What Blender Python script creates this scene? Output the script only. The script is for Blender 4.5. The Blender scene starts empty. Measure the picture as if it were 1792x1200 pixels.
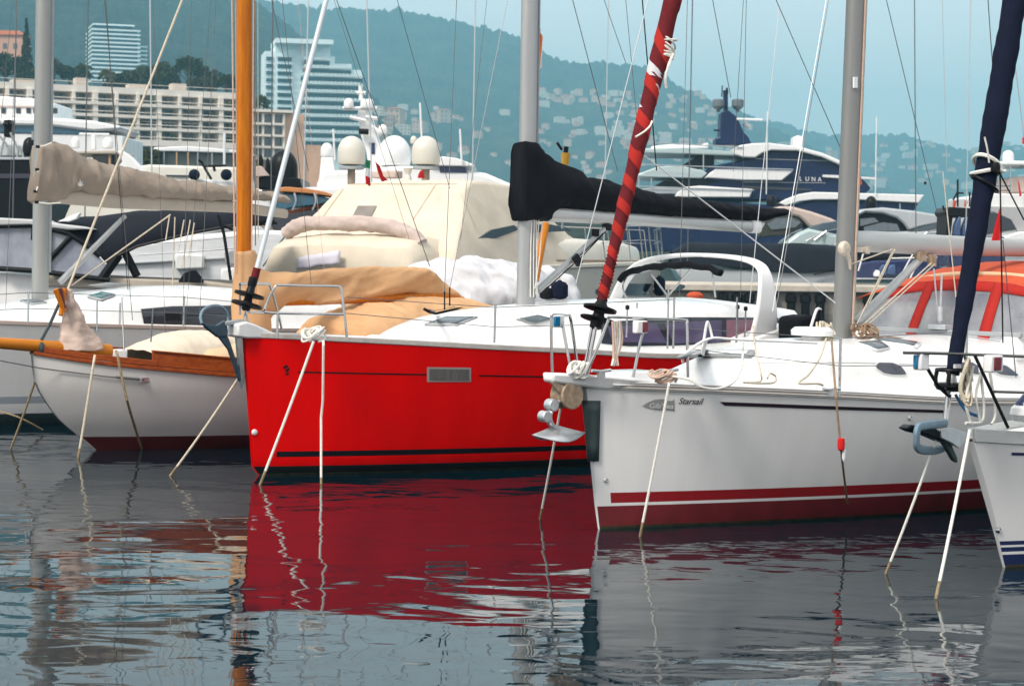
import bpy, bmesh, math, random
from mathutils import Vector, Matrix, noise
from mathutils.bvhtree import BVHTree
random.seed(7)
S = bpy.context.scene
COL = S.collection
PI = math.pi
R = math.radians
V = Vector

# ------------------------------------------------------------------ camera (70 mm view from a low quay)
FPX = 3484.0
PITCH = math.atan(150 / FPX)
ROLL = 0.012
CAM = V((0, 0, 2.4))
FWD = V((0, math.cos(PITCH), -math.sin(PITCH)))
_r0, _u0 = V((1, 0, 0)), V((0, math.sin(PITCH), math.cos(PITCH)))
RT = _r0 * math.cos(ROLL) + _u0 * math.sin(ROLL)
UP = _u0 * math.cos(ROLL) - _r0 * math.sin(ROLL)
cd = bpy.data.cameras.new('camera')
cam = bpy.data.objects.new('camera', cd)
COL.objects.link(cam)
m4 = Matrix((RT, UP, -FWD)).transposed().to_4x4()
m4.translation = CAM
cam.matrix_world = m4
cd.sensor_width = 36
cd.lens = 36 * FPX / 1792
cd.clip_start = 0.5
cd.clip_end = 12000
cd.dof.use_dof = True
cd.dof.focus_distance = 19
cd.dof.aperture_fstop = 5.0
S.camera = cam


def ray(px, py):
    return FWD + RT * ((px - 896) / FPX) + UP * ((600 - py) / FPX)


def at(px, py, d):                       # the point at distance d in front of the camera that the photo shows at (px, py)
    r = ray(px, py)
    return CAM + r * (d / r.y)


A0 = math.atan2(.635, .772)              # all the moored boats lie parallel


class Fr:
    """a boat's own frame: x runs aft, y away from the camera, z up"""
    def __init__(s, px, py, z=0, d=None, ang=A0, loc=(0, 0)):
        w = at(px, py, d) if d else CAM + ray(px, py) * ((z - CAM.z) / ray(px, py).z)
        s.ang = ang
        rm = Matrix.Rotation(ang, 4, 'Z')
        o = w - rm @ V((loc[0], loc[1], 0))
        o.z = 0
        s.o = o
        s.M = Matrix.Translation(o) @ rm
        s.I = s.M.inverted()
        s.c = s.I @ CAM

    def ray(s, px, py):
        return s.I.to_3x3() @ ray(px, py)

    def Y(s, px, py, y=0.0):
        d = s.ray(px, py)
        return s.c + d * ((y - s.c.y) / d.y)

    def X(s, px, py, x):
        d = s.ray(px, py)
        return s.c + d * ((x - s.c.x) / d.x)

    def Z(s, px, py, z):
        d = s.ray(px, py)
        return s.c + d * ((z - s.c.z) / d.z)

    def hit(s, bvh, px, py):
        return bvh.ray_cast(s.c, s.ray(px, py).normalized())


# ------------------------------------------------------------------ scene graph helpers
def tag(o, label=None, cat=None, group=None, kind=None):
    if label: o['label'] = label
    if cat: o['category'] = cat
    if group: o['group'] = group
    if kind: o['kind'] = kind
    return o


def root(name, fr, label, cat, group=None):
    o = bpy.data.objects.new(name, None)
    COL.objects.link(o)
    o.matrix_world = fr.M
    o.empty_display_size = 0.3
    return tag(o, label, cat, group)


def itp(pts):
    """smooth interpolation through (x, y) pairs"""
    pts = sorted(pts)
    xs = [p[0] for p in pts]
    ys = [p[1] for p in pts]
    n = len(xs)
    if n == 1: return lambda x: ys[0]
    dl = [(ys[i + 1] - ys[i]) / (xs[i + 1] - xs[i]) for i in range(n - 1)]
    ms = [dl[0]] + [0 if dl[i - 1] * dl[i] <= 0 else 2 * dl[i - 1] * dl[i] / (dl[i - 1] + dl[i]) for i in range(1, n - 1)] + [dl[-1]]

    def f(x):
        if x <= xs[0]: return ys[0] + ms[0] * (x - xs[0])
        if x >= xs[-1]: return ys[-1] + ms[-1] * (x - xs[-1])
        i = max(k for k in range(n - 1) if xs[k] <= x)
        h = xs[i + 1] - xs[i]
        t = (x - xs[i]) / h
        return ((2 * t**3 - 3 * t * t + 1) * ys[i] + (t**3 - 2 * t * t + t) * h * ms[i]
                + (3 * t * t - 2 * t**3) * ys[i + 1] + (t**3 - t * t) * h * ms[i + 1])
    return f


def crv(pts, n=8):
    """Catmull-Rom through 3-D points"""
    pts = [V(p) for p in pts]
    if len(pts) < 3: return pts
    out = []
    for i in range(len(pts) - 1):
        p0, p1, p2, p3 = pts[max(i - 1, 0)], pts[i], pts[i + 1], pts[min(i + 2, len(pts) - 1)]
        for k in range(n):
            t = k / n
            out.append(0.5 * ((2 * p1) + (p2 - p0) * t + (2 * p0 - 5 * p1 + 4 * p2 - p3) * t * t + (3 * p1 - p0 - 3 * p2 + p3) * t**3))
    out.append(pts[-1])
    return out


def samp(poly, n):
    """n + 1 evenly spread 2-D samples along a polyline"""
    ds = [0]
    for a, b in zip(poly, poly[1:]): ds.append(ds[-1] + math.hypot(b[0] - a[0], b[1] - a[1]))
    out = []
    for i in range(n + 1):
        t = ds[-1] * i / n
        k = 0
        while k < len(poly) - 2 and ds[k + 1] < t: k += 1
        q = (t - ds[k]) / max(ds[k + 1] - ds[k], 1e-9)
        out.append((poly[k][0] + (poly[k + 1][0] - poly[k][0]) * q, poly[k][1] + (poly[k + 1][1] - poly[k][1]) * q))
    return out


class MB:
    def __init__(s):
        s.v, s.f, s.m = [], [], []

    def add(s, vs, fs, mi=0):
        k = len(s.v)
        s.v += [V(p) for p in vs]
        s.f += [tuple(i + k for i in f) for f in fs]
        s.m += [mi] * len(fs)
        return s

    def loft(s, secs, closed=True, cap=True, mi=0):
        n = len(secs[0])
        vs = [p for q in secs for p in q]
        fs = []
        for i in range(len(secs) - 1):
            for j in range(n if closed else n - 1):
                a, b = i * n + j, i * n + (j + 1) % n
                fs.append((a, b, b + n, a + n))
        if cap and closed:
            fs.append(tuple(range(n - 1, -1, -1)))
            e = (len(secs) - 1) * n
            fs.append(tuple(range(e, e + n)))
        return s.add(vs, fs, mi)

    def tube(s, path, r, n=8, mi=0, flat=1.0):
        path = [V(p) for p in path]
        rr = r if isinstance(r, (list, tuple)) else [r] * len(path)
        if len(rr) != len(path):
            rr = [rr[0] + (rr[-1] - rr[0]) * i / (len(path) - 1) for i in range(len(path))]
        t0 = (path[1] - path[0]).normalized()
        up = V((0, 0, 1)) if abs(t0.z) < .9 else V((0, 1, 0))
        a = t0.cross(up).normalized()
        secs = []
        for i, p in enumerate(path):
            t = (path[min(i + 1, len(path) - 1)] - path[max(i - 1, 0)])
            if t.length < 1e-9: t = t0.copy()
            t.normalize()
            a = (a - t * a.dot(t)).normalized()
            b = t.cross(a)
            secs.append([p + (a * math.cos(k * 2 * PI / n) + b * math.sin(k * 2 * PI / n) * flat) * rr[i] for k in range(n)])
        return s.loft(secs, mi=mi)

    def box(s, c, d, mi=0, rot=None):
        x, y, z = d[0] / 2, d[1] / 2, d[2] / 2
        vs = [V((i, j, k)) for i in (-x, x) for j in (-y, y) for k in (-z, z)]
        if rot: vs = [rot @ q for q in vs]
        vs = [q + V(c) for q in vs]
        return s.add(vs, [(0, 1, 3, 2), (4, 6, 7, 5), (0, 4, 5, 1), (2, 3, 7, 6), (0, 2, 6, 4), (1, 5, 7, 3)], mi)

    def prism(s, poly, vec, mi=0):
        poly = [V(p) for p in poly]
        n = len(poly)
        q = [p + V(vec) for p in poly]
        return s.add(poly + q, [tuple(range(n)), tuple(range(2 * n - 1, n - 1, -1))] + [(i, i + n, (i + 1) % n + n, (i + 1) % n) for i in range(n)], mi)

    def lathe(s, c, prof, n=20, mi=0, rot=None):
        secs = []
        for r, z in prof:
            q = [V((r * math.cos(k * 2 * PI / n), r * math.sin(k * 2 * PI / n), z)) for k in range(n)]
            if rot: q = [rot @ p for p in q]
            secs.append([p + V(c) for p in q])
        return s.loft(secs, mi=mi)

    def grid(s, rows, mi=0):
        return s.loft(rows, closed=False, mi=mi)

    def crumple(s, amp, sc, seed=0, aniso=(1, 1, 1), shear=0.0):
        for i, p in enumerate(s.v):
            q = V(((p.x + shear * p.z) * aniso[0], p.y * aniso[1], (p.z - shear * .3 * p.x) * aniso[2])) * sc + V((seed * 7.3, 0, seed))
            s.v[i] = p + (noise.noise_vector(q) + .5 * noise.noise_vector(q * 2.3)) * amp
        return s

    def crease(s, amp, sc, dirv=(0, -1, .2), seed=0, aniso=(1, 1, 1), shear=0.0):
        """sharp-valleyed folds pushed out along one direction"""
        d = V(dirv)
        for i, p in enumerate(s.v):
            q = V(((p.x + shear * p.z) * aniso[0], p.y * aniso[1], (p.z - shear * .3 * p.x) * aniso[2])) * sc + V((seed * 3.1, seed, 0))
            a = 1 - 2.2 * abs(noise.noise(q))
            b = 1 - 2.2 * abs(noise.noise(q * 2.1 + V((5, 2, 1))))
            s.v[i] = p + d * (amp * (a + .45 * b - .6))
        return s

    def mesh(s, name):
        me = bpy.data.meshes.new(name)
        me.from_pydata([tuple(p) for p in s.v], [], s.f)
        me.polygons.foreach_set('material_index', s.m)
        bm = bmesh.new()
        bm.from_mesh(me)
        bmesh.ops.recalc_face_normals(bm, faces=bm.faces)
        bm.to_mesh(me)
        bm.free()
        return me

    def build(s, name, mats, parent=None, sharp=35, bevel=0, sub=0, solid=0, seg=2):
        me = s.mesh(name)
        for q in (mats if isinstance(mats, (list, tuple)) else [mats]): me.materials.append(q)
        o = bpy.data.objects.new(name, me)
        COL.objects.link(o)
        if parent is not None: o.parent = parent
        me.shade_smooth()
        if sharp: me.set_sharp_from_angle(angle=R(sharp))
        if solid:
            q = o.modifiers.new('solid', 'SOLIDIFY'); q.thickness = solid; q.offset = 0
        if bevel:
            q = o.modifiers.new('bevel', 'BEVEL'); q.width = bevel; q.segments = seg; q.limit_method = 'ANGLE'; q.angle_limit = R(40)
            q.harden_normals = False
        if sub:
            q = o.modifiers.new('sub', 'SUBSURF'); q.levels = sub; q.render_levels = sub
        return o

    def bvh(s):
        return BVHTree.FromPolygons([tuple(p) for p in s.v], s.f)


# ------------------------------------------------------------------ materials
def mat(name, col, rough=.5, metal=0.0, var=0.0, vs=4.0, bump=0.0, bs=20.0, stretch=(1, 1, 1), col2=None, spec=.5, coat=0.0, alpha=1.0, trans=0.0):
    """procedural paint / cloth / wood / metal: base colour mottled by noise, surface broken up by bump"""
    if rough >= .7: spec = min(spec, .1)
    m = bpy.data.materials.new(name)
    m.use_nodes = True
    nt = m.node_tree
    N, L = nt.nodes, nt.links
    b = N['Principled BSDF']
    b.inputs['Base Color'].default_value = (*col, 1)
    b.inputs['Roughness'].default_value = rough
    b.inputs['Metallic'].default_value = metal
    b.inputs['Specular IOR Level'].default_value = spec
    b.inputs['Coat Weight'].default_value = coat
    b.inputs['Alpha'].default_value = alpha
    b.inputs['Transmission Weight'].default_value = trans
    if var or bump:
        tc = N.new('ShaderNodeTexCoord')
        mp = N.new('ShaderNodeMapping')
        mp.inputs['Scale'].default_value = stretch
        L.new(tc.outputs['Object'], mp.inputs['Vector'])
    if var:
        nz = N.new('ShaderNodeTexNoise')
        nz.inputs['Scale'].default_value = vs
        nz.inputs['Detail'].default_value = 6
        nz.inputs['Roughness'].default_value = .6
        L.new(mp.outputs['Vector'], nz.inputs['Vector'])
        rp = N.new('ShaderNodeValToRGB')
        rp.color_ramp.elements[0].position = .3
        rp.color_ramp.elements[1].position = .72
        c2 = col2 or tuple(c * (1 - var) for c in col)
        rp.color_ramp.elements[0].color = (*c2, 1)
        rp.color_ramp.elements[1].color = (*(col if col2 else tuple(min(1, c * (1 + var * .5)) for c in col)), 1)
        L.new(nz.outputs['Fac'], rp.inputs['Fac'])
        L.new(rp.outputs['Color'], b.inputs['Base Color'])
        mr = N.new('ShaderNodeMapRange')
        mr.inputs['To Min'].default_value = max(.02, rough - .08)
        mr.inputs['To Max'].default_value = min(1, rough + .1)
        L.new(nz.outputs['Fac'], mr.inputs['Value'])
        L.new(mr.outputs['Result'], b.inputs['Roughness'])
    if bump:
        n2 = N.new('ShaderNodeTexNoise')
        n2.inputs['Scale'].default_value = bs
        n2.inputs['Detail'].default_value = 4
        L.new(mp.outputs['Vector'], n2.inputs['Vector'])
        bp = N.new('ShaderNodeBump')
        bp.inputs['Strength'].default_value = 1
        bp.inputs['Distance'].default_value = bump
        L.new(n2.outputs['Fac'], bp.inputs['Height'])
        L.new(bp.outputs['Normal'], b.inputs['Normal'])
    return m


M = {
    'gel': mat('white_gelcoat', (.80, .80, .79), .28, var=.06, vs=1.2, stretch=(2, 2, .5), coat=.2),
    'gelside': mat('white_topside_paint', (.74, .735, .725), .22, var=.05, vs=1.6, stretch=(3.5, 1, .3), coat=.15),
    'deck': mat('white_deck_paint', (.80, .80, .77), .55, var=.05, vs=3, bump=.002, bs=120),
    'oldwhite': mat('chalky_white_paint', (.62, .605, .585), .35, var=.1, vs=1.2, stretch=(1.2, 1, .5)),
    'cream': mat('cream_gelcoat', (.66, .60, .49), .3, var=.06, vs=1, coat=.2),
    'creamlow': mat('beige_hull_paint', (.52, .50, .44), .35, var=.08, vs=1),
    'red': mat('red_topside_paint', (.66, .0010, .0012), .3, var=.14, vs=.9, stretch=(2.5, 1, .4), spec=.06),
    'redaf': mat('red_antifouling', (.16, .012, .016), .5, var=.35, vs=5, stretch=(1, 1, .5)),
    'redband': mat('red_boot_top', (.26, .008, .012), .3, var=.1, vs=3),
    'maroonaf': mat('maroon_antifouling', (.1, .008, .01), .5, var=.3, vs=4),
    'black': mat('black_paint', (.005, .006, .009), .35, spec=.15, var=.2, vs=3),
    'blackaf': mat('black_antifouling', (.005, .008, .010), .6, spec=.2, var=.3, vs=4),
    'plastic': mat('black_plastic', (.007, .007, .009), .4, spec=.15),
    'navy': mat('navy_paint', (.012, .022, .085), .25, var=.1, vs=2, coat=.2),
    'yachtnavy': mat('dark_blue_yacht_paint', (.010, .021, .066), .25, var=.08, vs=.3, spec=.2),
    'hulllow': mat('blue_grey_hull_paint', (.33, .37, .41), .3, var=.06),
    'darksteel': mat('dark_steel', (.16, .155, .15), .25, .9),
    'scum': mat('waterline_scum', (.05, .045, .025), .8, var=.5, vs=9, stretch=(1, 1, .5)),
    'steel': mat('polished_steel', (.46, .46, .455), .2, 1.0, var=.12, vs=20),
    'galv': mat('galvanised_metal', (.62, .63, .64), .38, .75, var=.18, vs=14, bump=.002, bs=50),
    'rust': mat('rusty_fitting', (.28, .16, .08), .65, .3, var=.5, vs=20, col2=(.45, .38, .3)),
    'alu': mat('anodised_grey', (.40, .41, .41), .42, .5, var=.1, vs=3, stretch=(4, 4, .4)),
    'aludark': mat('dull_grey_mast_alloy', (.235, .24, .235), .45, .35, var=.1, vs=3, stretch=(4, 4, .4)),
    'alubeam': mat('grey_boom_alloy', (.50, .51, .50), .4, .45, var=.12, vs=3, stretch=(.4, 4, 4)),
    'wire': mat('stay_wire', (.13, .135, .14), .4, .6),
    'palewire': mat('pale_wire', (.5, .52, .53), .4, .3),
    'rope': mat('mooring_rope', (.62, .55, .43), .85, var=.25, vs=30, bump=.004, bs=90),
    'weedrope': mat('weedy_rope', (.30, .235, .14), .9, var=.4, vs=25, bump=.004, bs=90),
    'whiterope': mat('white_rope', (.76, .74, .68), .85, var=.15, vs=30, bump=.004, bs=90),
    'brownrope': mat('brown_rope', (.30, .2, .13), .9, var=.3, vs=30),
    'redrope': mat('red_rope', (.35, .03, .04), .85, var=.3, vs=30),
    'bluerope': mat('blue_rope', (.03, .11, .24), .8),
    'pinkrope': mat('faded_pink_rope', (.6, .42, .33), .85, var=.2, vs=30),
    'wood': mat('varnished_spar_wood', (.62, .20, .006), .35, var=.4, vs=3, stretch=(9, 9, .8), col2=(.44, .115, .004), spec=.2),
    'woodh': mat('varnished_rail_wood', (.34, .075, .012), .35, var=.45, vs=3, stretch=(.8, 9, 9), col2=(.18, .03, .005), spec=.2),
    'woodsprit': mat('varnished_bowsprit_wood', (.56, .20, .012), .3, var=.35, vs=3, stretch=(.8, 9, 9), col2=(.5, .16, .008), spec=.25),
    'teak': mat('weathered_teak', (.36, .32, .28), .7, var=.2, vs=4, stretch=(1, 12, 12)),
    'taupe': mat('taupe_canvas', (.30, .25, .205), .9, var=.12, vs=2.5, bump=.004, bs=60),
    'taupelight': mat('pale_taupe_canvas', (.44, .39, .33), .85, var=.1, vs=2.5),
    'tan': mat('tan_canvas', (.60, .36, .19), .85, var=.18, vs=2, bump=.004, bs=50),
    'tanlight': mat('light_tan_canvas', (.68, .49, .31), .85, var=.1, vs=2, bump=.004, bs=50),
    'creamcloth': mat('cream_canvas', (.64, .565, .455), .85, var=.1, vs=2, bump=.004, bs=40),
    'pinkcloth': mat('faded_pink_canvas', (.52, .42, .375), .85, var=.1, vs=3, bump=.005, bs=40),
    'whitecloth': mat('white_canvas', (.58, .58, .60), .85, var=.06, vs=2, bump=.004, bs=40),
    'blackcloth': mat('black_canvas', (.0075, .008, .011), .8, spec=.25, var=.2, vs=4, bump=.006, bs=30),
    'charcoal': mat('charcoal_canvas', (.013, .015, .022), .85, var=.2, vs=2, bump=.005, bs=30),
    'navycloth': mat('navy_canvas', (.008, .0115, .028), .85, var=.25, vs=5, bump=.004, bs=40),
    'burgundy': mat('burgundy_canvas', (.135, .016, .02), .85, var=.2, vs=6, bump=.004, bs=40),
    'redcloth': mat('bright_red_canvas', (.40, .028, .022), .85, var=.12, vs=5, bump=.004, bs=40),
    'coral': mat('faded_coral_canvas', (.52, .092, .045), .85, var=.12, vs=3, bump=.004, bs=40),
    'glass': mat('dark_window_glass', (.018, .024, .035), .06, var=.2, vs=1.0, spec=.6),
    'purpleglass': mat('tinted_purple_window', (.10, .085, .16), .12, var=.35, vs=1.4, col2=(.05, .04, .085)),
    'blueglass': mat('blue_window_glass', (.03, .11, .17), .1, var=.2, vs=.4),
    'hatchglass': mat('smoked_hatch_glass', (.12, .15, .17), .12, var=.2, vs=4),
    'greenglass': mat('green_hatch_glass', (.06, .20, .19), .1, var=.3, vs=6, stretch=(1, 8, 1)),
    'vinyl': mat('clear_vinyl', (.58, .60, .63), .1, var=.3, vs=2.2, col2=(.26, .27, .33), alpha=.5, bump=.01, bs=3),
    'smokevinyl': mat('smoky_vinyl', (.46, .50, .55), .12, var=.4, vs=1.6, stretch=(1, 1, .7), col2=(.17, .18, .26), alpha=.8, bump=.01, bs=3),
    'dome': mat('ivory_radome', (.60, .58, .51), .4, var=.05, vs=2),
    'whiteplain': mat('white_plastic', (.8, .8, .8), .35, var=.04, vs=3),
    'greyplain': mat('grey_paint', (.32, .34, .35), .45, var=.1, vs=3),
    'silver': mat('silver_yacht_paint', (.42, .45, .47), .25, .1, var=.08, vs=.5, coat=.3),
    'anchorblue': mat('blue_grey_anchor_paint', (.20, .29, .36), .42, .3, var=.2, vs=12),
    'anchordark': mat('dark_blue_anchor_paint', (.035, .07, .105), .4, .3, var=.25, vs=12),
    'slate': mat('dark_green_rubber', (.03, .05, .052), .55, var=.2, vs=6),
    'redlight': mat('red_lens', (.16, .006, .012), .15),
    'greenlight': mat('blue_green_lens', (.01, .15, .3), .15),
    'flagred': mat('red_flag_cloth', (.62, .02, .02), .8, var=.1, vs=5),
    'flagorange': mat('orange_flag_cloth', (.62, .16, .05), .8, var=.15, vs=5),
    'flagwhite': mat('white_flag_cloth', (.75, .75, .74), .8),
    'flaggreen': mat('green_flag_cloth', (.02, .2, .08), .8),
    'flagmaroon': mat('maroon_flag_cloth', (.22, .02, .02), .8),
    'flagblue': mat('blue_flag_cloth', (.03, .06, .3), .8),
    'yellow': mat('yellow_plastic', (.55, .3, .03), .5, var=.2, vs=8),
    'orange': mat('orange_paint', (.5, .2, .06), .4, var=.15, vs=2),
    'stone': mat('quay_stone', (.34, .31, .27), .85, var=.3, vs=3, bump=.03, bs=6),
    'letter': mat('lettering_grey', (.22, .22, .23), .4),
    'letterpale': mat('pale_lettering', (.62, .62, .61), .4),
    'letterdark': mat('dark_lettering', (.03, .02, .03), .4),
}
# ------------------------------------------------------------------ boat-building kit
class Hull:
    """round-bilge hull; stations run from stem to transom, rows from under water to the sheer"""
    def __init__(s, fr, L, stem, bmax, sm=.55, e=2.1, ew=1.7, wlr=.86, q=.8, aft=.25, zb=-.3, sheer_px=None, sheer=None, rake=0.0):
        s.fr, s.L, s.bmax, s.sm, s.e, s.ew, s.wlr, s.q, s.aft, s.zb, s.rake = fr, L, bmax, sm, e, ew, wlr, q, aft, zb, rake
        s.stem = itp(stem)
        if sheer_px:
            pts = []
            for px, py in sheer_px:
                y = -.3
                for _ in range(25):
                    p = fr.Y(px, py, y)
                    y = y * .4 - .6 * s.bd(s.sval(p.x, p.z))
                pts.append((p.x, p.z))
            sheer = pts + list(sheer or [])
        s.sheer = itp(sheer)

    def sval(s, x, z):
        x0 = s.stem(z)
        return max(0, min(1, (x - x0) / (s.L - x0)))

    def bd(s, t):
        b = s.bmax * (1 - (1 - min(t / s.sm, 1))**s.e)
        if t > s.sm: b *= 1 - s.aft * ((t - s.sm) / (1 - s.sm))**2
        return b + .03

    def bw(s, t):
        b = s.bmax * s.wlr * (1 - (1 - min(t / s.sm, 1))**s.ew)
        if t > s.sm: b *= 1 - s.aft * 1.4 * ((t - s.sm) / (1 - s.sm))**2
        return b + .012

    def top(s, t):                      # the sheer at station t
        z = s.sheer(0)
        for _ in range(6):
            x = s.stem(z) + t * (s.L - s.stem(z))
            z = s.sheer(x)
        return x, z

    def pt(s, t, z, zs):
        x = s.stem(z) + t * (s.L + s.rake * z - s.stem(z))
        bw, bd = s.bw(t), s.bd(t)
        if z >= 0: y = bw + (bd - bw) * (z / zs)**s.q
        else: y = bw * (1 - .5 * (z / s.zb)**2)
        return x, y

    def build(s, bands, mats, topmi, parent, start=0.0, startmi=None, name='hull', sharp=50):
        ts = [0, .004, .012] + [((i + 1) / 44)**1.15 for i in range(44)]
        zl = [s.zb] + [b[0] for b in bands]
        mids = [b[1] for b in bands]
        nu = 9
        mb = MB()
        secs = []
        for t in ts:
            xs, zs = s.top(t)
            zz = zl + [zl[-1] + (zs - zl[-1]) * (k + 1) / nu for k in range(nu)]
            row = [V((s.pt(t, z, zs)[0], -s.pt(t, z, zs)[1], z)) for z in zz]
            row += [V((s.pt(t, z, zs)[0], s.pt(t, z, zs)[1], z)) for z in reversed(zz)]
            secs.append(row)
        mb.loft(secs, closed=True, cap=True)
        n = len(secs[0])
        nz = n // 2
        for k in range(len(mb.f) - 2):
            i, j = divmod(k, n)
            r = j if j < nz else n - 2 - j
            mi = mids[r] if 0 <= r < len(mids) else topmi
            if startmi is not None and ts[i] * s.L < start and r == len(mids) - 1: mi = startmi
            mb.m[k] = mi
        mb.m[-1] = mb.m[-2] = topmi
        # the closing strip between the two sheers is hidden just below the deck
        s.mb = mb
        s.bv = mb.bvh()
        return mb.build(name, mats, parent, sharp=sharp)

    def edge(s, t, inset=0.0, dz=0.0, side=-1):
        x, z = s.top(t)
        return V((x, side * max(.0, s.bd(t) - inset), z + dz))

    def deck(s, m, parent, inset=.03, dz=.012, camber=.05, name='deck', t0=0.0):
        rows = []
        for i in range(41):
            t = t0 + (1 - t0) * i / 40
            x, z = s.top(t)
            w = max(.005, s.bd(t) - inset)
            rows.append([V((x, w * k / 5, z + dz + camber * (w / s.bmax) * (1 - (k / 5)**2))) for k in range(-5, 6)])
        s.deckmb = MB().grid(rows)
        return s.deckmb.build(name, m, parent, solid=.02)

    def rail(s, w, h, m, parent, inset=.0, dz=0.0, t0=0.0, t1=1.0, name='toe_rail', out=0.0, both=True):
        mb = MB()
        for side in ((-1, 1) if both else (-1,)):
            secs = []
            for i in range(61):
                t = t0 + (t1 - t0) * (i / 60)**1.3
                p = s.edge(t, inset - out, dz, side)
                a = V((0, -side, 0))
                secs.append([p, p + a * w, p + a * w + V((0, 0, h)), p + V((0, 0, h))])
            mb.loft(secs)
        return mb.build(name, m, parent, bevel=min(w, h) * .2, sharp=40)


def outline(fr, top, bot, width, n=40, k=14, y=0.0, power=2.0, flatb=0.0):
    """rounded body whose side view is the two polylines: booms, sail covers, rolled canvas"""
    mb = MB()
    secs = []
    T, B = samp(top, n), samp(bot, n)
    for i in range(n + 1):
        a, b = fr.Y(*T[i], y), fr.Y(*B[i], y)
        c, h = (a + b) / 2, (a - b) / 2
        w = width(i / n) if callable(width) else width
        sec = []
        for j in range(k):
            th = 2 * PI * j / k
            cs, sn = math.cos(th), math.sin(th)
            ex = 2 / (power(i / n) if callable(power) else power)
            yy = math.copysign(abs(cs)**ex, cs) * w
            zz = math.copysign(abs(sn)**ex, sn)
            if flatb and zz > 0: yy *= (1 - flatb * zz)
            sec.append(c + h * zz + V((0, yy, 0)))
        secs.append(sec)
    return mb.loft(secs)


def decal(fr, bv, top, bot, off=.006, n=16, m=3):
    """thin applied panel that follows the surface it is fixed to"""
    T, B = samp(top, n), samp(bot, n)
    rows = []
    last = None
    for i in range(n + 1):
        row = []
        for j in range(m + 1):
            px = T[i][0] + (B[i][0] - T[i][0]) * j / m
            py = T[i][1] + (B[i][1] - T[i][1]) * j / m
            h = fr.hit(bv, px, py)
            if h[0] is None:
                p = last if last else fr.Y(px, py, -1)
            else:
                nn = h[1] if h[1].dot(fr.ray(px, py)) < 0 else -h[1]
                p = h[0] + nn * off
                last = p
            row.append(p.copy())
        rows.append(row)
    return MB().grid(rows)


def words(txt, size, shear=0.0, extrude=0.0, bold=0.0):
    cu = bpy.data.curves.new('lettering', 'FONT')
    cu.body = txt
    cu.size = size
    cu.shear = shear
    cu.offset = bold
    cu.extrude = extrude
    cu.resolution_u = 4
    o = bpy.data.objects.new('lettering', cu)
    COL.objects.link(o)
    dg = bpy.context.evaluated_depsgraph_get()
    me = o.evaluated_get(dg).to_mesh()
    vs = [v.co.copy() for v in me.vertices]
    fs = [tuple(p.vertices) for p in me.polygons]
    o.to_mesh_clear()
    bpy.data.objects.remove(o)
    bpy.data.curves.remove(cu)
    return vs, fs


def lettering(fr, bv, txt, px, py, hpx, wpx, name, m, parent, shear=0.0, slope=0.0, off=.006, bold=0.0):
    """raised letters laid on a hull or cabin side, wpx wide and hpx high in the photo"""
    vs, fs = words(txt, 1.0, shear, 0, bold)
    x0, x1 = min(v.x for v in vs), max(v.x for v in vs)
    y0, y1 = min(v.y for v in vs), max(v.y for v in vs)
    out = []
    for v in vs:
        qx = px + (v.x - x0) / (x1 - x0) * wpx
        qy = py - (v.y - y0) / (y1 - y0) * hpx + slope * (qx - px)
        h = fr.hit(bv, qx, qy)
        if h[0] is None: out.append(fr.Y(qx, qy, -1)); continue
        nn = h[1] if h[1].dot(fr.ray(qx, qy)) < 0 else -h[1]
        out.append(h[0] + nn * off)
    return MB().add(out, fs).build(name, m, parent, sharp=0)


def stay(fr, a, b, ya=0.0, yb=0.0, zt=None, r=.004):
    """wire through two photo points lying at offsets ya, yb, carried on up to height zt"""
    p, q = fr.Y(*a, ya), fr.Y(*b, yb)
    if p.z > q.z: p, q = q, p
    if zt and q.z < zt:
        q = p + (q - p) * ((zt - p.z) / (q.z - p.z))
    return [p, q]


def wires(fr, parent, lst, name='stay', m=None, r=.004, zt=None):
    for a in lst:
        (p, q), kw = a[:2], (a[2] if len(a) > 2 else {})
        rr = kw.get('r', r)
        pts = stay(fr, p, q, kw.get('ya', 0), kw.get('yb', 0), kw.get('zt', zt))
        MB().tube(pts, rr, 6).build(kw.get('name', name), kw.get('m', m or M['wire']), parent)


def rope(label, pts, r=.011, m=None, cat='mooring rope', group=None, name='mooring_rope', sag=0.0, mats=None, split=None, fray=True):
    pts = [V(p) for p in pts]
    if sag:
        a, b = pts[0], pts[-1]
        pts = [a.lerp(b, i / 12) + V((0, 0, -sag * 4 * (i / 12) * (1 - i / 12))) for i in range(13)]
    elif len(pts) > 2: pts = crv(pts, 6)
    if len(pts) == 2: pts = [pts[0].lerp(pts[1], i / 12) for i in range(13)]
    o = MB().tube(pts, r, 8)
    if split is not None:              # the last part, near the water, is grown over with weed
        nf = len(o.f) - 2
        for k in range(nf):
            if k / nf > split: o.m[k] = 1
        o.m[-1] = 1
    ob = o.build(name, [m or M['rope']] + ([mats] if mats else [M['weedrope']]))
    return tag(ob, label, cat, group)


def cabin(secs, n=7, flatten=.25):
    """coachroof: list of (x, half width, base z, top z)"""
    mb = MB()
    rows = []
    for x, w, zb, zt in secs:
        h = zt - zb
        prof = [(-1, 0), (-.985, .45), (-.95, .8), (-.88, .95), (-.7, 1.0), (-.35, 1.0 + .1), (0, 1.0 + .14)]
        prof = prof + [(-a, b) for a, b in reversed(prof[:-1])]
        rows.append([V((x, w * a, zb + (min(b, 1.0) * h + max(0, b - 1) * .35))) for a, b in prof])
    return mb.loft(rows, closed=True, cap=True)


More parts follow.
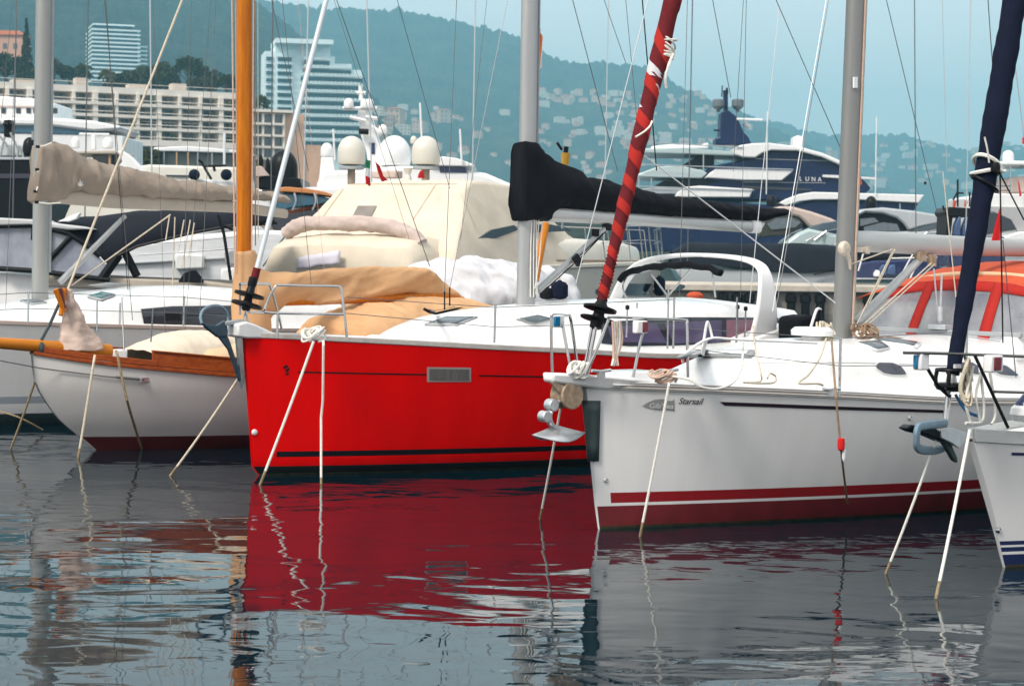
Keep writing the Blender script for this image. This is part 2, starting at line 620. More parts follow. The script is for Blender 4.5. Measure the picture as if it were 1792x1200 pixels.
def cabin_px(fr, top, w, base, n=24, yv=0.0):
    """coachroof whose ridge line is given in the photo; w(x) half width; base(x) deck height"""
    secs = []
    for px, py in samp(top, n):
        p = fr.Y(px, py, yv)
        secs.append((p.x, w(p.x), base(p.x), max(base(p.x) + .01, p.z - .049)))
    return secs
# ================================================================== red sloop
fc = Fr(440, 832)
red = root('sailing_yacht', fc, 'bright red sloop with a black boom cover, moored bow-out in the middle of the row', 'sailboat', 'sailing boats moored bow-out')
hc = Hull(fc, 8.3, [(-.3, .6), (0, .10), (.1, .01), (.5, -.02), (1.7, -.13)], 1.9, sm=.77, e=2.2, ew=1.75, wlr=.86, q=.75, aft=.1,
          sheer_px=[(424, 590), (520, 594), (600, 598), (700, 603), (850, 611), (1000, 618), (1190, 627)], sheer=[(8.3, 1.24)])
hc.build([(0, 0), (.02, 3), (.10, 0), (.20, 1), (.262, 2)], [M['blackaf'], M['red'], M['black'], M['scum']], 1, red, start=.13, startmi=1)
hc.deck(M['deck'], red, dz=.03)
hc.rail(.05, .062, mat('grey_teak_toe_rail', (.43, .40, .375), .6, var=.2, vs=5, stretch=(1, 8, 8)), red, inset=.0, dz=-.004, out=.012)
base_c = lambda x: hc.sheer(x) + .03
tC = [(652, 592), (690, 577), (740, 561), (790, 547), (850, 539), (920, 532), (1050, 523), (1200, 520), (1275, 529)]
xw = lambda a, b, w0, w1: (lambda x: w0 + (w1 - w0) * max(0, min(1, (x - a) / (b - a)))**.6)
cabC = cabin(cabin_px(fc, tC, xw(1.9, 5.5, .25, 1.32), base_c, 40))
cabC.build('coachroof', M['gel'], red, sharp=60)
bC = cabC.bvh()
cockpit = MB()
x1 = fc.Y(1275, 529).x
for sd in (-1, 1):
    cockpit.loft([[V((x, sd * 1.15, 1.28)), V((x, sd * 1.72, 1.28)), V((x, sd * 1.66, zz)), V((x, sd * 1.2, zz))] for x, zz in ((x1 - 1.3, 1.45), (x1 - .6, 1.62), (x1, 1.58), (8.15, 1.42))])
cockpit.build('cockpit_coaming', M['gel'], red, bevel=.03)
# hull port, stripe and emblem
decal(fc, hc.bv, [(747, 642), (824, 643)], [(747, 668), (824, 668)], .006).build('hull_port_frame', mat('grey_port_frame', (.3, .27, .26), .4), red)
pm = mat('hull_port_glass', (.15, .14, .135), .15, var=.3, vs=14, stretch=(5, 1, .3), col2=(.09, .085, .08))
decal(fc, hc.bv, [(751, 645), (821, 646)], [(751, 665), (821, 666)], .010).build('hull_port', pm, red)
ln = MB()
for a, b in (((521, 649.5), (746, 654)), ((838, 655.5), (1010, 659))):
    o = decal(fc, hc.bv, [a, b], [(a[0], a[1] + 2.6), (b[0], b[1] + 2.6)], .004, 30, 1)
    ln.add(o.v, o.f)
ln.build('hull_stripe', M['black'], red)
em = MB()                              # seahorse emblem: head with snout, curved back, curled tail
for pl, w in (([(496, 644), (499, 641.5), (503, 640), (505.5, 642.5), (504.5, 646), (501.5, 648.5), (500, 651), (502, 653.5), (505, 653)], 1.9), ([(498, 655), (503, 655.2), (505.5, 654)], .9), ([(500.5, 640.5), (501.5, 637.8)], .7)):
    c = samp(pl, 14)
    tp = [(x - w * .6, y - w) for x, y in c]
    bt = [(x + w * .6, y + w) for x, y in c]
    o = decal(fc, hc.bv, tp, bt, .005, 14, 1)
    em.add(o.v, o.f)
em.build('emblem', M['black'], red, sharp=0)
p = fc.hit(hc.bv, 445, 756)[0]
MB().lathe(p, [(.001, .0), (.035, .0), (.03, .02), (.012, .028), (.001, .028)], 12, rot=Matrix.Rotation(R(90), 3, 'X') @ Matrix.Scale(1, 3)).build('skin_fitting', M['whiteplain'], red)
# stemhead
sh = MB()
pl = [(416, 567), (432, 562.5), (446, 567), (480, 582), (488, 592), (432, 592), (417, 589)]
sh.prism([fc.Y(x, y, -.13) for x, y in pl], (0, .26, 0))
sh.build('stemhead', M['gel'], red, bevel=.02)
MB().prism([fc.Y(x, y, -.05) for x, y in [(395, 563), (426, 559), (470, 577), (470, 581), (425, 566), (396, 570)]], (0, .1, 0)).build('bow_roller', M['greyplain'], red, bevel=.008)
MB().prism([fc.Y(x, y, -.02) for x, y in [(414, 588), (424, 588), (428, 660), (424, 680), (421, 660)]], (0, .04, 0)).build('stem_guard', M['steel'], red)
# hatches
def hatch(fr, bv, q, parent, fm, gm, off=.03, name='deck_hatch'):
    """a framed hatch: four photo corners laid on the deck"""
    tp, bt = [q[0], q[1]], [q[3], q[2]]
    d = decal(fr, bv, tp, bt, off, 4, 2)
    o = d.build(name, fm, parent, solid=.03)
    c = (sum(x for x, y in q) / 4, sum(y for x, y in q) / 4)
    sk = [(c[0] + (x - c[0]) * .84, c[1] + (y - c[1]) * .76) for x, y in q]
    g = decal(fr, bv, [sk[0], sk[1]], [sk[3], sk[2]], off + .02, 4, 2)
    g.build('hatch_glass', gm, o, solid=.006)
    return o
hatch(fc, bC, [(781, 557), (836, 557), (800, 571), (743, 570)], red, M['greyplain'], M['hatchglass'], .012)
hatch(fc, bC, [(940, 553), (966, 559), (936, 567), (903, 560)], red, M['greyplain'], M['hatchglass'], .012)
hatch(fc, bC, [(741, 540), (790, 534), (812, 542), (764, 553)], red, M['plastic'], mat('open_hatch_red_glass', (.18, .06, .06), .2), .03)
# saloon windows
bw_ = decal(fc, bC, [(1052, 570), (1075, 562), (1200, 555), (1362, 556)], [(1052, 601), (1100, 606), (1200, 604), (1362, 592)], .006, 30, 4)
bw_.build('window_band', M['glass'], red)
for tp, bt in (([(1062, 572), (1148, 566)], [(1070, 598), (1166, 600)]), ([(1160, 565), (1262, 560)], [(1178, 601), (1262, 598)])):
    decal(fc, bC, tp, bt, .011, 12, 3).build('saloon_window', M['purpleglass'], red)
decal(fc, bC, [(1270, 560), (1330, 559)], [(1270, 597), (1330, 592)], .011, 8, 3).build('saloon_window', mat('rosy_tinted_window', (.2, .09, .13), .15, var=.3, vs=2), red)
# pulpit, stanchions, lifelines
def tubes(fr, parent, name, paths, r=.013, m=None, smooth=True):
    """bent tubes through photo points (px, py, local y)"""
    for pl in paths:
        pts = [fr.Y(*q) for q in pl]
        o = MB().tube(crv(pts, 5) if smooth and len(pts) > 2 else pts, r, 8).build(name, m or M['steel'], parent)
    return o
tubes(fc, red, 'pulpit', [
    [(463, 541, -.35), (468, 528, -.36), (481, 503, -.4), (491, 499, -.42), (540, 500, -.55), (588, 501, -.7), (597, 506, -.74), (602, 545, -.78), (607, 590, -.82)],
    [(463, 541, -.35), (468, 547, -.36), (535, 549, -.58), (601, 550, -.78)],
    [(486, 549, -.42), (485, 592, -.42)],
    [(420, 551, .3), (420, 500, .3), (424, 497, .3), (466, 497, .5), (474, 503, .55), (487, 548, .6), (493, 575, .62)],
    [(436, 546, .3), (486, 548, .6)]], .014)
for px, a, b, y in ((867, 532, 600, -1.35), (1180, 520, 610, -1.8)):
    tubes(fc, red, 'stanchion', [[(px, a, y), (px - 2, b, y)]], .013)
for l in ([(607, 520, -.82), (866, 538, -1.35), (1180, 524, -1.8)], [(605, 548, -.82), (866, 572, -1.35), (1180, 565, -1.8)]):
    tubes(fc, red, 'lifeline', [l], .004, M['wire'], False)
# rig
def spar(fr, a, b, r, zt, z0=None, flat=.72, n=20, y=0.0):
    """tapered mast through two photo points, oval in section, carried up to zt"""
    p, q = fr.Y(*a, y), fr.Y(*b, y)
    d = (q - p) / (q.z - p.z)
    lo = p + d * ((z0 if z0 is not None else p.z) - p.z)
    hi = p + d * (zt - p.z)
    mb = MB()
    secs = []
    for i in range(13):
        c = lo.lerp(hi, i / 12)
        rr = r * (1 - .12 * i / 12)
        secs.append([c + V((math.cos(2 * PI * k / n) * rr, math.sin(2 * PI * k / n) * rr * flat, 0)) for k in range(n)])
    mb.loft(secs)
    return mb, lo, hi
mC, loC, hiC = spar(fc, (920, 528), (928, 0), .125, 14.5, z0=base_c(4) + .3)
mC.build('mast', M['alu'], red)
MB().tube([loC + V((.09, -.07, .3)), hiC + V((.09, -.06, 0))], .012, 6).build('mast_track', M['letter'], red)
MB().lathe(loC, [(.16, -.12), (.24, -.1), (.26, -.03), (.19, .0), (.16, .05), (.1, .06)], 20).build('mast_collar', M['plastic'], red)
for (a, b) in (((935, 380), (934, 520)), ((938, 380), (940, 518)), ((943, 384), (938, 515)), ((930, 390), (928, 520)), ((949, 390), (936, 505))):
    pts = [fc.Y(a[0], a[1], -.09), fc.Y((a[0] + b[0]) / 2 + random.uniform(-2, 2), (a[1] + b[1]) / 2, -.11), fc.Y(*b, -.13)]
    MB().tube(crv(pts, 4), .007, 6).build('halyard', random.choice((M['whiterope'], M['whiterope'], M['plastic'], M['redrope'])), red)
boom = outline(fc, [(957, 362), (1150, 376), (1335, 386)], [(957, 388), (1100, 394), (1322, 408)], lambda t: .075, 20, 16, power=2.6)
boom.build('boom', M['alubeam'], red)
outline(fc, [(1312, 384), (1326, 385)], [(1312, 408), (1326, 409)], .085, 4, 16, power=2.6).build('boom_end_cap', M['whiteplain'], red, bevel=.008)
cov = outline(fc, [(906, 249), (914, 247), (938, 251), (948, 266), (965, 279), (1000, 292), (1018, 299), (1022, 307), (1080, 320), (1150, 339), (1250, 354), (1330, 362), (1372, 366)],
              [(904, 387), (915, 388), (957, 387), (963, 376), (975, 366), (1030, 368), (1080, 372), (1150, 376), (1200, 380), (1280, 385), (1330, 388), (1372, 377)],
              lambda t: .165 + .04 * min(1, t * 4) - .08 * t, 150, 40, power=lambda t: 4.5 - 2.6 * min(1, t * 5), flatb=.2)
cov.crease(.022, 2.0, (0, -1, .2), 3, (1.2, .6, .8), .6).crumple(.02, 3.2, 1).crumple(.010, 9, 3)
cov.build('boom_cover', M['blackcloth'], red, sharp=0)
kick = MB().tube([fc.Y(941, 508, -.02), fc.Y(1060, 400, -.02)], [.045, .038], 14)
kick.build('kicker', M['alu'], red)
kb = MB()
kb.box(fc.Y(1062, 398, -.02), (.1, .08, .08)); kb.box(fc.Y(1042, 407, -.03), (.06, .08, .09))
kb.box(fc.Y(1010, 455, -.1), (.09, .05, .14), rot=Matrix.Rotation(R(-38), 3, 'Y'))
for a, b in (((1060, 405), (1008, 460)), ((1056, 408), (1004, 458)), ((1008, 458), (945, 516)), ((1004, 462), (948, 512))):
    kb.tube([fc.Y(*a, -.1), fc.Y(*b, -.12)], .008, 6)
kb.build('kicker_tackle', M['plastic'], red, bevel=.006)
# forestay foil with its furling drum
foil = stay(fc, (443, 496), (571, 0), 0, 0, 13.2)
MB().tube(foil, [.03, .026], 12).build('forestay_foil', mat('silver_foil', (.62, .66, .67), .3, .5), red)
d = (foil[1] - foil[0]).normalized()
rq = d.to_track_quat('Z', 'Y').to_matrix()
c0 = fc.Y(443, 496)
MB().tube([c0 - d * .02, c0 + d * .17], .042, 12).build('foil_sleeve', M['burgundy'], red)
dr = MB()
cb = fc.Y(432, 533)
dr.lathe(cb, [(.03, -.07), (.05, -.05), (.05, -.02), (.17, -.012), (.17, .012), (.06, .02), (.045, .05), (.045, .09), (.165, .098), (.165, .12), (.05, .13), (.04, .2), (.05, .22), (.05, .3), (.03, .31)], 24, rot=rq)
dr.build('furling_drum', M['plastic'], red, sharp=30)
tubes(fc, red, 'tack_strop', [[(431, 541, .02), (425, 565, .03)], [(430, 541, -.02), (434, 566, -.03)]], .012, M['steel'])
wires(fc, red, [
    ((778, 510), (799, 0), dict(ya=-1.2, yb=-.95)), ((787, 505), (888, 0), dict(ya=-1.25, yb=-.95)), ((806, 420), (852, 0), dict(ya=.9, yb=.8, r=.003)),
    ((787, 330), (695, 0), dict(ya=1.2, yb=.9)), ((1312, 530), (1365, 0), dict(ya=-.5, yb=-.4, m=M['palewire'], r=.006, name='backstay')),
    ((1189, 520), (1203, 0), dict(ya=-.6, yb=-.5, r=.004))], 'shroud', zt=12.5)
for q in ((787, 505), (778, 512)):
    MB().tube([fc.Y(q[0], q[1] + 30, -1.28), fc.Y(q[0], q[1] - 2, -1.25)], .008, 8).build('bottlescrew', M['plastic'], red)
# targa arch and the folded sprayhood
xa = fc.Y(1337, 560, -1.62).x
ap = [(1330, 612), (1340, 560), (1342, 520), (1339, 482), (1326, 462), (1290, 451), (1220, 446), (1160, 450), (1120, 462), (1095, 487), (1080, 515), (1068, 545)]
pts = crv([fc.X(*q, xa) for q in ap], 5)
mb = MB()
secs = []
for i, p in enumerate(pts):
    t = (pts[min(i + 1, len(pts) - 1)] - pts[max(i - 1, 0)]).normalized()
    nn = V((0, -t.z, t.y))
    f = i / (len(pts) - 1)
    wd = .40 * .75 * (1 - min(1, f / .3)) + .2
    th = .05
    secs.append([p + V((-wd / 2, 0, 0)) - nn * th * .5, p + V((wd / 2, 0, 0)) - nn * th * .5, p + V((wd / 2 * .9, 0, 0)) + nn * th * .5, p + V((-wd / 2 * .9, 0, 0)) + nn * th * .5])
mb.loft(secs).build('targa_arch', M['gel'], red, bevel=.02)
hood = MB()
hp = [fc.X(x, y, xa - .55) for x, y in [(1085, 490), (1097, 478), (1125, 470), (1160, 466), (1200, 464), (1240, 468), (1262, 477)]]
hood.tube(crv(hp, 6), .05, 10, flat=.8).crumple(.02, 6, 2)
hood.build('folded_sprayhood', M['blackcloth'], red, sharp=0)
fm = MB()
for pl in ([(1110, 545), (1090, 505), (1100, 480)], [(1165, 522), (1214, 466)], [(1140, 480), (1170, 520)], [(1245, 470), (1252, 520)], [(1100, 482), (1180, 465), (1260, 478)]):
    fm.tube(crv([fc.X(x, y, xa - .5) for x, y in pl], 4), .012, 8)
fm.build('sprayhood_frame', M['steel'], red)
for px, py, y in ((1418, 590, -1.3), (1380, 575, -1.3)):
    MB().lathe(fc.Y(px, py, y), [(.07, -.15), (.06, -.03), (.07, 0), (.05, .02), (.01, .03)], 16).build('winch', M['plastic'], red)
MB().prism([fc.Y(x, y, -2.1) for x, y in ((1397, 555), (1420, 551), (1444, 556), (1450, 570), (1452, 600), (1397, 600))], (0, .35, 0)).build('engine_cover', M['blackcloth'], red, bevel=.05)
MB().tube(crv([fc.Y(1414, 590, -2.15), fc.Y(1424, 556, -2.15), fc.Y(1430, 541, -2.15), fc.Y(1436, 542, -2.15)], 4), .018, 8).build('lifting_handle', M['whiteplain'], red)
MB().tube([fc.Y(1434, 541, -2.15), fc.Y(1434, 572, -2.15)], .02, 8).build('handle_grip', M['plastic'], red)
for px, y0, y1, y in ((1098, 538, 590, -1.3), (1115, 530, 585, -1.0), (1291, 537, 600, -1.5), (1305, 540, 600, -1.5), (1170, 500, 610, -1.75), (1290, 520, 615, -1.75)):
    MB().tube([fc.Y(px, y0, y), fc.Y(px - 2, y1, y)], .011, 8).build('stanchion', M['steel'], red)
    if px in (1098, 1291, 1305): MB().lathe(fc.Y(px, y0, y), [(.005, -.03), (.025, -.02), (.025, .02), (.005, .03)], 10).build('winch_handle', M['plastic'], red)
# anchor on the red bow
def rollbar_anchor(name, label, fr, hoop, blade, y, bm, sm, shank, cat='anchor'):
    o = root(name, fr, label, cat, 'anchors hanging at the bows')
    hp_ = crv([fr.Y(*q) for q in hoop], 6)
    MB().tube(hp_, .015, 8).build('roll_bar', bm, o)
    mb = MB()
    mb.prism([fr.Y(px, py, y - .03) for px, py in blade], (0, .06, 0))
    mb.build('fluke', sm, o, bevel=.012)
    mb = MB()
    mb.prism([fr.Y(px, py, y - .018) for px, py in shank], (0, .036, 0))
    mb.build('shank', sm, o, bevel=.008)
    return o
rollbar_anchor('anchor', 'dark blue anchor with a pale hoop hanging off the red bow', fc,
               [(353, 566, -.16), (351, 553, -.12), (357, 541, -.04), (372, 535, .05), (388, 537, .14), (398, 549, .2), (399, 566, .2), (396, 574, .18)],
               [(352, 561), (362, 567), (381, 569), (396, 560), (400, 580), (398, 590), (382, 590), (362, 574)], .0, M['anchorblue'], M['anchordark'],
               [(378, 584), (398, 586), (404, 600), (411, 622), (419, 645), (424, 662), (419, 668), (410, 640), (400, 612), (388, 596)])
# ================================================================== white sloop with the red boot top
fd = Fr(1048, 925)
wht = root('sailing_yacht', fd, 'white sloop with a red boot top and a red-wrapped headsail', 'sailboat', 'sailing boats moored bow-out')
hd = Hull(fd, 10.2, [(-.3, .15), (0, 0), (.5, -.08), (1.0, -.15), (1.5, -.25)], 1.65, sm=.6, e=2.15, ew=1.6, wlr=.84, q=.8,
          sheer_px=[(1002, 678), (1060, 681), (1170, 685), (1300, 690), (1480, 698), (1700, 708)], sheer=[(8, .98), (10.2, 1.0)])
hd.build([(0, 0), (.025, 3), (.205, 0), (.232, 1), (.325, 2)], [M['redaf'], M['gelside'], M['redband'], M['scum']], 1, wht, start=.05, startmi=1)
hd.deck(M['deck'], wht, dz=.05, camber=.06)
rm = mat('rail_grey_strake', (.52, .52, .50), .45, var=.15, vs=6)
hd.rail(.05, .03, rm, wht, inset=0, dz=.0, out=.02, name='rubbing_strake')
hd.rail(.045, .035, M['gel'], wht, inset=0, dz=.042, out=.012, name='toe_rail')
inl = mat('dull_brown_inlay', (.20, .165, .14), .6)
hd.rail(.012, .011, inl, wht, inset=0, dz=.031, out=.017, name='strake_inlay')
hd.rail(.010, .008, inl, wht, inset=0, dz=.012, out=.024, name='strake_inlay')
hd.rail(.010, .007, inl, wht, inset=0, dz=.058, out=.016, name='strake_inlay')
# bow platform that carries roller and anchor
bp = MB()
for t_ in (0, 1): pass
rows = []
for px, yt, yb_, w in ((958, 653.5, 667, .07), (962, 652, 669, .09), (1000, 653.5, 674, .12), (1040, 656, 680, .16), (1085, 661, 682, .28), (1112, 664, 683, .36)):
    a, b_ = fd.Y(px, yt, 0), fd.Y(px, yb_, 0)
    rows.append([V((a.x, -w, a.z)), V((a.x, w, a.z)), V((a.x, w * .8, b_.z)), V((a.x, -w * .8, b_.z))])
bp.loft(rows)
bp.build('bow_platform', M['gel'], wht, bevel=.02)
br = MB()
for pl in ([(962, 668), (990, 674), (996, 690), (984, 694)], [(988, 676), (1016, 680), (1020, 700), (1000, 700)]):
    br.prism([fd.Y(x, y, -.07) for x, y in pl], (0, .02, 0)); br.prism([fd.Y(x, y, .05) for x, y in pl], (0, .02, 0))
br.lathe(fd.Y(1003, 692, -.09), [(.02, 0), (.12, .0), (.125, .02), (.10, .06), (.10, .1), (.125, .15), (.12, .17), (.02, .17)], 20, rot=Matrix.Rotation(R(-90), 3, 'X'))
br.build('bow_roller', M['rust'], wht, bevel=.004)
# stem guard
h1 = fd.hit(hd.bv, 1040, 720)[0]
sg = MB()
rows = []
for py in (701, 720, 750, 780, 806):
    t = (py - 701) / 105
    near = fd.hit(hd.bv, 1048 - 3 * t, py)[0]
    z = near.z
    xs = hd.stem(z) - .035
    far = V((near.x, -near.y, z))
    rows.append([near + V((0, -.02, 0)), V((near.x * .4 + xs * .6, near.y * .5 - .02, z)), V((xs, 0, z)), V((near.x * .4 + xs * .6, -near.y * .5 + .02, z)), far + V((0, .02, 0))])
sg.grid(rows)
sg.build('stem_guard', M['slate'], wht, solid=.02, sharp=30)
# stripe, emblem, lettering
st = decal(fd, hd.bv, [(1259, 702.5), (1300, 704), (1480, 711), (1652, 717)], [(1268, 709.5), (1300, 710.5), (1480, 717), (1652, 722)], .005, 40, 1)
st.build('hull_stripe', mat('dark_plum_stripe', (.018, .008, .016), .3), wht)
fish = decal(fd, hd.bv, [(1124, 710), (1133, 704), (1145, 699), (1160, 697.5), (1164, 699), (1166, 700.5), (1176, 701), (1180, 698)],
             [(1124, 710.5), (1135, 714), (1146, 716), (1160, 718.5), (1163, 716), (1168, 717), (1176, 718), (1180, 719)], .005, 24, 3)
fish.build('fish_emblem', mat('grey_emblem', (.27, .275, .28), .4), wht)
lettering(fd, hd.bv, "Gib'Sea", 1136, 713.5, 9.5, 42, 'emblem_lettering', M['letterpale'], wht, .15, .03, .012, .02)
lettering(fd, hd.bv, 'Starsail', 1187, 706.5, 11, 45, 'hull_lettering', M['letterdark'], wht, .45, .02, .006, .012)
for q, nm in (((1060, 840), 'skin_fitting'), ((1592, 731), 'skin_fitting')):
    p = fd.hit(hd.bv, *q)[0]
    MB().lathe(p + V((0, .01, 0)), [(.001, .0), (.022, .0), (.022, .018), (.014, .026), (.001, .022)], 14, rot=Matrix.Rotation(R(90), 3, 'X')).build(nm, M['galv'], wht)
# coachroof
base_d = lambda x: hd.sheer(x) + .06
tD = [(1150, 672), (1200, 657), (1260, 636), (1330, 610), (1390, 592), (1450, 590), (1550, 588), (1700, 583), (1900, 582), (2300, 590)]
wD = xw(.5, 4.2, .22, 1.18)
cabD = cabin(cabin_px(fd, tD, wD, base_d, 50))
cabD.build('coachroof', M['gel'], wht, sharp=60)
bD = cabD.bvh()
hatch(fd, bD, [(1540, 599), (1556, 611), (1535, 616), (1497, 603)], wht, M['gel'], M['hatchglass'], .012)
hatch(fd, bD, [(1548, 594), (1612, 604), (1604, 611), (1522, 598)], wht, M['gel'], M['hatchglass'], .012)
hatch(fd, bD, [(1210, 617), (1322, 618), (1315, 627), (1186, 626)], wht, M['greyplain'], M['gel'], .02, 'foredeck_hatch')
for tp, bt in (([(1532, 640), (1536, 634.5), (1560, 635), (1575, 640), (1584, 652)], [(1533, 644), (1545, 652), (1560, 655), (1575, 655.5), (1584, 655)]),
               ([(1672, 634), (1700, 634), (1710, 640)], [(1674, 650), (1700, 653), (1712, 655)]),
               ([(1733, 642), (1738, 636), (1760, 640), (1780, 655)], [(1736, 648), (1750, 655), (1765, 657), (1780, 657.5)])):
    f = decal(fd, bD, [(x + (-2 if i == 0 else 2 if i == len(tp) - 1 else 0), y - 2) for i, (x, y) in enumerate(tp)], [(x + (-2 if i == 0 else 2 if i == len(bt) - 1 else 0), y + 2) for i, (x, y) in enumerate(bt)], .006, 14, 3).build('window_frame', M['gel'], wht)
    decal(fd, bD, tp, bt, .011, 14, 3).build('cabin_window', mat('smoked_cabin_window', (.07, .075, .1), .12, var=.25, vs=4), f)
sm1 = decal(fd, bD, [(1330, 634), (1500, 634), (1700, 641)], [(1330, 634.9), (1500, 634.9), (1700, 641.9)], .004, 40, 1)
sm1.build('cabin_seam', mat('moulding_shadow_gap', (.3, .3, .3), .6), wht)
# dorade vent on the roof
MB().lathe(fd.Y(1421, 596, -.15), [(.13, -.06), (.13, -.02), (.10, .0), (.10, .04), (.2, .05), (.205, .1), (.17, .13), (.02, .135)], 22).build('roof_vent', M['gel'], wht)
# windlass cover, cleats
MB().loft([[V((x, -w, z)), V((x, w, z)), V((x, w * .8, z + h)), V((x, -w * .8, z + h))] for x, w, z, h in ((fd.Y(1050, 655).x, .2, hd.sheer(.2) + .05, .01), (fd.Y(1085, 655).x, .25, hd.sheer(.5) + .05, .12), (fd.Y(1140, 655).x, .3, hd.sheer(.8) + .05, .13), (fd.Y(1150, 655).x, .3, hd.sheer(.9) + .05, .02))]).build('anchor_locker_lid', M['gel'], wht, bevel=.02)
for px, py, y in ((1052, 658, -.25), (1170, 657, -.55), (1455, 690, -1.4)):
    c = fd.Y(px, py, y)
    cl = MB()
    cl.tube([c + V((-.11, 0, .05)), c + V((0, 0, .04)), c + V((.11, 0, .05))], .014, 8)
    cl.box(c + V((0, 0, .015)), (.07, .03, .06))
    cl.build('cleat', M['galv'], wht)
# pulpit frames (two open halves), nav lights, bow rail
tubes(fd, wht, 'pulpit', [
    [(966, 652, .3), (965, 600, .3), (965, 557, .3), (969, 551, .3), (992, 552, .34), (998, 556, .36), (1005, 600, .4), (1012, 650, .42)],
    [(1000, 654, .15), (992, 610, .2), (983, 560, .28)],
    [(1025, 654, -.18), (1045, 610, -.24), (1064, 561, -.28), (1070, 555, -.3), (1130, 557, -.45), (1196, 560, -.62), (1202, 567, -.64), (1203, 610, -.66), (1204, 660, -.66)],
    [(1108, 660, -.4), (1120, 600, -.42), (1131, 562, -.45)]], .013)
tubes(fd, wht, 'bow_rail', [
    [(1195, 634, -.75), (1199, 619, -.78), (1240, 593, -.85), (1290, 594, -.9), (1430, 600, -1.1)],
    [(1228, 620, -.8), (1236, 570, -.82), (1240, 566, -.82), (1247, 592, -.84)],
    [(1236, 596, -.8), (1230, 622, -.8)]], .012, M['whiteplain'])
for px, py, y, lm in ((975, 562, .3, 'greenlight'), (1120, 572, -.45, 'redlight')):
    c = fd.Y(px, py, y)
    o = MB().box(c, (.12, .07, .11)).build('navigation_light', M['whiteplain'], wht, bevel=.01)
    MB().box(c + V((-.03 if lm == 'greenlight' else .03, -.03, 0)), (.065, .03, .09)).build('lens', M[lm], o, bevel=.008)
for px, a, b, y in ((1469, 592, 694, -1.35), (1690, 575, 700, -1.5)):
    tubes(fd, wht, 'stanchion', [[(px + 2, a, y), (px, b, y)]], .013)
for l in ([(1202, 575, -.65), (1470, 592, -1.35), (1692, 580, -1.5)], [(1203, 610, -.65), (1469, 640, -1.35), (1692, 640, -1.5)]):
    tubes(fd, wht, 'lifeline', [l], .0035, M['wire'], False)
# rig
mD, loD, hiD = spar(fd, (1474, 592), (1498, 0), .112, 12.5, flat=.8)
mD.build('mast', M['aludark'], wht)
for dx, dy, r_, m_ in ((.04, -.092, .010, 'pinkrope'), (.09, -.062, .010, 'greyplain'), (.065, -.08, .007, 'rope')):
    MB().tube([loD + V((dx, dy, .1)), hiD + V((dx - .005, dy + .007, 0))], r_, 6).build('halyard', M[m_], wht)
MB().prism([fd.Y(x, y, -.1) for x, y in ((1495, 135), (1501, 135), (1501, 154), (1495, 154))], (0, .02, 0)).build('mast_plate', M['whiteplain'], wht)
outline(fd, [(1492, 404), (1510, 403), (1640, 411), (1900, 424), (2450, 448)], [(1492, 440), (1510, 441), (1640, 447), (1900, 450), (2450, 470)], .06, 24, 16, power=2.8).build('boom', M['alubeam'], wht)
gn = MB()
gn.lathe(fd.Y(1478, 435, -.14), [(.01, -.03), (.07, -.03), (.075, .0), (.06, .03), (.01, .04)], 16, rot=Matrix.Rotation(R(90), 3, 'X'))
gn.box(fd.Y(1502, 437, -.05), (.22, .07, .05)); gn.box(fd.Y(1516, 438, -.07), (.05, .06, .07))
gn.tube(crv([fd.Y(1480, 440, -.15), fd.Y(1486, 455, -.15), fd.Y(1488, 472, -.14)], 4), [.03, .012], 8)
gn.build('gooseneck', mat('worn_cream_fitting', (.6, .52, .42), .5, var=.3, vs=15), wht, bevel=.006)
MB().tube([fd.Y(1497, 566, -.03), fd.Y(1612, 452, -.03)], [.06, .045], 14, flat=.8).build('kicker', M['alu'], wht)
kb = MB()
kb.box(fd.Y(1611, 449, -.04), (.12, .07, .1)); kb.box(fd.Y(1631, 456, -.06), (.09, .05, .12))
for a, b in (((1630, 460), (1500, 578)), ((1636, 462), (1512, 574)), ((1562, 436), (1490, 462)), ((1563, 438), (1497, 572)), ((1566, 436), (1520, 532))):
    kb.tube([fd.Y(*a, -.09), fd.Y(*b, -.1)], .008, 6, 1)
kb.build('kicker_tackle', [M['rust'], M['rope']], wht, bevel=.005)
coilm = MB()
for k in range(16):
    a = random.uniform(0, 6.28)
    c = fd.Y(1445 + random.uniform(-10, 12), 582 + random.uniform(-9, 9), -.2)
    coilm.tube(crv([c + V((.07 * math.cos(a + i), .05 * math.sin(a + i * 1.3), .06 * math.sin(i * 1.1 + a))) for i in range(7)], 4), .011, 6)
tag(coilm.build('rope_coil', M['rope'], None), 'tangled beige rope heaped at the mast foot of the white sloop', 'rope')
bpy.data.objects['rope_coil'].matrix_world = fd.M
rf = MB()
for k in range(14):
    c = fd.Y(1500 + k % 7 * 4, 584 + random.uniform(-5, 7), -.2)
    a = random.uniform(0, 6.28)
    rf.tube(crv([c + V((.1 * math.cos(a + i * .9), .06 * math.sin(a + i), .05 * math.sin(i + a) + .02)) for i in range(6)], 4), .009, 6)
for y, (x0, x1) in ((-.35, (1505, 1590)), (-.28, (1505, 1616)), (-.45, (1510, 1560))):
    rf.tube(crv([fd.Y(x0, 588, y), fd.Y((x0 + x1) / 2, 590, y), fd.Y(x1, 594 + (x1 - 1560) * .08, y)], 5), .009, 6)
rf.build('deck_line', M['brownrope'], wht)
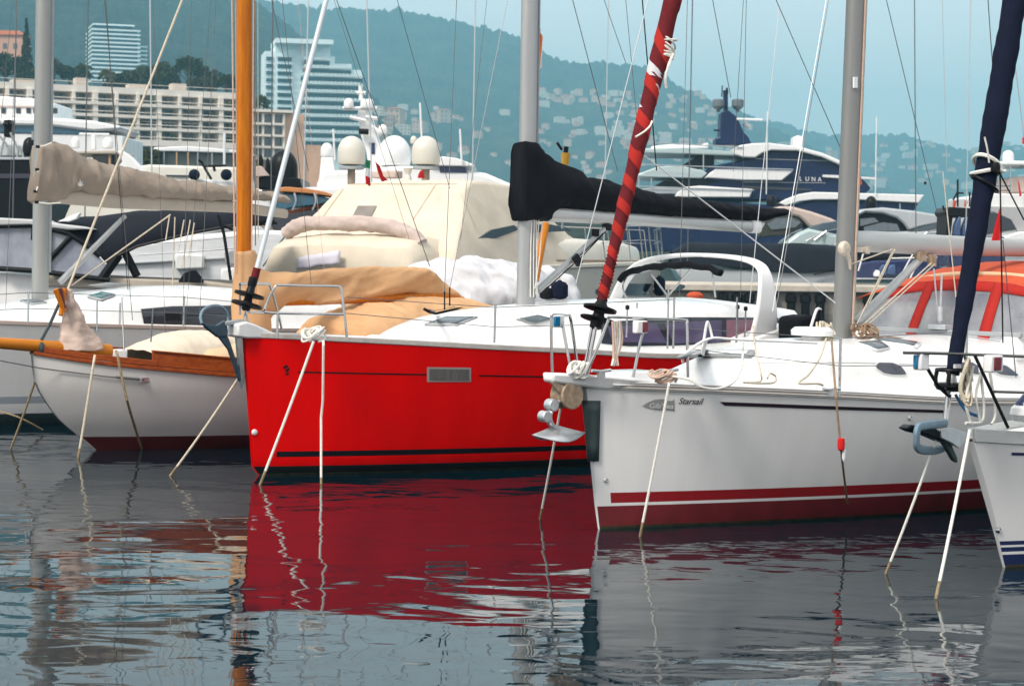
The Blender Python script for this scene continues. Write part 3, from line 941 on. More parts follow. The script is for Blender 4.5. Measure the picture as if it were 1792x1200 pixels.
# red wrapped headsail on the furler
genoa = stay(fd, (1052, 530), (1177, 0), 0, 0, 11.6)
g0, g1 = genoa
mb = MB()
nz, nk = 300, 18
gd = (g1 - g0).normalized()
gq = gd.to_track_quat('Z', 'Y').to_matrix()
Lg = (g1 - g0).length
secs = []
phi = 0
hs = []
for i in range(nz + 1):
    h = i / nz * Lg
    pitch = .17 if h < .5 else .22 if h < 1.3 else .34 if h < 2.3 else .62
    phi += 2 * PI * (Lg / nz) / pitch
    rr = .048 + .029 * min(1, h / 2.2) + .004 * math.sin(h * 9)
    if h > 8: rr *= 1 - .5 * (h - 8) / (Lg - 8)
    hs.append(h)
    secs.append([g0 + gd * h + (gq @ V((math.cos(2 * PI * k / nk - phi), math.sin(2 * PI * k / nk - phi), 0))) * (rr * (1 + .11 * (1 - k / nk))) for k in range(nk)])
mb.loft(secs)
for i in range(nz):
    for k in range(nk):
        h = hs[i] + .012 * math.sin(k * 2.1)
        mi = 1 if k < (8 if h < 1.4 else 6 if h < 2.4 else 4) else 0
        if 2.10 < h < 2.26 and 6 <= k <= 11: mi = 2
        if 1.80 < h < 2.0 and 5 <= k <= 7: mi = 2
        if 1.55 < h < 1.62 and 5 <= k <= 6: mi = 2
        mb.m[i * nk + k] = mi
mb.build('furled_headsail', [M['burgundy'], M['redcloth'], M['whitecloth']], wht, sharp=0)
kn = MB()
c = fd.Y(1162, 86)
for k in range(9):
    z = random.uniform(-.09, .09)
    pts = []
    tl = random.uniform(-.05, .05)
    for i in range(15):
        th = 2 * PI * i / 12 + k
        pts.append(c + gd * (z + tl * math.sin(th)) + (gq @ V((math.cos(th), math.sin(th), 0))) * .098)
    kn.tube(pts, .010, 6)
kn.tube(crv([c + V((.02, -.1, -.05)), c + V((-.05, -.12, -.15)), c + V((-.08, -.11, -.27)), c + V((-.06, -.1, -.36))], 5), .013, 6)
kn.build('sail_lashing', M['whiterope'], wht)
ws = MB()
ws.tube(crv([fd.Y(1112, 240, -.1), fd.Y(1128, 230, -.115), fd.Y(1138, 220, -.115), fd.Y(1141, 212, -.1)], 5), .009, 6)
ws.build('furling_line', M['whiterope'], wht)
dr = MB()
dr.lathe(fd.Y(1044, 566), [(.03, -.05), (.055, -.04), (.06, .02), (.155, .03), (.16, .045), (.06, .055), (.05, .09), (.05, .115), (.15, .125), (.152, .145), (.07, .155), (.045, .2), (.035, .26)], 24, rot=gq)
dr.build('furling_drum', M['plastic'], wht, sharp=30)
tubes(fd, wht, 'tack_link', [[(1043, 572, -.03), (1028, 650, -.03)], [(1036, 574, .03), (1022, 650, .03)]], .014, M['steel'])
wires(fd, wht, [
    ((1149, 299), (1124, 0), dict(ya=.6, yb=.6, m=M['plastic'], r=.006)), ((1008, 496), (1134, 0), dict(ya=.5, yb=.3, m=M['palewire'], r=.005)),
    ((1081, 300), (1002, 0), dict(ya=.9, yb=.9)), ((1095, 110), (1057, 0), dict(ya=1, yb=1, r=.003)), ((1116, 226), (1095, 0), dict(ya=1, yb=1, r=.003)),
    ((1360, 530), (1450, 0), dict(ya=-.8, yb=-.6, m=M['wire'], r=.004)), ((1352, 545), (1446, 0), dict(ya=-.85, yb=-.6, m=M['palewire'], r=.004)),
    ((1472, 262), (1358, 0), dict(ya=.4, yb=.4)), ((1640, 372), (1551, 0), dict(ya=.3, yb=.3, name='backstay')),
    ((1657, 300), (1649, 0), dict(ya=.6, yb=.6, m=M['palewire'], r=.003)), ((1673, 520), (1650, 300), dict(ya=-.3, yb=-.3, m=M['rope'], r=.006, zt=0)),
    ((1279, 171), (1247, 0), dict(ya=1.2, yb=1.2)), ((1462, 530), (1128, 273), dict(ya=-.5, yb=.5, m=M['palewire'], r=.007, zt=0, name='sheet')),
    ((1283, 300), (1301, 0), dict(ya=1.4, yb=1.2, r=.003)), ((1296, 520), (1306, 0), dict(ya=1.5, yb=1.2, r=.003))], 'shroud', zt=11.5)
# traveller, sprayhood, bimini
def bar(fr, parent, name, a, b, ya, yb, h, m):
    p, q = fr.Y(*a, ya), fr.Y(*b, yb)
    mb = MB()
    d = (q - p).normalized()
    s_ = V((-d.y, d.x, 0)).normalized()
    mb.loft([[c - s_ * h / 2, c + s_ * h / 2, c + s_ * h / 2 + V((0, 0, h)), c - s_ * h / 2 + V((0, 0, h))] for c in (p, q)])
    return mb.build(name, m, parent, bevel=.008)
xt = fd.Y(1640, 583, 0).x
trav = MB()
pa, pb = V((xt, 1.05, 0)), V((xt, -1.0, 0))
zt_ = fd.Y(1640, 580, 0).z
trav.box((xt, 0, zt_), (.05, 2.1, .045))
trav.build('traveller_track', M['greyplain'], wht, bevel=.008)
tc_ = MB()
tc_.box((xt, fd.X(1646, 571, xt).y, zt_ + .05), (.14, .22, .05))
tc_.tube([fd.X(1645, 566, xt), fd.X(1648, 480, xt)], .012, 8); tc_.tube([fd.X(1643, 566, xt), fd.X(1634, 470, xt)], .009, 8)
tc_.tube([fd.X(1645, 562, xt), fd.X(1645, 536, xt)], .03, 8)
tc_.build('mainsheet_block', M['galv'], wht, bevel=.01)
for sd in (-1, 1):
    MB().loft([[V((xt + a * w, sd * .95 + a2 * w, z)) for a, a2 in ((-1, -1), (1, -1), (1, 1), (-1, 1))] for z, w in ((zt_ - .24, .2), (zt_ - .1, .1), (zt_ - .02, .07))]).build('traveller_pedestal', M['gel'], wht, sharp=0)
# sprayhood: a red-framed clear-windowed hood across the cabin top
xh = xt + .10
hoodrows = []
for i in range(13):                     # i: from the base in front, up and aft
    f = i / 12
    row = []
    for j in range(25):
        g = j / 24 * 2 - 1
        w = 1.62 - .12 * f
        yy = g * w
        arch = (1 - abs(g)**2.6)
        zz = zt_ - .18 + (f**.85) * (.70 * (.55 + .45 * arch))
        xx = xh + f * .34 + .35 * abs(g)**2.5 * (1 - f * .5)
        row.append(V((xx, yy, zz)))
    hoodrows.append(row)
def patch(rows, i0, i1, j0, j1, off=0.0, mi=0, mb=None):
    mb = mb or MB()
    sub = [[p + V((-off, 0, off * .6)) for p in r[j0:j1 + 1]] for r in rows[i0:i1 + 1]]
    return mb.grid(sub, mi)
hood = patch(hoodrows, 0, 12, 0, 24)
hood.build('sprayhood_window', M['vinyl'], wht, sharp=0)
trim = MB()
patch(hoodrows, 10, 12, 0, 24, .008, 0, trim)
patch(hoodrows, 0, 1, 0, 24, .008, 0, trim)
for j in (0, 23): patch(hoodrows, 0, 12, j, j + 1, .010, 0, trim)
for j in (8, 15): patch(hoodrows, 0, 12, j, j + 1, .010, 0, trim)
trim.build('sprayhood_trim', M['redcloth'], wht, solid=.01, sharp=0)
toprows = []
for i in range(9):
    f = i / 8
    toprows.append([p + V((f * 1.5, 0, .16 * f * (1 - .3 * f))) for p in hoodrows[12]])
MB().grid(toprows).crumple(.02, 2.5, 4).build('sprayhood_top', M['redcloth'], wht, solid=.01, sharp=0)
pipe = [r for r in hoodrows[12]]
MB().tube([p + V((.28, 0, .075)) for p in pipe], .028, 8).build('sprayhood_piping', M['tanlight'], wht)
brow = []
for i in range(13):
    f = i / 12
    brow.append([V((xh + .35 + f * 3.0, g / 12 * 1.45, zt_ + .50 + .24 * math.sin(min(1, f * 2.4) * PI / 2) - .20 * abs(g / 12)**2.6)) for g in range(-12, 13)])
MB().grid(brow).crumple(.025, 2.0, 5).build('bimini', M['coral'], wht, solid=.012, sharp=0)
side = MB()
side.grid([[V((p.x, p.y, p.z)), V((p.x, p.y * 1.02, p.z - .55))] for p in [r[0] for r in brow]])
side.build('bimini_side_panel', M['vinyl'], wht, solid=.004)
# plough anchor
anc = root('anchor', fd, 'galvanised plough anchor hanging from the bow platform of the white sloop', 'anchor', 'anchors hanging at the bows')
mb = MB()
mb.tube(crv([fd.Y(1000, 690, 0), fd.Y(985, 696, 0), fd.Y(972, 708, 0), fd.Y(962, 722, 0), fd.Y(962, 738, 0), fd.Y(972, 750, 0), fd.Y(980, 756, 0)], 5), [.03, .045], 10, flat=.5)
mb.lathe(fd.Y(971, 709, -.045), [(.01, 0), (.055, 0), (.055, .09), (.01, .09)], 14, rot=Matrix.Rotation(R(-90), 3, 'X'))
mb.lathe(fd.Y(959, 729, -.045), [(.01, 0), (.05, 0), (.05, .09), (.01, .09)], 14, rot=Matrix.Rotation(R(-90), 3, 'X'))
mb.build('shank', M['galv'], anc, bevel=.006)
a_, b_, t_, k_ = fd.Y(931, 761, 0), fd.Y(1024, 757, 0), fd.Y(972, 744, 0), fd.Y(975, 769, 0)
fl = MB()
for sd in (-1, 1):
    wing = [[a_.lerp(b_, i / 14) for i in range(15)]]
    rows = []
    for i in range(15):
        f = i / 14
        tri = min(f / .45, (1 - f) / .55)
        ridge = a_.lerp(b_, f) + V((0, 0, .075 * tri**1.1))
        lowp = a_.lerp(b_, f) + V((0, sd * .15 * tri**.8, -.06 * math.sin(tri * PI / 2)))
        rows.append([ridge, ridge.lerp(lowp, .5) + V((0, sd * .01 * tri, -.02 * tri)), lowp])
    fl.grid(rows)
fl.build('fluke', M['galv'], anc, solid=.012, sharp=50)
# ================================================================== blue-striped sloop at the right edge
fe = Fr(1757, 992)
blu = root('sailing_yacht', fe, 'white sloop with navy waterline stripes and navy furled headsail, only its bow in view', 'sailboat', 'sailing boats moored bow-out')
he = Hull(fe, 9.0, [(-.3, .17), (0, 0), (.5, -.2), (.9, -.40), (1.2, -.55)], 1.5, sm=.6, e=2.1, ew=1.6, wlr=.82, q=.85,
          sheer_px=[(1672, 771), (1720, 774), (1792, 778)], sheer=[(3, .92), (9, .85)])
he.build([(0, 0), (.02, 2), (.105, 0), (.128, 1), (.165, 0), (.182, 1), (.215, 0)], [M['navy'], M['gelside'], M['scum']], 1, blu)
he.deck(M['deck'], blu, dz=.03)
he.rail(.03, .105, M['alubeam'], blu, inset=0, dz=.0, out=.014, name='toe_rail')
he.rail(.012, .018, M['gel'], blu, inset=0, dz=.055, out=.022, name='toe_rail_bead', t0=.07)
decal(fe, he.bv, [(1770, 791), (1830, 792)], [(1770, 796), (1830, 797)], .005, 10, 1).build('hull_stripe', M['navy'], blu)
p = fe.hit(he.bv, 1747, 927)[0]
MB().lathe(p + V((0, .01, 0)), [(.001, 0), (.024, 0), (.024, .02), (.012, .03), (.001, .025)], 14, rot=Matrix.Rotation(R(90), 3, 'X')).build('skin_fitting', M['steel'], blu)
base_e = lambda x: he.sheer(x) + .04
cabin([(x, .2 + .8 * min(1, max(0, (x - 1.2) / 2.5))**.6, base_e(x), base_e(x) + .02 + .33 * min(1, max(0, (x - 1.2) / 2.2))**.8) for x in [1.2 + i * .25 for i in range(24)]]).build('coachroof', M['gel'], blu, sharp=60)
tubes(fe, blu, 'pulpit', [
    [(1581, 617, -.02), (1640, 618, -.12), (1720, 621, -.3), (1800, 624, -.45), (1900, 628, -.62)]], .012, M['darksteel'])
tubes(fe, blu, 'pulpit', [
    [(1740, 685, -.36), (1800, 687, -.45), (1900, 690, -.6)]], .011, M['darksteel'])
tubes(fe, blu, 'pulpit_post', [[(1608, 618, -.04), (1640, 672, -.02), (1662, 694, 0)], [(1706, 622, -.28), (1764, 748, -.34)]], .013, M['plastic'])
tubes(fe, blu, 'forestay_brace', [[(1680, 690, -.02), (1698, 735, -.05)], [(1663, 690, 0), (1655, 740, 0)], [(1687, 620, .1), (1700, 660, .1)]], .012, M['steel'])
for px, py, y, lm, s in ((1612, 632, -.04, 'greenlight', -1), (1738, 636, -.34, 'redlight', 1)):
    c = fe.Y(px, py, y)
    o = MB().box(c, (.15 if s > 0 else .1, .08, .13)).build('navigation_light', M['whiteplain'], blu, bevel=.012)
    MB().box(c + V((.0 if s > 0 else -.06, -.035 if s > 0 else 0, 0)), (.085 if s > 0 else .035, .03, .10)).build('lens', M[lm], o, bevel=.006)
# furled headsail
g0, g1 = stay(fe, (1667, 655), (1776, 0), 0, 0, 11)
mb = MB()
gd = (g1 - g0).normalized(); gq = gd.to_track_quat('Z', 'Y').to_matrix(); Lg = (g1 - g0).length
secs = []
for i in range(150):
    h = i / 149 * Lg
    rr = .047 + .041 * min(1, h / 1.9)**.8 + .003 * math.sin(h * 13)
    if h > 6: rr *= 1 - .5 * (h - 6) / (Lg - 6)
    if h < .12: rr = .05
    secs.append([g0 + gd * h + (gq @ V((math.cos(2 * PI * k / 16), math.sin(2 * PI * k / 16), 0))) * rr * (1 + .10 * ((k / 16 + h / .16) % 1.0)) for k in range(16)])
mb.loft(secs).build('furled_headsail', M['navycloth'], blu, sharp=0)
lash = MB()
c = fe.Y(1727, 295)
hh = (c - g0).dot(gd)
cc = g0 + gd * hh
def loopat(z, tilt, r, rad, ph0=0, n=20, arc=1.0):
    return [cc + gd * (z + tilt * math.sin(2 * PI * i / n * arc + ph0)) + (gq @ V((math.cos(2 * PI * i / n * arc), math.sin(2 * PI * i / n * arc), 0))) * rad for i in range(n + 1)]
lash.tube(loopat(.03, .05, .01, .112), .016, 6)
lash.tube(loopat(-.02, -.045, .01, .112, .4), .016, 6)
lash.tube(loopat(-.12, .05, .01, .112, 1), .012, 6, 1)
k0 = fe.Y(1742, 293, -.12)
lash.lathe(k0, [(.01, -.04), (.035, -.03), (.04, 0), (.03, .035), (.01, .04)], 10, 1)
lash.tube(crv([k0, k0 + V((.07, -.02, -.03)), k0 + V((.12, 0, -.02))], 4), .013, 6)
lash.tube(crv([fe.Y(1723, 240, -.11), fe.Y(1728, 262, -.12), fe.Y(1731, 285, -.12)], 4), .007, 6)
lash.build('sail_lashing', [M['whiterope'], M['plastic']], blu)
cl_ = MB()
cl_.box(fe.Y(1666, 640, -.0) + V((0, -.05, 0)), (.07, .02, .03))
cl_.build('sail_tack_band', M['whitecloth'], blu)
# black furler cage
cg = MB()
c = fe.Y(1665, 662)
rx = .115
for a in range(4):
    th = a * PI / 2 + .5
    q = V((math.cos(th) * rx, math.sin(th) * rx, 0))
    cg.tube([c + q * .95 + V((0, 0, .065)), c + q * 1.05 + V((0, 0, .0)), c + q + V((0, 0, -.06))], .016, 6)
ring = lambda z, r: [c + V((math.cos(2 * PI * i / 20) * r, math.sin(2 * PI * i / 20) * r, z)) for i in range(21)]
cg.tube(ring(.065, rx * .98), .014, 6)
cg.lathe(c, [(.02, -.10), (.06, -.10), (.11, -.085), (.125, -.06), (.118, -.035), (.04, -.03), (.03, .02)], 20)
cg.build('furling_drum', M['plastic'], blu, sharp=30)
MB().lathe(c, [(.03, -.04), (.045, -.03), (.02, .09), (.018, .1)], 14).build('drum_core', M['galv'], blu)
tubes(fe, blu, 'tack_link', [[(1660, 680, .02), (1653, 745, 0)], [(1655, 676, -.03), (1660, 686, -.02)]], .02, M['steel'])
wires(fe, blu, [((1755, 600), (1750, 295), dict(ya=-.12, yb=-.12, m=M['plastic'], r=.006, zt=0, name='furling_line')), ((1792, 385), (1748, 300), dict(ya=-.15, yb=-.12, m=M['plastic'], r=.006, zt=0, name='furling_line')),
                ((1739, 145), (1729, 0), dict(ya=.5, yb=.5)), ((1792, 240), (1776, 110), dict(ya=.5, yb=.5, m=M['palewire'])), ((1778, 660), (1755, 420), dict(ya=-.12, yb=-.12, zt=0))], 'stay', zt=10)
mE, _, _ = spar(fe, (2085, 640), (2110, 0), .1, 12, z0=1.0)
mE.build('mast', M['alu'], blu)
for pts in ([(1722, 640), (1708, 690), (1715, 735)], [(1704, 640), (1690, 700), (1700, 742)], [(1732, 650), (1742, 720), (1735, 742)], [(1716, 650), (1722, 715), (1716, 738), (1690, 740)]):
    MB().tube(crv([fe.Y(x, y, -.22) for x, y in pts], 6), .011, 6).build('bow_line', M['whiterope'], blu)
MB().tube(crv([fe.Y(1672, 690, -.05), fe.Y(1690, 718, -.1), (fe.Y(1712, 728, -.2))], 6), .012, 6).build('bow_line', M['bluerope'], blu)
cm = MB()
for k in range(9):
    c = fe.Y(1690 + random.uniform(0, 6), 645, -.2 + random.uniform(-.03, .03))
    rr = random.uniform(.03, .06)
    hgt = random.uniform(.12, .2)
    cm.tube([c + V((math.cos(2 * PI * i / 14) * rr, .02 * math.sin(i), -.1 + math.sin(2 * PI * i / 14) * hgt)) for i in range(15)], .010, 6)
tag(cm.build('rope_coil', M['rope'], None), 'beige rope coil hanging from the dark pulpit at the right edge', 'rope').matrix_world = fe.M
# bow fitting, anchor
fit = MB()
for y in (-.07, .05):
    fit.prism([fe.Y(a, b, y) for a, b in ((1648, 752), (1662, 747), (1692, 757), (1690, 772), (1678, 784), (1668, 776), (1648, 766))], (0, .02, 0))
fit.build('bow_roller', M['galv'], blu, bevel=.004)
ra = root('anchor', fe, 'pale blue hooped anchor with a black tip on the bow at the right edge', 'anchor', 'anchors hanging at the bows')
MB().tube(crv([fe.Y(*q) for q in [(1655, 740, -.05), (1620, 744, -.1), (1607, 748, -.12), (1604, 765, -.12), (1606, 783, -.1), (1625, 788, .0), (1648, 785, .08), (1670, 770, .12)]], 6), [.022, .022], 8, flat=1.6).build('roll_bar', M['anchorblue'], ra)
bl = MB()
bl.prism([fe.Y(a, b, -.05) for a, b in ((1587, 750), (1597, 743), (1640, 750), (1660, 762), (1655, 775), (1625, 762), (1600, 756))], (0, .1, 0))
bl.build('fluke', M['black'], ra, bevel=.015)
MB().prism([fe.Y(a, b, -.02) for a, b in ((1640, 762), (1660, 764), (1676, 800), (1677, 810), (1670, 806), (1655, 780))], (0, .04, 0)).build('shank', M['slate'], ra, bevel=.01)
# fender lying on the foredeck
fb = root('fender', fe, 'small blue and white fender lying on the foredeck at the right edge', 'fender')
c = fe.Y(1795, 718, -.3)
MB().lathe(c, [(.02, -.09), (.09, -.08), (.12, -.03), (.11, .02), (.08, .045)], 20).build('body', M['whiteplain'], fb)
MB().lathe(c, [(.085, .04), (.075, .07), (.05, .09), (.03, .12), (.01, .13)], 20).build('cap', M['navy'], fb)
# ================================================================== classic wooden-masted yacht
fb_ = Fr(168, 787)
cla = root('sailing_yacht', fb_, 'classic white yacht with a varnished wooden mast, bowsprit and rail beside the red sloop', 'sailboat', 'sailing boats moored bow-out')
hb = Hull(fb_, 9.2, [(-.3, .45), (0, 0), (.12, -.13), (.35, -.45), (.6, -.66), (.85, -.80), (1.3, -.86)], 1.5, sm=.5, e=2.3, ew=2.0, wlr=.8, q=.7,
          sheer_px=[(84, 622), (150, 632), (250, 643), (330, 650), (420, 657)], sheer=[(5, .83), (9.2, .95)])
hb.build([(0, 0), (.17, 0)], [M['maroonaf'], M['oldwhite']], 1, cla, sharp=60)
hb.rail(.035, .045, M['woodh'], cla, inset=0, dz=-.02, out=.03, name='rubbing_strake')
hb.rail(.03, .17, M['woodh'], cla, inset=.0, dz=.03, out=-.02, name='bulwark', t0=.12)
hb.rail(.06, .02, M['woodh'], cla, inset=.0, dz=.2, out=.0, name='cap_rail', t0=.12)
hb.rail(.04, .07, M['woodh'], cla, inset=.0, dz=.03, out=-.01, name='bow_rail', t0=.0, t1=.125)
hb.deck(M['teak'], cla, dz=.06)
# bowsprit, bobstay, stem iron
a, b = fb_.Y(-60, 596, 0), fb_.Y(192, 614, 0)
MB().tube([a, a.lerp(b, .5), b], [.06, .075, .085], 16).build('bowsprit', M['woodsprit'], cla)
MB().box(b + V((.1, 0, -.05)), (.2, .18, .14)).build('bitts', M['gel'], cla, bevel=.02)
MB().prism([fb_.Y(x, y, -.05) for x, y in ((62, 612), (76, 606), (82, 622), (76, 655), (68, 656), (67, 630))], (0, .1, 0)).build('stem_iron', M['slate'], cla, bevel=.01)
MB().lathe(fb_.Y(72, 610, 0) + V((-.06, 0, 0)), [(.09, 0), (.1, .02), (.1, .05), (.09, .07)], 18, rot=Matrix.Rotation(R(90), 3, 'Y')).build('cranse_iron', M['slate'], cla)
cp_ = fb_.hit(hb.bv, 250, 664)[0]
mb = MB()
mb.tube([fb_.Y(-80, 616, -.05), fb_.Y(70, 644, -.16), fb_.hit(hb.bv, 100, 648)[0] + V((0, -.03, 0)), fb_.hit(hb.bv, 180, 658)[0] + V((0, -.03, 0)), cp_ + V((0, -.03, 0))], .008, 6)
mb.tube([fb_.hit(hb.bv, 200, 659)[0] + V((0, -.035, 0)), cp_ + V((0, -.035, 0))], .016, 8)
mb.box(cp_ + V((.05, -.02, 0)), (.2, .03, .06), 1)
mb.build('whisker_stay', [M['wire'], M['galv']], cla, bevel=.006)
# wooden mast
mm, lo, hi = spar(fb_, (427, 560), (427.5, 0), .105, 12.5, flat=.95)
mm.build('mast', M['wood'], cla)
for (a_, b_, m_, rr) in (((411, 480), (406, 0), 'pinkrope', .012), ((415, 480), (412, 0), 'pinkrope', .008), ((440, 480), (444, 0), 'pinkrope', .009), ((447, 430), (446, 60), 'brownrope', .009), ((452, 420), (451, 0), 'rope', .006)):
    pts = stay(fb_, a_, b_, -.12, -.12, 12)
    MB().tube(pts, rr, 6).build('halyard', M[m_], cla)
# mast base wrapped in tan canvas, boom cover hanging in folds
cw = outline(fb_, [(411, 441), (443, 440)], [(418, 600), (452, 600)], .2, 14, 20, power=2)
mb = MB()
rows = []
for i in range(22):
    f = i / 21
    py = 440 + f * 150
    l, r_ = fb_.Y(411 - f * 2, py, 0), fb_.Y(444 + 30 * f**.7, py, 0)
    c, h = (l + r_) / 2, (r_ - l).x / 2
    rows.append([c + V((math.cos(2 * PI * k / 22) * h, math.sin(2 * PI * k / 22) * h * .8, 0)) for k in range(22)])
mb.loft(rows).crumple(.03, 4, 2, (1, 1, .5)).build('mast_cover', M['tan'], cla, sharp=0)
tc = outline(fb_, [(436, 462), (470, 474), (520, 476), (600, 470), (650, 466), (740, 468), (770, 485), (806, 519)],
             [(436, 590), (470, 560), (500, 532), (560, 536), (640, 525), (720, 512), (780, 518), (808, 527)],
             lambda t: .17 * (1 - .55 * t), 150, 44, power=2.4)
tc.crease(.06, .9, (0, -1, 0), 5, (.6, .6, 2.0), 1.1).crumple(.03, 1.3, 6, (.7, 1, 1.6), .7).crumple(.016, 4.5, 3, (.5, 1, 2.6), 1.0)
tc.build('boom_cover', M['tan'], cla, sharp=0)
MB().tube([fb_.Y(470, 528, 0), fb_.Y(800, 518, 0)], .06, 12).build('boom', M['wood'], cla)
# tan cockpit cover, cream foredeck cover
dk = lambda x: hb.sheer(x) - .06
def mound(name, m, pl, w, fr, parent, base, y0=0.0, amp=.03, n=90, nk=41, sd=0):
    mb = MB()
    rows = []
    for px, py in samp(pl, n):
        p = fr.Y(px, py, y0)
        z0 = base(p.x)
        h = max(.01, p.z - z0)
        rows.append([V((p.x, y0 + w * math.copysign(abs(math.cos(PI * k / (nk - 1)))**.7, math.cos(PI * k / (nk - 1))), z0 + h * math.sin(PI * k / (nk - 1))**.6)) for k in range(nk)])
    mb.grid(rows).crease(amp * 1.1, 1.5, (0, -.8, .4), sd, (1, .8, 1), .6).crumple(amp, 1.8, 9 + sd, (1, .7, 1), .6).crumple(amp * .5, 5, 12 + sd, (1.6, .5, 1), .6)
    return mb.build(name, m, parent, sharp=0, solid=.008)
mound('cockpit_cover', M['tan'], [(572, 592), (580, 560), (600, 545), (650, 530), (740, 519), (790, 521), (850, 545), (900, 580)], .95, fb_, cla, dk, amp=.05, n=120, nk=51, sd=1)
mound('foredeck_cover', M['creamcloth'], [(238, 612), (256, 600), (300, 584), (360, 577), (420, 590), (450, 600)], .55, fb_, cla, dk, y0=-.1, amp=.03, n=90, nk=41, sd=2)
mound('deckhouse', M['tanlight'], [(300, 620), (320, 596), (420, 582), (560, 590), (580, 610)], .8, fb_, cla, dk, y0=0, amp=.01, n=60, sd=3)
# headsail stowed in a canvas bag against the forestay
bag = MB()
rows = []
for i in range(60):
    f = i / 59
    l = fb_.Y(112 + f * -8, 506 + f * 106, 0); r_ = fb_.Y(126 + 54 * f**1.3, 506 + f * 106, 0)
    c, h = (l + r_) / 2, (r_ - l).length / 2
    rows.append([c + V((math.cos(2 * PI * k / 24), 0, 0)) * h + V((0, math.sin(2 * PI * k / 24) * (.06 + .12 * f), 0)) for k in range(24)])
bag.loft(rows).crease(.035, 3, (-.3, -1, 0), 2, (2, 1, .5)).crumple(.03, 3.5, 3, (2, 1, .6)).crumple(.015, 9, 5)
bag.build('headsail_bag', mat('pale_pink_canvas', (.58, .46, .39), .9, var=.18, vs=3, bump=.006, bs=30), cla, sharp=0)
rl = MB()
for k, (x0, y0, x1, y1) in enumerate(((97, 506, 112, 545), (104, 505, 112, 540), (113, 505, 106, 552))):
    rl.tube([fb_.Y(x0, y0, -.12 + .03 * k), fb_.Y(x1, y1, -.12)], [.035, .028], 8, k % 2)
rl.build('hank_roll', [M['wood'], M['maroonaf']], cla)
fs = stay(fb_, (118, 508), (319, 0), 0, 0, 12)
MB().tube(fs, [.016, .014], 8).build('forestay', M['rope'], cla)
MB().tube([fb_.Y(104, 530, -.05), fb_.Y(86, 570, -.03), fb_.Y(66, 606, 0)], .02, 8).build('stay_tackle', M['slate'], cla)
MB().tube(stay(fb_, (125, 500), (298, 376), 0, .1), .010, 6).build('sheet', M['rope'], cla)
tubes(fb_, cla, 'bottlescrew', [[(213, 520, -.5), (217, 612, -.8)], [(268, 540, -.9), (264, 598, -1.0)]], .009, M['wire'])
wires(fb_, cla, [
    ((349, 560), (378, 0), dict(ya=-1.2, yb=-.9, m=M['wire'])), ((320, 560), (335, 0), dict(ya=-1.1, yb=-.9, r=.003)), ((322, 600), (369, 0), dict(ya=1.0, yb=.8, r=.003)),
    ((232, 560), (183, 0), dict(ya=1.2, yb=.9, r=.005)), ((540, 300), (475, 0), dict(ya=.8, yb=.8, r=.005, zt=11)), ((545, 500), (494, 0), dict(ya=-.8, yb=-.8, r=.004)), ((568, 480), (521, 0), dict(ya=-.5, yb=-.5, r=.003, m=M['pinkrope'])),
    ((752, 466), (589, 0), dict(ya=-.4, yb=-.4, r=.006, name='backstay')), ((716, 418), (660, 240), dict(ya=.5, yb=.5, r=.003)),
    ((290, 600), (268, 0), dict(ya=.5, yb=.5, r=.003))], 'shroud', zt=11.5)
for x0, y0, x1, y1 in ((297, 375, 290, 420), (306, 380, 302, 500), (322, 385, 312, 440), (333, 385, 318, 470), (340, 390, 330, 450)):
    MB().tube([fb_.Y(x0, y0, .4), fb_.Y(x1, y1, .35)], .009, 6).build('running_tackle', M['rope'], cla)
# varnished boat pole stowed upright at the stern
tag(MB().tube([fb_.Y(934, 492, .3), fb_.Y(956, 390, .3)], [.075, .05], 10).build('wooden_pole', M['woodsprit'], None, bevel=.01),
    'short varnished wooden pole leaning behind the mast of the red sloop', 'pole').matrix_world = fb_.M

# ================================================================== modern white sloop at the left edge
fa = Fr(72, 522, d=29, loc=(4.0, 0))
mod = root('sailing_yacht', fa, 'white sloop with a taupe boom cover and grey mast at the left edge', 'sailboat', 'sailing boats moored bow-out')
ha = Hull(fa, 11.5, [(-.3, .3), (0, 0), (.5, -.1), (1.6, -.5)], 1.8, sm=.5, e=2.2, ew=1.8, wlr=.86, q=.75,
          sheer=[(-.5, 1.55), (2, 1.44), (4, 1.36), (8, 1.25), (11.5, 1.25)])
ha.build([(0, 0), (.16, 0), (.30, 1), (.40, 2)], [M['slate'], M['gelside'], M['hulllow']], 1, mod)
ha.deck(M['deck'], mod, dz=.02)
ha.rail(.05, .06, mat('dusty_rose_rail', (.46, .37, .33), .5, var=.15), mod, inset=0, dz=-.01, out=.012)
base_a = lambda x: ha.sheer(x) + .02
tA = [(-160, 545), (-80, 540), (0, 534), (60, 527), (110, 517), (200, 506), (260, 500), (330, 499), (420, 505), (520, 515)]
cabA = cabin(cabin_px(fa, tA, lambda x: .3 + 1.0 * min(1, max(0, (x - 1.2) / 3.2))**.6, base_a, 50))
cabA.build('coachroof', M['gel'], mod, sharp=60)
bA = cabA.bvh()
decal(fa, bA, [(246, 541), (300, 536), (460, 534)], [(252, 569), (300, 571), (460, 575)], .008, 20, 3).build('saloon_window', M['glass'], mod)
decal(fa, bA, [(288, 547), (314, 547)], [(288, 560), (316, 560)], .014, 4, 2).build('opening_port', M['plastic'], mod)
hatch(fa, bA, [(153, 522), (178, 514), (202, 518), (178, 528)], mod, M['greyplain'], M['greenglass'], .02)
hatch(fa, bA, [(35, 528), (60, 526), (82, 531), (55, 534)], mod, M['greyplain'], M['hatchglass'], .012)
hatch(fa, bA, [(153, 499), (190, 494), (232, 498), (190, 505)], mod, M['greyplain'], M['hatchglass'], .012)
mA, loA, hiA = spar(fa, (70, 522), (77, 0), .125, 13, z0=1.6, flat=.85)
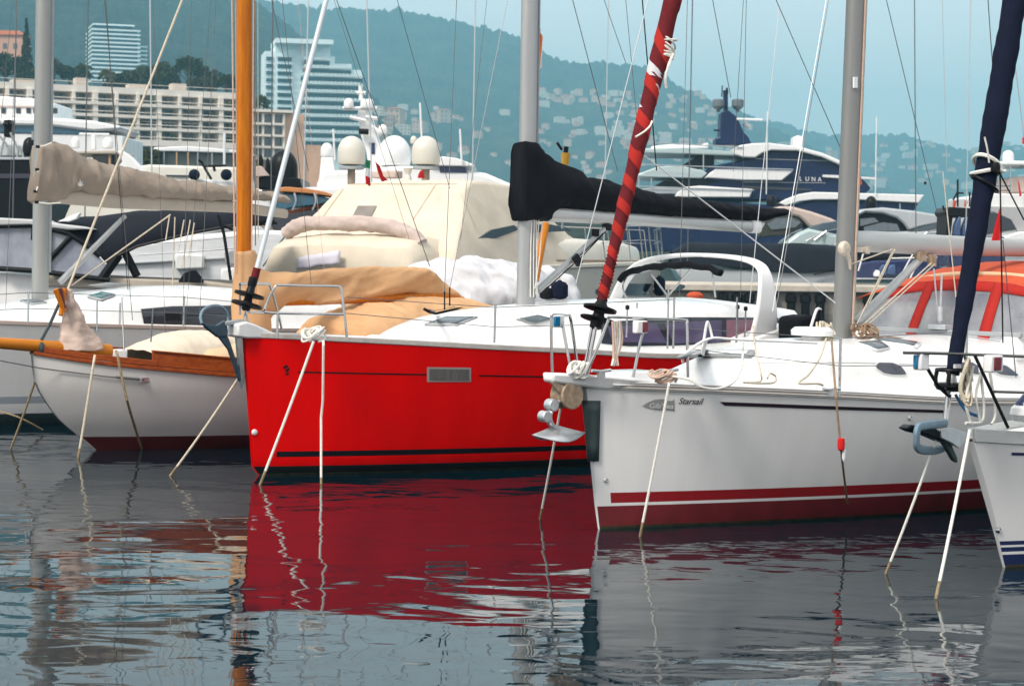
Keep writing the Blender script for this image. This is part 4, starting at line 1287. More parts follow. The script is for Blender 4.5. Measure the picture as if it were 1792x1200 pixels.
mA.build('mast', mat('grey_mast_alloy', (.32, .33, .32), .45, .4, var=.1, vs=3, stretch=(4, 4, .4)), mod)
MB().tube([loA + V((.12, -.05, .5)), hiA + V((.11, -.04, 0))], .03, 8).build('mast_track', M['greyplain'], mod)
outline(fa, [(95, 330), (410, 352), (500, 366)], [(95, 356), (200, 365), (404, 372), (500, 382)], .075, 20, 16, power=2.6).build('boom', M['taupelight'], mod)
cov = outline(fa, [(62, 254), (70, 251), (95, 248), (107, 254), (118, 259), (150, 276), (180, 286), (240, 298), (300, 310), (400, 327), (470, 335), (502, 345)],
              [(58, 351), (68, 358), (98, 356), (112, 346), (120, 336), (180, 342), (240, 346), (300, 350), (400, 352), (470, 352), (502, 357)],
              lambda t: .175 + .04 * min(1, t * 4) - .07 * t, 150, 40, power=lambda t: 4.5 - 2.4 * min(1, t * 5), flatb=.2)
cov.crease(.045, 2.0, (0, -1, .1), 8, (1.3, .6, .7), .5).crumple(.03, 2.2, 11, (1.3, 1, .8), .5).crumple(.026, 5, 13, (1.6, 1, .5), .5).crumple(.01, 12, 14)
cov.build('boom_cover', M['taupe'], mod, sharp=0)
cb = cov.bvh()
cr = MB()
for ang, ln in ((-62, 7), (-32, 9), (0, 12), (32, 9), (62, 7)):        # small white crown-like sail mark
    x0, y0 = 139, 325
    x1, y1 = x0 + ln * math.sin(R(ang)), y0 - ln * math.cos(R(ang))
    o = decal(fa, cb, [(x0 - 2.2, y0), (x1, y1)], [(x0 + 2.2, y0 + 1), (x1 + .8, y1 + .5)], .012, 4, 1)
    cr.add(o.v, o.f)
cr.build('sailmaker_mark', M['flagwhite'], mod, sharp=0)
MB().tube([fa.Y(105, 494, -.03), fa.Y(219, 378, -.03)], [.05, .035], 12).build('kicker', M['alu'], mod)
lc = MB()
for x0, y0, x1, y1 in ((66, 257, 90, 250), (65, 297, 68, 300), (62, 335, 66, 327), (64, 354, 106, 355)):
    lc.tube([fa.Y(x0, y0, -.24), fa.Y((x0 + x1) / 2, (y0 + y1) / 2 + 2, -.25), fa.Y(x1, y1, -.24)], .012, 6)
    lc.box(fa.Y(x0, y0, -.24), (.05, .03, .04), 1)
lc.build('cover_lacing', [M['whiterope'], M['plastic']], mod)
tubes(fa, mod, 'stanchion', [[(x, y, -1.7), (x - 1, y + 55, -1.75)] for x, y in ((50, 510), (170, 525), (322, 518), (210, 530))], .014)
for l in ([(-80, 520, -1.5), (50, 512, -1.7), (322, 520, -1.75), (430, 530, -1.75)], [(-80, 545, -1.5), (50, 540, -1.7), (322, 548, -1.75), (430, 555, -1.75)]):
    tubes(fa, mod, 'lifeline', [l], .005, M['wire'], False)
wires(fa, mod, [((205, 290), (185, 0), dict(ya=-.3, yb=-.3, m=M['wire'], r=.008)), ((225, 520), (205, 280), dict(ya=-.35, yb=-.3, m=M['plastic'], r=.006, zt=0)), ((10, 540), (30, 0), dict(ya=-1.5, yb=-1)), ((-30, 540), (22, 0), dict(ya=1.2, yb=1))], 'shroud', zt=13)
rope('dark line drooping to the water at the bow of the left edge sloop', [fa.M @ fa.Y(-20, 716, -1.9), at(28, 728, 26), at(75, 752, 26.2)], .012, M['weedrope'], group=None)
# ================================================================== mooring ropes into the water
def wat(px, py, below=.35, frm=None):
    r_ = ray(px, py)
    p = CAM + r_ * ((0 - CAM.z) / r_.z)
    return p
def mrope(label, fr, top, y, bot, r=.013, m=None, mid=None, split=.8, mats=None):
    a = fr.M @ fr.Y(top[0], top[1], y)
    b = wat(*bot)
    pts = [a] + ([fr.M @ fr.Y(q[0], q[1], q[2]) for q in mid] if mid else [])
    d = (b - pts[-1]).normalized()
    e = b + d * .4
    n = 10
    path = pts[:-1] + [pts[-1].lerp(b, i / n) - V((0, 0, .02 * math.sin(PI * i / n))) for i in range(n + 1)] + [e]
    o = MB().tube(path, r, 8)
    for k in range(len(o.f) - 2):
        if k // 8 >= len(path) - 3: o.m[k] = 1
    ob = o.build('mooring_rope', [m or M['rope'], mats or M['weedrope']])
    return tag(ob, label, 'mooring rope', 'mooring ropes running from the bows into the water')
g = 'mooring ropes running from the bows into the water'
mrope('taut slanting rope from the red bow down to the water left of the stem', fc, (549, 597), -.86, (455, 848), .0145, M['whiterope'])
mrope('rope hanging straight down the red topsides into the water', fc, (566, 597), -.9, (562, 846), .013, M['whiterope'], mid=[(566, 604, -.98), (565, 700, -.9), (562, 730, -.86)])
mrope('thin rope from the far side of the red bow slanting left to the water', fc, (418, 660), .1, (298, 832), .013, M['rope'])
mrope('rope dropping through the galvanised plough anchor to the water', fd, (985, 690), .02, (945, 908), .011, M['whiterope'])
mrope('pale rope crossing the lettering on the white bow into the water', fd, (1171, 664), -.62, (1120, 938), .012, M['whiterope'], mid=[(1170, 676, -.72)])
mrope('brown and red rope with a red splice down the middle of the white topsides', fd, (1455, 592), -1.05, (1486, 902), .010, M['brownrope'], mid=[(1463, 696, -1.5), (1470, 770, -1.5)], split=.5, mats=M['redrope'])
mrope('rope from the pale blue anchor slanting left into the water', fe, (1638, 770), .0, (1550, 1003), .0105, M['whiterope'])
mrope('thick white rope from the rail at the right edge steeply down to the water', fe, (1697, 752), -.3, (1638, 1046), .0125, M['whiterope'])
mrope('rope from the bowsprit foot of the classic yacht nearly straight down', fb_, (166, 622), -.62, (137, 800), .016, M['rope'], mid=[(164, 634, -.68)])
mrope('weedy rope curving right over the classic white topsides', fb_, (203, 614), -.72, (249, 786), .016, M['weedrope'], mid=[(206, 622, -.82), (210, 645, -.86), (222, 700, -.92)])
mrope('slack weedy rope from the stem of the classic yacht to the water at far left', fb_, (67, 650), .1, (18, 787), .014, M['weedrope'])
# red splice float
fl = MB()
q = fd.Y(1472, 776, -1.52)
fl.lathe(q, [(.005, .05), (.03, .045), (.034, .0), (.03, -.05), (.02, -.06), (.005, -.065)], 12)
fl.lathe(q + V((.03, -.01, -.11)), [(.005, .06), (.018, .05), (.02, -.02), (.005, -.05)], 10, 1)
o = fl.build('rope_float', [M['flagred'], M['whiteplain']]); o.matrix_world = fd.M
tag(o, 'small red and white float tied in the rope on the white topsides', 'float')
# slack lines lying on the white foredeck
def lying(label, fr, pts, r, m, y, cat='rope'):
    o = MB().tube(crv([fr.Y(a, b, y if len(c) == 0 else c[0]) for a, b, *c in pts], 8), r, 8).build('deck_rope', m)
    o.matrix_world = fr.M
    return tag(o, label, cat, 'slack ropes on the white foredeck')
lying('slack rope looping from the bow rail over the white gunwale', fd, [(1300, 600, -.85), (1298, 640, -.95), (1284, 668, -1.0), (1255, 680, -1.0), (1225, 676, -.95), (1205, 664, -.8), (1160, 656, -.6)], .011, M['whiterope'], -.9)
lying('slack rope falling from the mast foot across the side deck', fd, [(1446, 592, -.6), (1435, 625, -.95), (1415, 655, -1.15), (1398, 670, -1.2), (1430, 671, -1.25), (1440, 674, -1.25)], .010, M['rope'], -.9)
lying('beige rope end curled on the side deck below the bow rail', fd, [(1318, 570, -.9), (1322, 610, -1.0), (1331, 650, -1.15), (1330, 667, -1.15), (1300, 669, -1.15), (1350, 670, -1.15), (1358, 660, -1.1), (1348, 653, -1.1), (1343, 662, -1.12)], .009, M['rope'], -1)
def bundle(label, fr, c, n, rx, rz, r, m, y):
    mb = MB()
    for k in range(n):
        q = fr.Y(c[0] + random.uniform(-8, 8), c[1] + random.uniform(-6, 6), y)
        a = random.uniform(0, 6.28)
        mb.tube(crv([q + V((rx * math.cos(a + i * .8), rx * .7 * math.sin(a + i * .8), rz * math.sin(i * 1.1 + a))) for i in range(8)], 4), r, 6)
    o = mb.build('rope_coil', m); o.matrix_world = fr.M
    return tag(o, label, 'rope')
bundle('white rope bundle around the cleat by the red bow rail', fc, (548, 585), 9, .09, .05, .012, M['whiterope'], -.75)
bundle('pinkish rope bundle at the foot of the white pulpit', fd, (1160, 657), 8, .1, .03, .011, M['pinkrope'], -.6)
bundle('white rope bundle on the bow platform by the anchor', fd, (1012, 647), 10, .07, .05, .012, M['whiterope'], -.1)
hang = MB()
for k in range(7):
    x = 1072 + k * 2.2
    hang.tube(crv([fd.Y(x, 562, -.32), fd.Y(x + random.uniform(-3, 3), 600, -.33), fd.Y(x + 6 - k * 3 + random.uniform(-6, 4), 640, -.36)], 5), .012, 6, k % 2)
o = hang.build('rope_hank', [M['pinkrope'], M['whiterope']]); o.matrix_world = fd.M
tag(o, 'hank of pink and white rope hung from the white pulpit', 'rope')
# ================================================================== daylight
SUN_EL, SUN_AZ = R(46), R(222)           # soft high light from behind the camera's left shoulder
w = bpy.data.worlds.new('World')
S.world = w
w.use_nodes = True
nt = w.node_tree
bg = nt.nodes['Background']
sk = nt.nodes.new('ShaderNodeTexSky')
sk.sky_type = 'NISHITA'
sk.sun_disc = False
sk.sun_elevation = SUN_EL
sk.sun_rotation = SUN_AZ
sk.air_density = 1.0
sk.dust_density = 4.0
sk.ozone_density = 2.5
# overcast: the blue is mixed with a flat cloud grey, broken softly by noise
tc = nt.nodes.new('ShaderNodeTexCoord')
nz = nt.nodes.new('ShaderNodeTexNoise')
nz.inputs['Scale'].default_value = 2.2
nz.inputs['Detail'].default_value = 3
mp = nt.nodes.new('ShaderNodeMapping')
mp.inputs['Scale'].default_value = (1, 1, 3)
nt.links.new(tc.outputs['Generated'], mp.inputs['Vector'])
nt.links.new(mp.outputs['Vector'], nz.inputs['Vector'])
mr = nt.nodes.new('ShaderNodeMapRange')
mr.inputs['To Min'].default_value = .80
mr.inputs['To Max'].default_value = .97
nt.links.new(nz.outputs['Fac'], mr.inputs['Value'])
mx = nt.nodes.new('ShaderNodeMix')
mx.data_type = 'RGBA'
mx.inputs['B'].default_value = (8.4, 8.4, 8.5, 1)
nt.links.new(mr.outputs['Result'], mx.inputs['Factor'])
nt.links.new(sk.outputs['Color'], mx.inputs['A'])
nt.links.new(mx.outputs['Result'], bg.inputs['Color'])
bg.inputs['Strength'].default_value = .09
sl = bpy.data.lights.new('sun', 'SUN')
sl.energy = 1.9
sl.angle = R(15)
sl.color = (1, .93, .83)
so = bpy.data.objects.new('sun', sl)
COL.objects.link(so)
# sun direction consistent with the sky: rotation is measured clockwise from +Y
dv = V((math.sin(SUN_AZ) * math.cos(SUN_EL), math.cos(SUN_AZ) * math.cos(SUN_EL), math.sin(SUN_EL)))
so.rotation_euler = dv.to_track_quat('Z', 'Y').to_euler()
so.location = (0, -20, 60)
S.view_settings.view_transform = 'Standard'
S.view_settings.look = 'None'
S.view_settings.exposure = 0.80
S.view_settings.gamma = 1
S.cycles.use_denoising = True
S.cycles.max_bounces = 8
S.cycles.volume_bounces = 1
S.cycles.transparent_max_bounces = 16
S.cycles.caustics_reflective = False
S.cycles.caustics_refractive = False
S.cycles.sample_clamp_indirect = 6

# ================================================================== harbour water
wm = bpy.data.materials.new('harbour_water')
wm.use_nodes = True
nt = wm.node_tree
N, L = nt.nodes, nt.links
b = N['Principled BSDF']
b.inputs['Base Color'].default_value = (.0008, .010, .0165, 1)
b.inputs['Roughness'].default_value = .018
b.inputs['Specular Tint'].default_value = (.70, .92, 1.0, 1)
b.inputs['IOR'].default_value = 1.33
b.inputs['Specular IOR Level'].default_value = .5
tc = N.new('ShaderNodeTexCoord')
def nzn(scale, detail, sx=1, sy=1, rot=0):
    m_ = N.new('ShaderNodeMapping')
    m_.inputs['Scale'].default_value = (sx, sy, 1)
    m_.inputs['Rotation'].default_value = (0, 0, rot)
    n_ = N.new('ShaderNodeTexNoise')
    n_.inputs['Scale'].default_value = scale
    n_.inputs['Detail'].default_value = detail
    n_.inputs['Distortion'].default_value = .6
    L.new(tc.outputs['Object'], m_.inputs['Vector'])
    L.new(m_.outputs['Vector'], n_.inputs['Vector'])
    return n_.outputs['Fac']
def mth(op, a, b_=None):
    q = N.new('ShaderNodeMath'); q.operation = op
    for i, x in enumerate((a, b_)):
        if x is None: continue
        if isinstance(x, (int, float)): q.inputs[i].default_value = x
        else: L.new(x, q.inputs[i])
    return q.outputs[0]
# calm pools and ruffled streaks alternate
zone = N.new('ShaderNodeMapRange')
zone.inputs['From Min'].default_value = .42
zone.inputs['From Max'].default_value = .62
zone.inputs['To Min'].default_value = .22
zone.inputs['To Max'].default_value = 1.0
L.new(nzn(.22, 2, 1, 1.6, .25), zone.inputs['Value'])
swell = mth('MULTIPLY', nzn(.6, 2, 1, 1.5, .2), .024)
rip = mth('MULTIPLY', mth('MULTIPLY', nzn(2.0, 2, .8, 1.5, .25), .0082), zone.outputs[0])
fine = mth('MULTIPLY', mth('MULTIPLY', nzn(9, 2, .8, 1.4, .1), .0004), zone.outputs[0])
h = mth('ADD', mth('ADD', swell, rip), fine)
bp = N.new('ShaderNodeBump')
bp.inputs['Strength'].default_value = 1
bp.inputs['Distance'].default_value = 1
L.new(h, bp.inputs['Height'])
L.new(bp.outputs['Normal'], b.inputs['Normal'])
wa = MB().add([(-4500, -60, 0), (4500, -60, 0), (4500, 6500, 0), (-4500, 6500, 0)], [(0, 1, 2, 3)]).build('water', wm)
tag(wa, 'calm dark harbour water mirroring the hulls', kind='structure')

# ================================================================== hills
def hillmat(name, c1, c2, sc):
    return mat(name, c1, .95, var=.5, vs=sc, col2=c2, bump=9.0, bs=sc * 3, spec=.05)
def sstep(t):
    t = max(0, min(1, t)); return t * t * (3 - 2 * t)
def hill(name, label, ridge, D, foot, m, prof=None, jag=2.0, x0=-420, x1=2500, n=760, plat=None):
    rz = itp([(px, at(px, py, D).z) for px, py in ridge])
    rows = []
    nr = 40
    for i in range(n + 1):
        px = x0 + (x1 - x0) * i / n
        zr = max(1.0, rz(px))
        col = []
        for k in range(nr + 8):
            f = k / nr
            if f <= 1:
                d = foot + (D - foot) * f
                z = (prof(px, d, zr) if prof else zr * (f**1.25))
                z += noise.noise(V((px * .006, d * .004, D))) * zr * .05 * math.sin(PI * min(1, f))
                j = jag * (.35 + .65 * f)
                z += (noise.noise(V((px * .06, d * .012, 3))) + .8 * noise.noise(V((px * .17, d * .02, 8))) + .8 * noise.noise(V((px * .45, d * .05, 4)))) * j * min(1, f * 3)
            else:
                d = D * (1 + (f - 1) * 2)
                z = zr * (1 - (f - 1) * 3)
            dirx = (px - 896) / FPX
            col.append(V((dirx * d, d, z if k else -1.2)))
        rows.append(col)
    mb = MB().grid(rows)
    o = mb.build(name, m, sharp=0)
    tag(o, label, kind='structure')
    return mb.bvh(), mb
def prof_left(px, d, zr):
    pl = 1 - .62 * sstep((px - 415) / 130)
    pts = [(430, 0), (452, 27 * pl), (560, 36 * pl), (800, 44 * pl), (1200, 52 * pl), (1600, max(52 * pl, zr * .5)), (2200, max(zr, 2))]
    for (a, za), (b_, zb) in zip(pts, pts[1:]):
        if d <= b_: return za + (zb - za) * (d - a) / (b_ - a)
    return zr
hm1 = hillmat('near_hill_woods', (.045, .050, .035), (.003, .007, .008), .035)
hm2 = hillmat('far_hill_woods', (.06, .06, .042), (.004, .009, .010), .016)
h1, _ = hill('hill', 'steep wooded slope rising behind the hotel at left', [(-700, -190), (-200, -170), (200, -120), (380, -50), (450, 8), (540, 76), (600, 128), (650, 170), (700, 225), (760, 290), (850, 360), (1000, 430), (2500, 455)], 2200, 430, hm1, prof_left, 4.5)
h2, _ = hill('hill', 'long wooded ridge falling from the top centre towards the right', [(-700, 30), (300, 10), (450, 2), (560, 13), (690, 18), (760, 32), (800, 38), (900, 64), (960, 98), (1020, 112), (1080, 111), (1130, 121), (1200, 160), (1260, 182), (1330, 215), (1420, 262), (1600, 350), (1800, 440), (2500, 460)], 3600, 2000, hm2, None, 7.5)
h3, _ = hill('hill', 'low distant ridge dotted with houses at the right', [(-700, 200), (900, 200), (1200, 205), (1300, 209), (1350, 214), (1400, 226), (1480, 238), (1560, 235), (1620, 247), (1690, 262), (1740, 252), (1800, 258), (2000, 250), (2500, 240)], 4600, 3000, hm2, None, 9)

# houses on the slopes
hw = [mat('house_wall_' + k, c, .8, var=.1, vs=.3) for k, c in (('cream', (.58, .44, .35)), ('pink', (.58, .34, .26)), ('white', (.58, .52, .46)), ('peach', (.58, .38, .27)))]
hr = mat('terracotta_tiles', (.42, .14, .07), .85, var=.3, vs=.6)
hg = mat('house_shutters', (.1, .12, .12), .5)
def house(kind, w_, d_, h_, roof):
    mb = MB().box((0, 0, h_ / 2), (w_, d_, h_), 0)
    if roof: mb.loft([[V((-w_ / 2 - .4, -d_ / 2 - .4, h_)), V((w_ / 2 + .4, -d_ / 2 - .4, h_)), V((w_ / 2 + .4, d_ / 2 + .4, h_)), V((-w_ / 2 - .4, d_ / 2 + .4, h_))],
                      [V((-w_ / 4, -.3, h_ + w_ * .13)), V((w_ / 4, -.3, h_ + w_ * .13)), V((w_ / 4, .3, h_ + w_ * .13)), V((-w_ / 4, .3, h_ + w_ * .13))]], mi=1)
    else: mb.box((0, 0, h_ + .3), (w_ * .6, d_ * .6, .6), 0)
    n_ = int(w_ / 3)
    for i in range(n_):
        for z in range(int(h_ / 3)):
            mb.box((-w_ / 2 + (i + .5) * w_ / n_, -d_ / 2, z * 3 + 1.7), (1.1, .1, 1.5), 2)
    return mb
kinds = [('cream', 9, 8, 6, True, 'cream hillside house with a tiled roof, hazy in the distance'), ('pink', 13, 9, 6, True, 'pinkish hillside house with a tiled roof, hazy in the distance'), ('white', 16, 9, 9, False, 'flat-roofed white hillside block, hazy in the distance'),
         ('peach', 10, 10, 9, True, 'tall peach-coloured hillside house, hazy in the distance'), ('white', 8, 8, 5, True, 'small white hillside villa with a tiled roof, hazy in the distance')]
protos = [house(*k[:5]).mesh('hillside_house') for k in kinds]
cols_ = {'cream': 0, 'pink': 1, 'white': 2, 'peach': 3}
for me, k in zip(protos, kinds):
    for q in (hw[cols_[k[0]]], hr, hg): me.materials.append(q)
rnd = random.Random(11)
def put(px, py, bvs, sc=1.0, ki=None):
    d = ray(px, py).normalized()
    best = None
    for bv in bvs:
        q = bv.ray_cast(CAM, d)
        if q[0] is not None and (best is None or q[3] < best[3]): best = q
    if best is None: return
    k = rnd.randrange(5) if ki is None else ki
    o = bpy.data.objects.new('hillside_house', protos[k])
    COL.objects.link(o)
    p = best[0]
    o.location = (p.x, p.y, p.z - 1.2)
    o.rotation_euler = (0, 0, rnd.uniform(-.5, .5))
    o.scale = (sc * rnd.uniform(.85, 1.2),) * 3
    tag(o, kinds[k][5], 'house', 'houses scattered over the far hillsides: ' + kinds[k][5])
zones = [(34, 655, 900, 190, 320, 1.0), (82, 940, 1260, 165, 262, .95), (62, 1000, 1340, 215, 345, .95), (76, 1350, 1792, 250, 338, 1.25), (8, 650, 740, 205, 235, 1.0), (18, 940, 1130, 165, 190, 1.1)]
for n_, xa_, xb_, ya_, yb_, sc in zones:
    for _ in range(n_): put(rnd.uniform(xa_, xb_), rnd.uniform(ya_, yb_), (h1, h2, h3), sc)
for px, py in ((768, 216), (776, 214), (690, 217), (735, 232)): put(px, py, (h1, h2, h3), 1.7, 3)

# ================================================================== trees above the hotel
leafm = [mat('foliage_' + n_, a, .8, var=.5, vs=.35, col2=c, spec=.2) for n_, a, c in (('dark', (.024, .036, .018), (.007, .014, .009)), ('brown', (.07, .06, .035), (.03, .032, .018)), ('olive', (.085, .095, .03), (.035, .05, .018)), ('yellow', (.17, .15, .05), (.08, .085, .03)))]
bark = mat('bark', (.09, .06, .04), .9, var=.4, vs=2)
def tree(px, ytop, ybase, wpx, d, kind, lm, label, dens=1.0):
    bp_ = at(px, ybase, d)
    tp = at(px, ytop, d)
    s = FPX / d
    H_, W_ = tp.z - bp_.z, wpx / s
    o = bpy.data.objects.new({'conifer': 'conifer_tree', 'palm': 'palm_tree'}.get(kind, 'broadleaf_tree'), None)
    COL.objects.link(o)
    o.location = bp_
    tag(o, label, 'tree', 'trees on the terrace above the hotel')
    rr = random.Random(int(px * 13 + ytop))
    tk = MB().tube([V((0, 0, -4)), V((.05 * W_, 0, H_ * .3)), V((0, 0, H_ * .75))], [W_ * .04 + .1, W_ * .03 + .08, .06], 7)
    for i in range(5):
        a = rr.uniform(0, 6.28)
        tk.tube([V((0, 0, H_ * rr.uniform(.25, .5))), V((math.cos(a) * W_ * .3, math.sin(a) * W_ * .3, H_ * rr.uniform(.55, .8)))], [.12, .04], 5)
    tk.build('trunk', bark, o)
    mb = MB()
    nl = int(2600 * dens)
    cl = []
    if kind == 'conifer':
        for i in range(26):
            f = i / 25
            for k in range(4):
                a = rr.uniform(0, 6.28)
                cl.append((V((math.cos(a) * W_ * .42 * (1 - f), math.sin(a) * W_ * .42 * (1 - f), H_ * (.08 + .92 * f))), W_ * (.2 * (1 - f) + .05)))
    elif kind == 'palm':
        for k in range(26):
            a, e = rr.uniform(0, 6.28), rr.uniform(-.5, 1.2)
            for j in range(6):
                f = (j + 1) / 6
                cl.append((V((math.cos(a) * math.cos(e) * W_ * .5 * f, math.sin(a) * math.cos(e) * W_ * .5 * f, H_ * .72 + (math.sin(e) * f - .5 * f * f) * W_ * .5)), W_ * .05))
    else:
        for i in range(22):
            a, e, q = rr.uniform(0, 6.28), rr.uniform(-.5, 1.5), rr.uniform(.35, 1)**.5
            cl.append((V((math.cos(a) * math.cos(e) * W_ * .40 * q, math.sin(a) * math.cos(e) * W_ * .40 * q, H_ * .60 + math.sin(e) * H_ * .32 * q)), W_ * rr.uniform(.1, .18)))
    per = max(6, nl // len(cl))
    for c, r_ in cl:
        for _ in range(per):
            v = V((rr.gauss(0, 1), rr.gauss(0, 1), rr.gauss(0, 1))).normalized() * r_ * rr.uniform(.5, 1.08)
            p = c + v
            u = V((rr.gauss(0, 1), rr.gauss(0, 1), rr.gauss(0, 1))).normalized()
            t = u.orthogonal().normalized()
            b_ = u.cross(t)
            sz = rr.uniform(.22, .46) * (.6 + W_ * .04)
            mb.add([p - t * sz, p + b_ * sz * .6, p + t * sz, p - b_ * sz * .6], [(0, 1, 2, 3)])
    for k in range(len(mb.m)): mb.m[k] = 1 if rr.random() < .3 else 0
    mb.build('crown', [lm, O_ if lm != Y_ else leafm[3]], o, sharp=0)
D_, B_, O_, Y_ = leafm
tree(46, 34, 152, 26, 470, 'conifer', D_, 'tall dark conifer standing above the rest near the left edge', 1.3)
tree(8, 92, 158, 60, 465, 'round', D_, 'dark round tree at the left edge below the pink house')
tree(30, 100, 158, 44, 480, 'round', D_, 'dark bushy tree at the foot of the tall conifer')
tree(92, 102, 156, 46, 480, 'round', B_, 'brownish tree beside the grey mast above the hotel roof')
tree(120, 118, 156, 40, 500, 'round', D_, 'low dark bush left of the glass tower')
tree(147, 106, 160, 36, 470, 'palm', O_, 'olive palm just left of the glass tower')
tree(188, 118, 160, 30, 455, 'palm', Y_, 'yellowish palm in front of the glass tower')
tree(225, 124, 162, 48, 460, 'round', B_, 'low brown tree in front of the right side of the tower')
tree(255, 116, 164, 46, 470, 'round', O_, 'olive tree just right of the glass tower')
tree(287, 108, 168, 52, 470, 'round', O_, 'broad olive tree crossed by the beige forestay')
tree(331, 95, 172, 58, 465, 'round', D_, 'tall dark umbrella-shaped tree left of the wooden mast')
tree(362, 116, 172, 46, 470, 'round', B_, 'reddish brown tree next to the dark umbrella-shaped tree')
tree(395, 128, 172, 40, 460, 'round', D_, 'dark tree just left of the wooden mast')
tree(300, 128, 170, 40, 455, 'round', D_, 'dark bush on the hotel roof edge under the olive trees')
tree(210, 134, 166, 60, 458, 'round', D_, 'low dark bush on the hotel roof below the yellowish palm')
tree(262, 136, 168, 60, 458, 'round', D_, 'low dark bush on the hotel roof left of the beige forestay')
tree(352, 138, 174, 60, 458, 'round', B_, 'low brown bush under the umbrella-shaped tree')
tree(60, 122, 160, 70, 462, 'round', D_, 'wide dark bush right of the tall conifer')
tree(460, 168, 202, 30, 452, 'round', O_, 'green bush on the roof right of the wooden mast')

# ================================================================== buildings
def bframe(p, q):
    d = (q - p); d.z = 0; d.normalize()
    return Matrix(((d.x, -d.y, 0, p.x), (d.y, d.x, 0, p.y), (0, 0, 1, 0), (0, 0, 0, 1)))
def broot(name, mtx, label):
    o = bpy.data.objects.new(name, None); COL.objects.link(o); o.matrix_world = mtx
    return tag(o, label, 'building')
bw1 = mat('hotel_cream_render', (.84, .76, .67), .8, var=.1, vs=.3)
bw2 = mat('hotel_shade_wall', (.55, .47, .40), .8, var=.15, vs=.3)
bgl = mat('hotel_window_glass', (.05, .065, .08), .15, var=.5, vs=.5, col2=(.14, .15, .15))
pA, pB = at(-70, 134, 404), at(420, 163.5, 430)
mt = bframe(pA, pB)
L_ = (V((pB.x, pB.y, 0)) - V((pA.x, pA.y, 0))).length
hot = broot('terraced_hotel', mt, 'long cream terraced hotel with rows of balconies behind the masts at left')
zt = pB.z
px2 = 1 / 8.15
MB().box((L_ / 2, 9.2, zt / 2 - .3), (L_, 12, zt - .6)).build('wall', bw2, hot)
MB().box((L_ / 2, 7, zt - .75), (L_, 16.5, 1.3)).build('roof_parapet', bw1, hot)
MB().tube([(0, -1, zt + .7), (L_, -1, zt + .7)], .06, 6).build('roof_railing', bw1, hot)
lv = [zt - k * px2 for k in (8, 27, 47, 67, 88, 112)]
nb = 13
for k, z in enumerate(lv[1:]):
    th = 1.3 if k == 3 else .62
    MB().box((L_ / 2, .5, z - th / 2), (L_ - .1, 5.2, th)).build('balcony_slab', bw1, hot)
    MB().tube([(0, -2.0, z + .55), (L_, -2.0, z + .55)], .09, 6).build('balcony_rail', bw1, hot)
for i in range(nb + 1):
    MB().box((L_ * i / nb * .994 + .14, .62, (lv[0] + lv[-1]) / 2 - .3), (.6 if i % 3 else 1.0, 5.0, lv[0] - lv[-1])).build('dividing_wall', bw1, hot)
wr = random.Random(5)
curt = mat('pale_curtain', (.6, .56, .5), .8, var=.2, vs=1)
awn = mat('faded_awning', (.45, .36, .28), .85, var=.3, vs=1)
for i in range(nb):
    for k in range(5):
        z0, z1 = lv[k + 1], lv[k]
        cx, ww, hh = L_ * (i + .35 + .25 * wr.random()) / nb, L_ / nb * wr.uniform(.36, .6), (z1 - z0) * .72
        MB().box((cx, 3.15, (z0 + z1) / 2 - .25), (ww, .12, hh)).build('window', bgl, hot)
        if wr.random() < .55: MB().box((cx + ww * wr.uniform(-.3, .3), 3.02, (z0 + z1) / 2 - .25), (ww * wr.uniform(.15, .35), .08, hh * .95)).build('curtain', curt, hot)
        q = wr.random()
        if q < .16: MB().box((L_ * (i + .5) / nb, -.6, z1 - .95), (L_ / nb * .7, 2.2, .12), rot=Matrix.Rotation(R(18), 3, 'X')).build('awning', awn, hot)
        elif q < .3: MB().lathe((L_ * (i + wr.uniform(.25, .75)) / nb, -1.2, z0 + .1), [(.2, 0), (.5, .3), (.6, .8), (.3, 1.2), (.05, 1.4)], 8).crumple(.2, 2, k).build('balcony_plant', leafm[2], hot)
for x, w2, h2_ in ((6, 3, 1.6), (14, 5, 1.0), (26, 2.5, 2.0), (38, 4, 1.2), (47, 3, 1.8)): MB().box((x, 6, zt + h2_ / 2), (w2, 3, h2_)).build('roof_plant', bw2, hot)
pC, pD = at(424, 195, 446), at(534, 205, 451)
mt = bframe(pC, pD); L2 = (pD - pC).length
wing = broot('hotel_wing', mt, 'lower peach-coloured hotel wing right of the wooden mast')
bw3 = mat('peach_render', (.74, .46, .31), .8, var=.15, vs=.25)
zt = pC.z
MB().box((L2 * .52, 6, zt / 2), (L2 * .98, 9, zt)).build('wall', bw3, wing)
MB().box((L2 * .40, 5, zt + .3), (L2 * .82, 11.5, .6)).build('roof', bw1, wing)
pq = at(552, 252, 449)
MB().box((L2 + 1.0, 5, pq.z / 2), (6.5, 6, pq.z)).build('side_block', bw3, wing)
for k in range(4):
    z = zt - 2.6 * (k + 1)
    MB().box((L2 * .33, .6, z), (L2 * .66, 2.4, .5)).build('balcony_slab', bw1, wing)
    for i in range(4): MB().box((L2 * (.08 + .17 * i), 1.4, z + 1.3), (2.6, .2, 1.7)).build('window', bgl, wing)
for i in range(5): MB().box((L2 * (.0 + .165 * i), .8, zt - 5.5), (.4, 2.0, 10.5)).build('dividing_wall', bw1, wing)
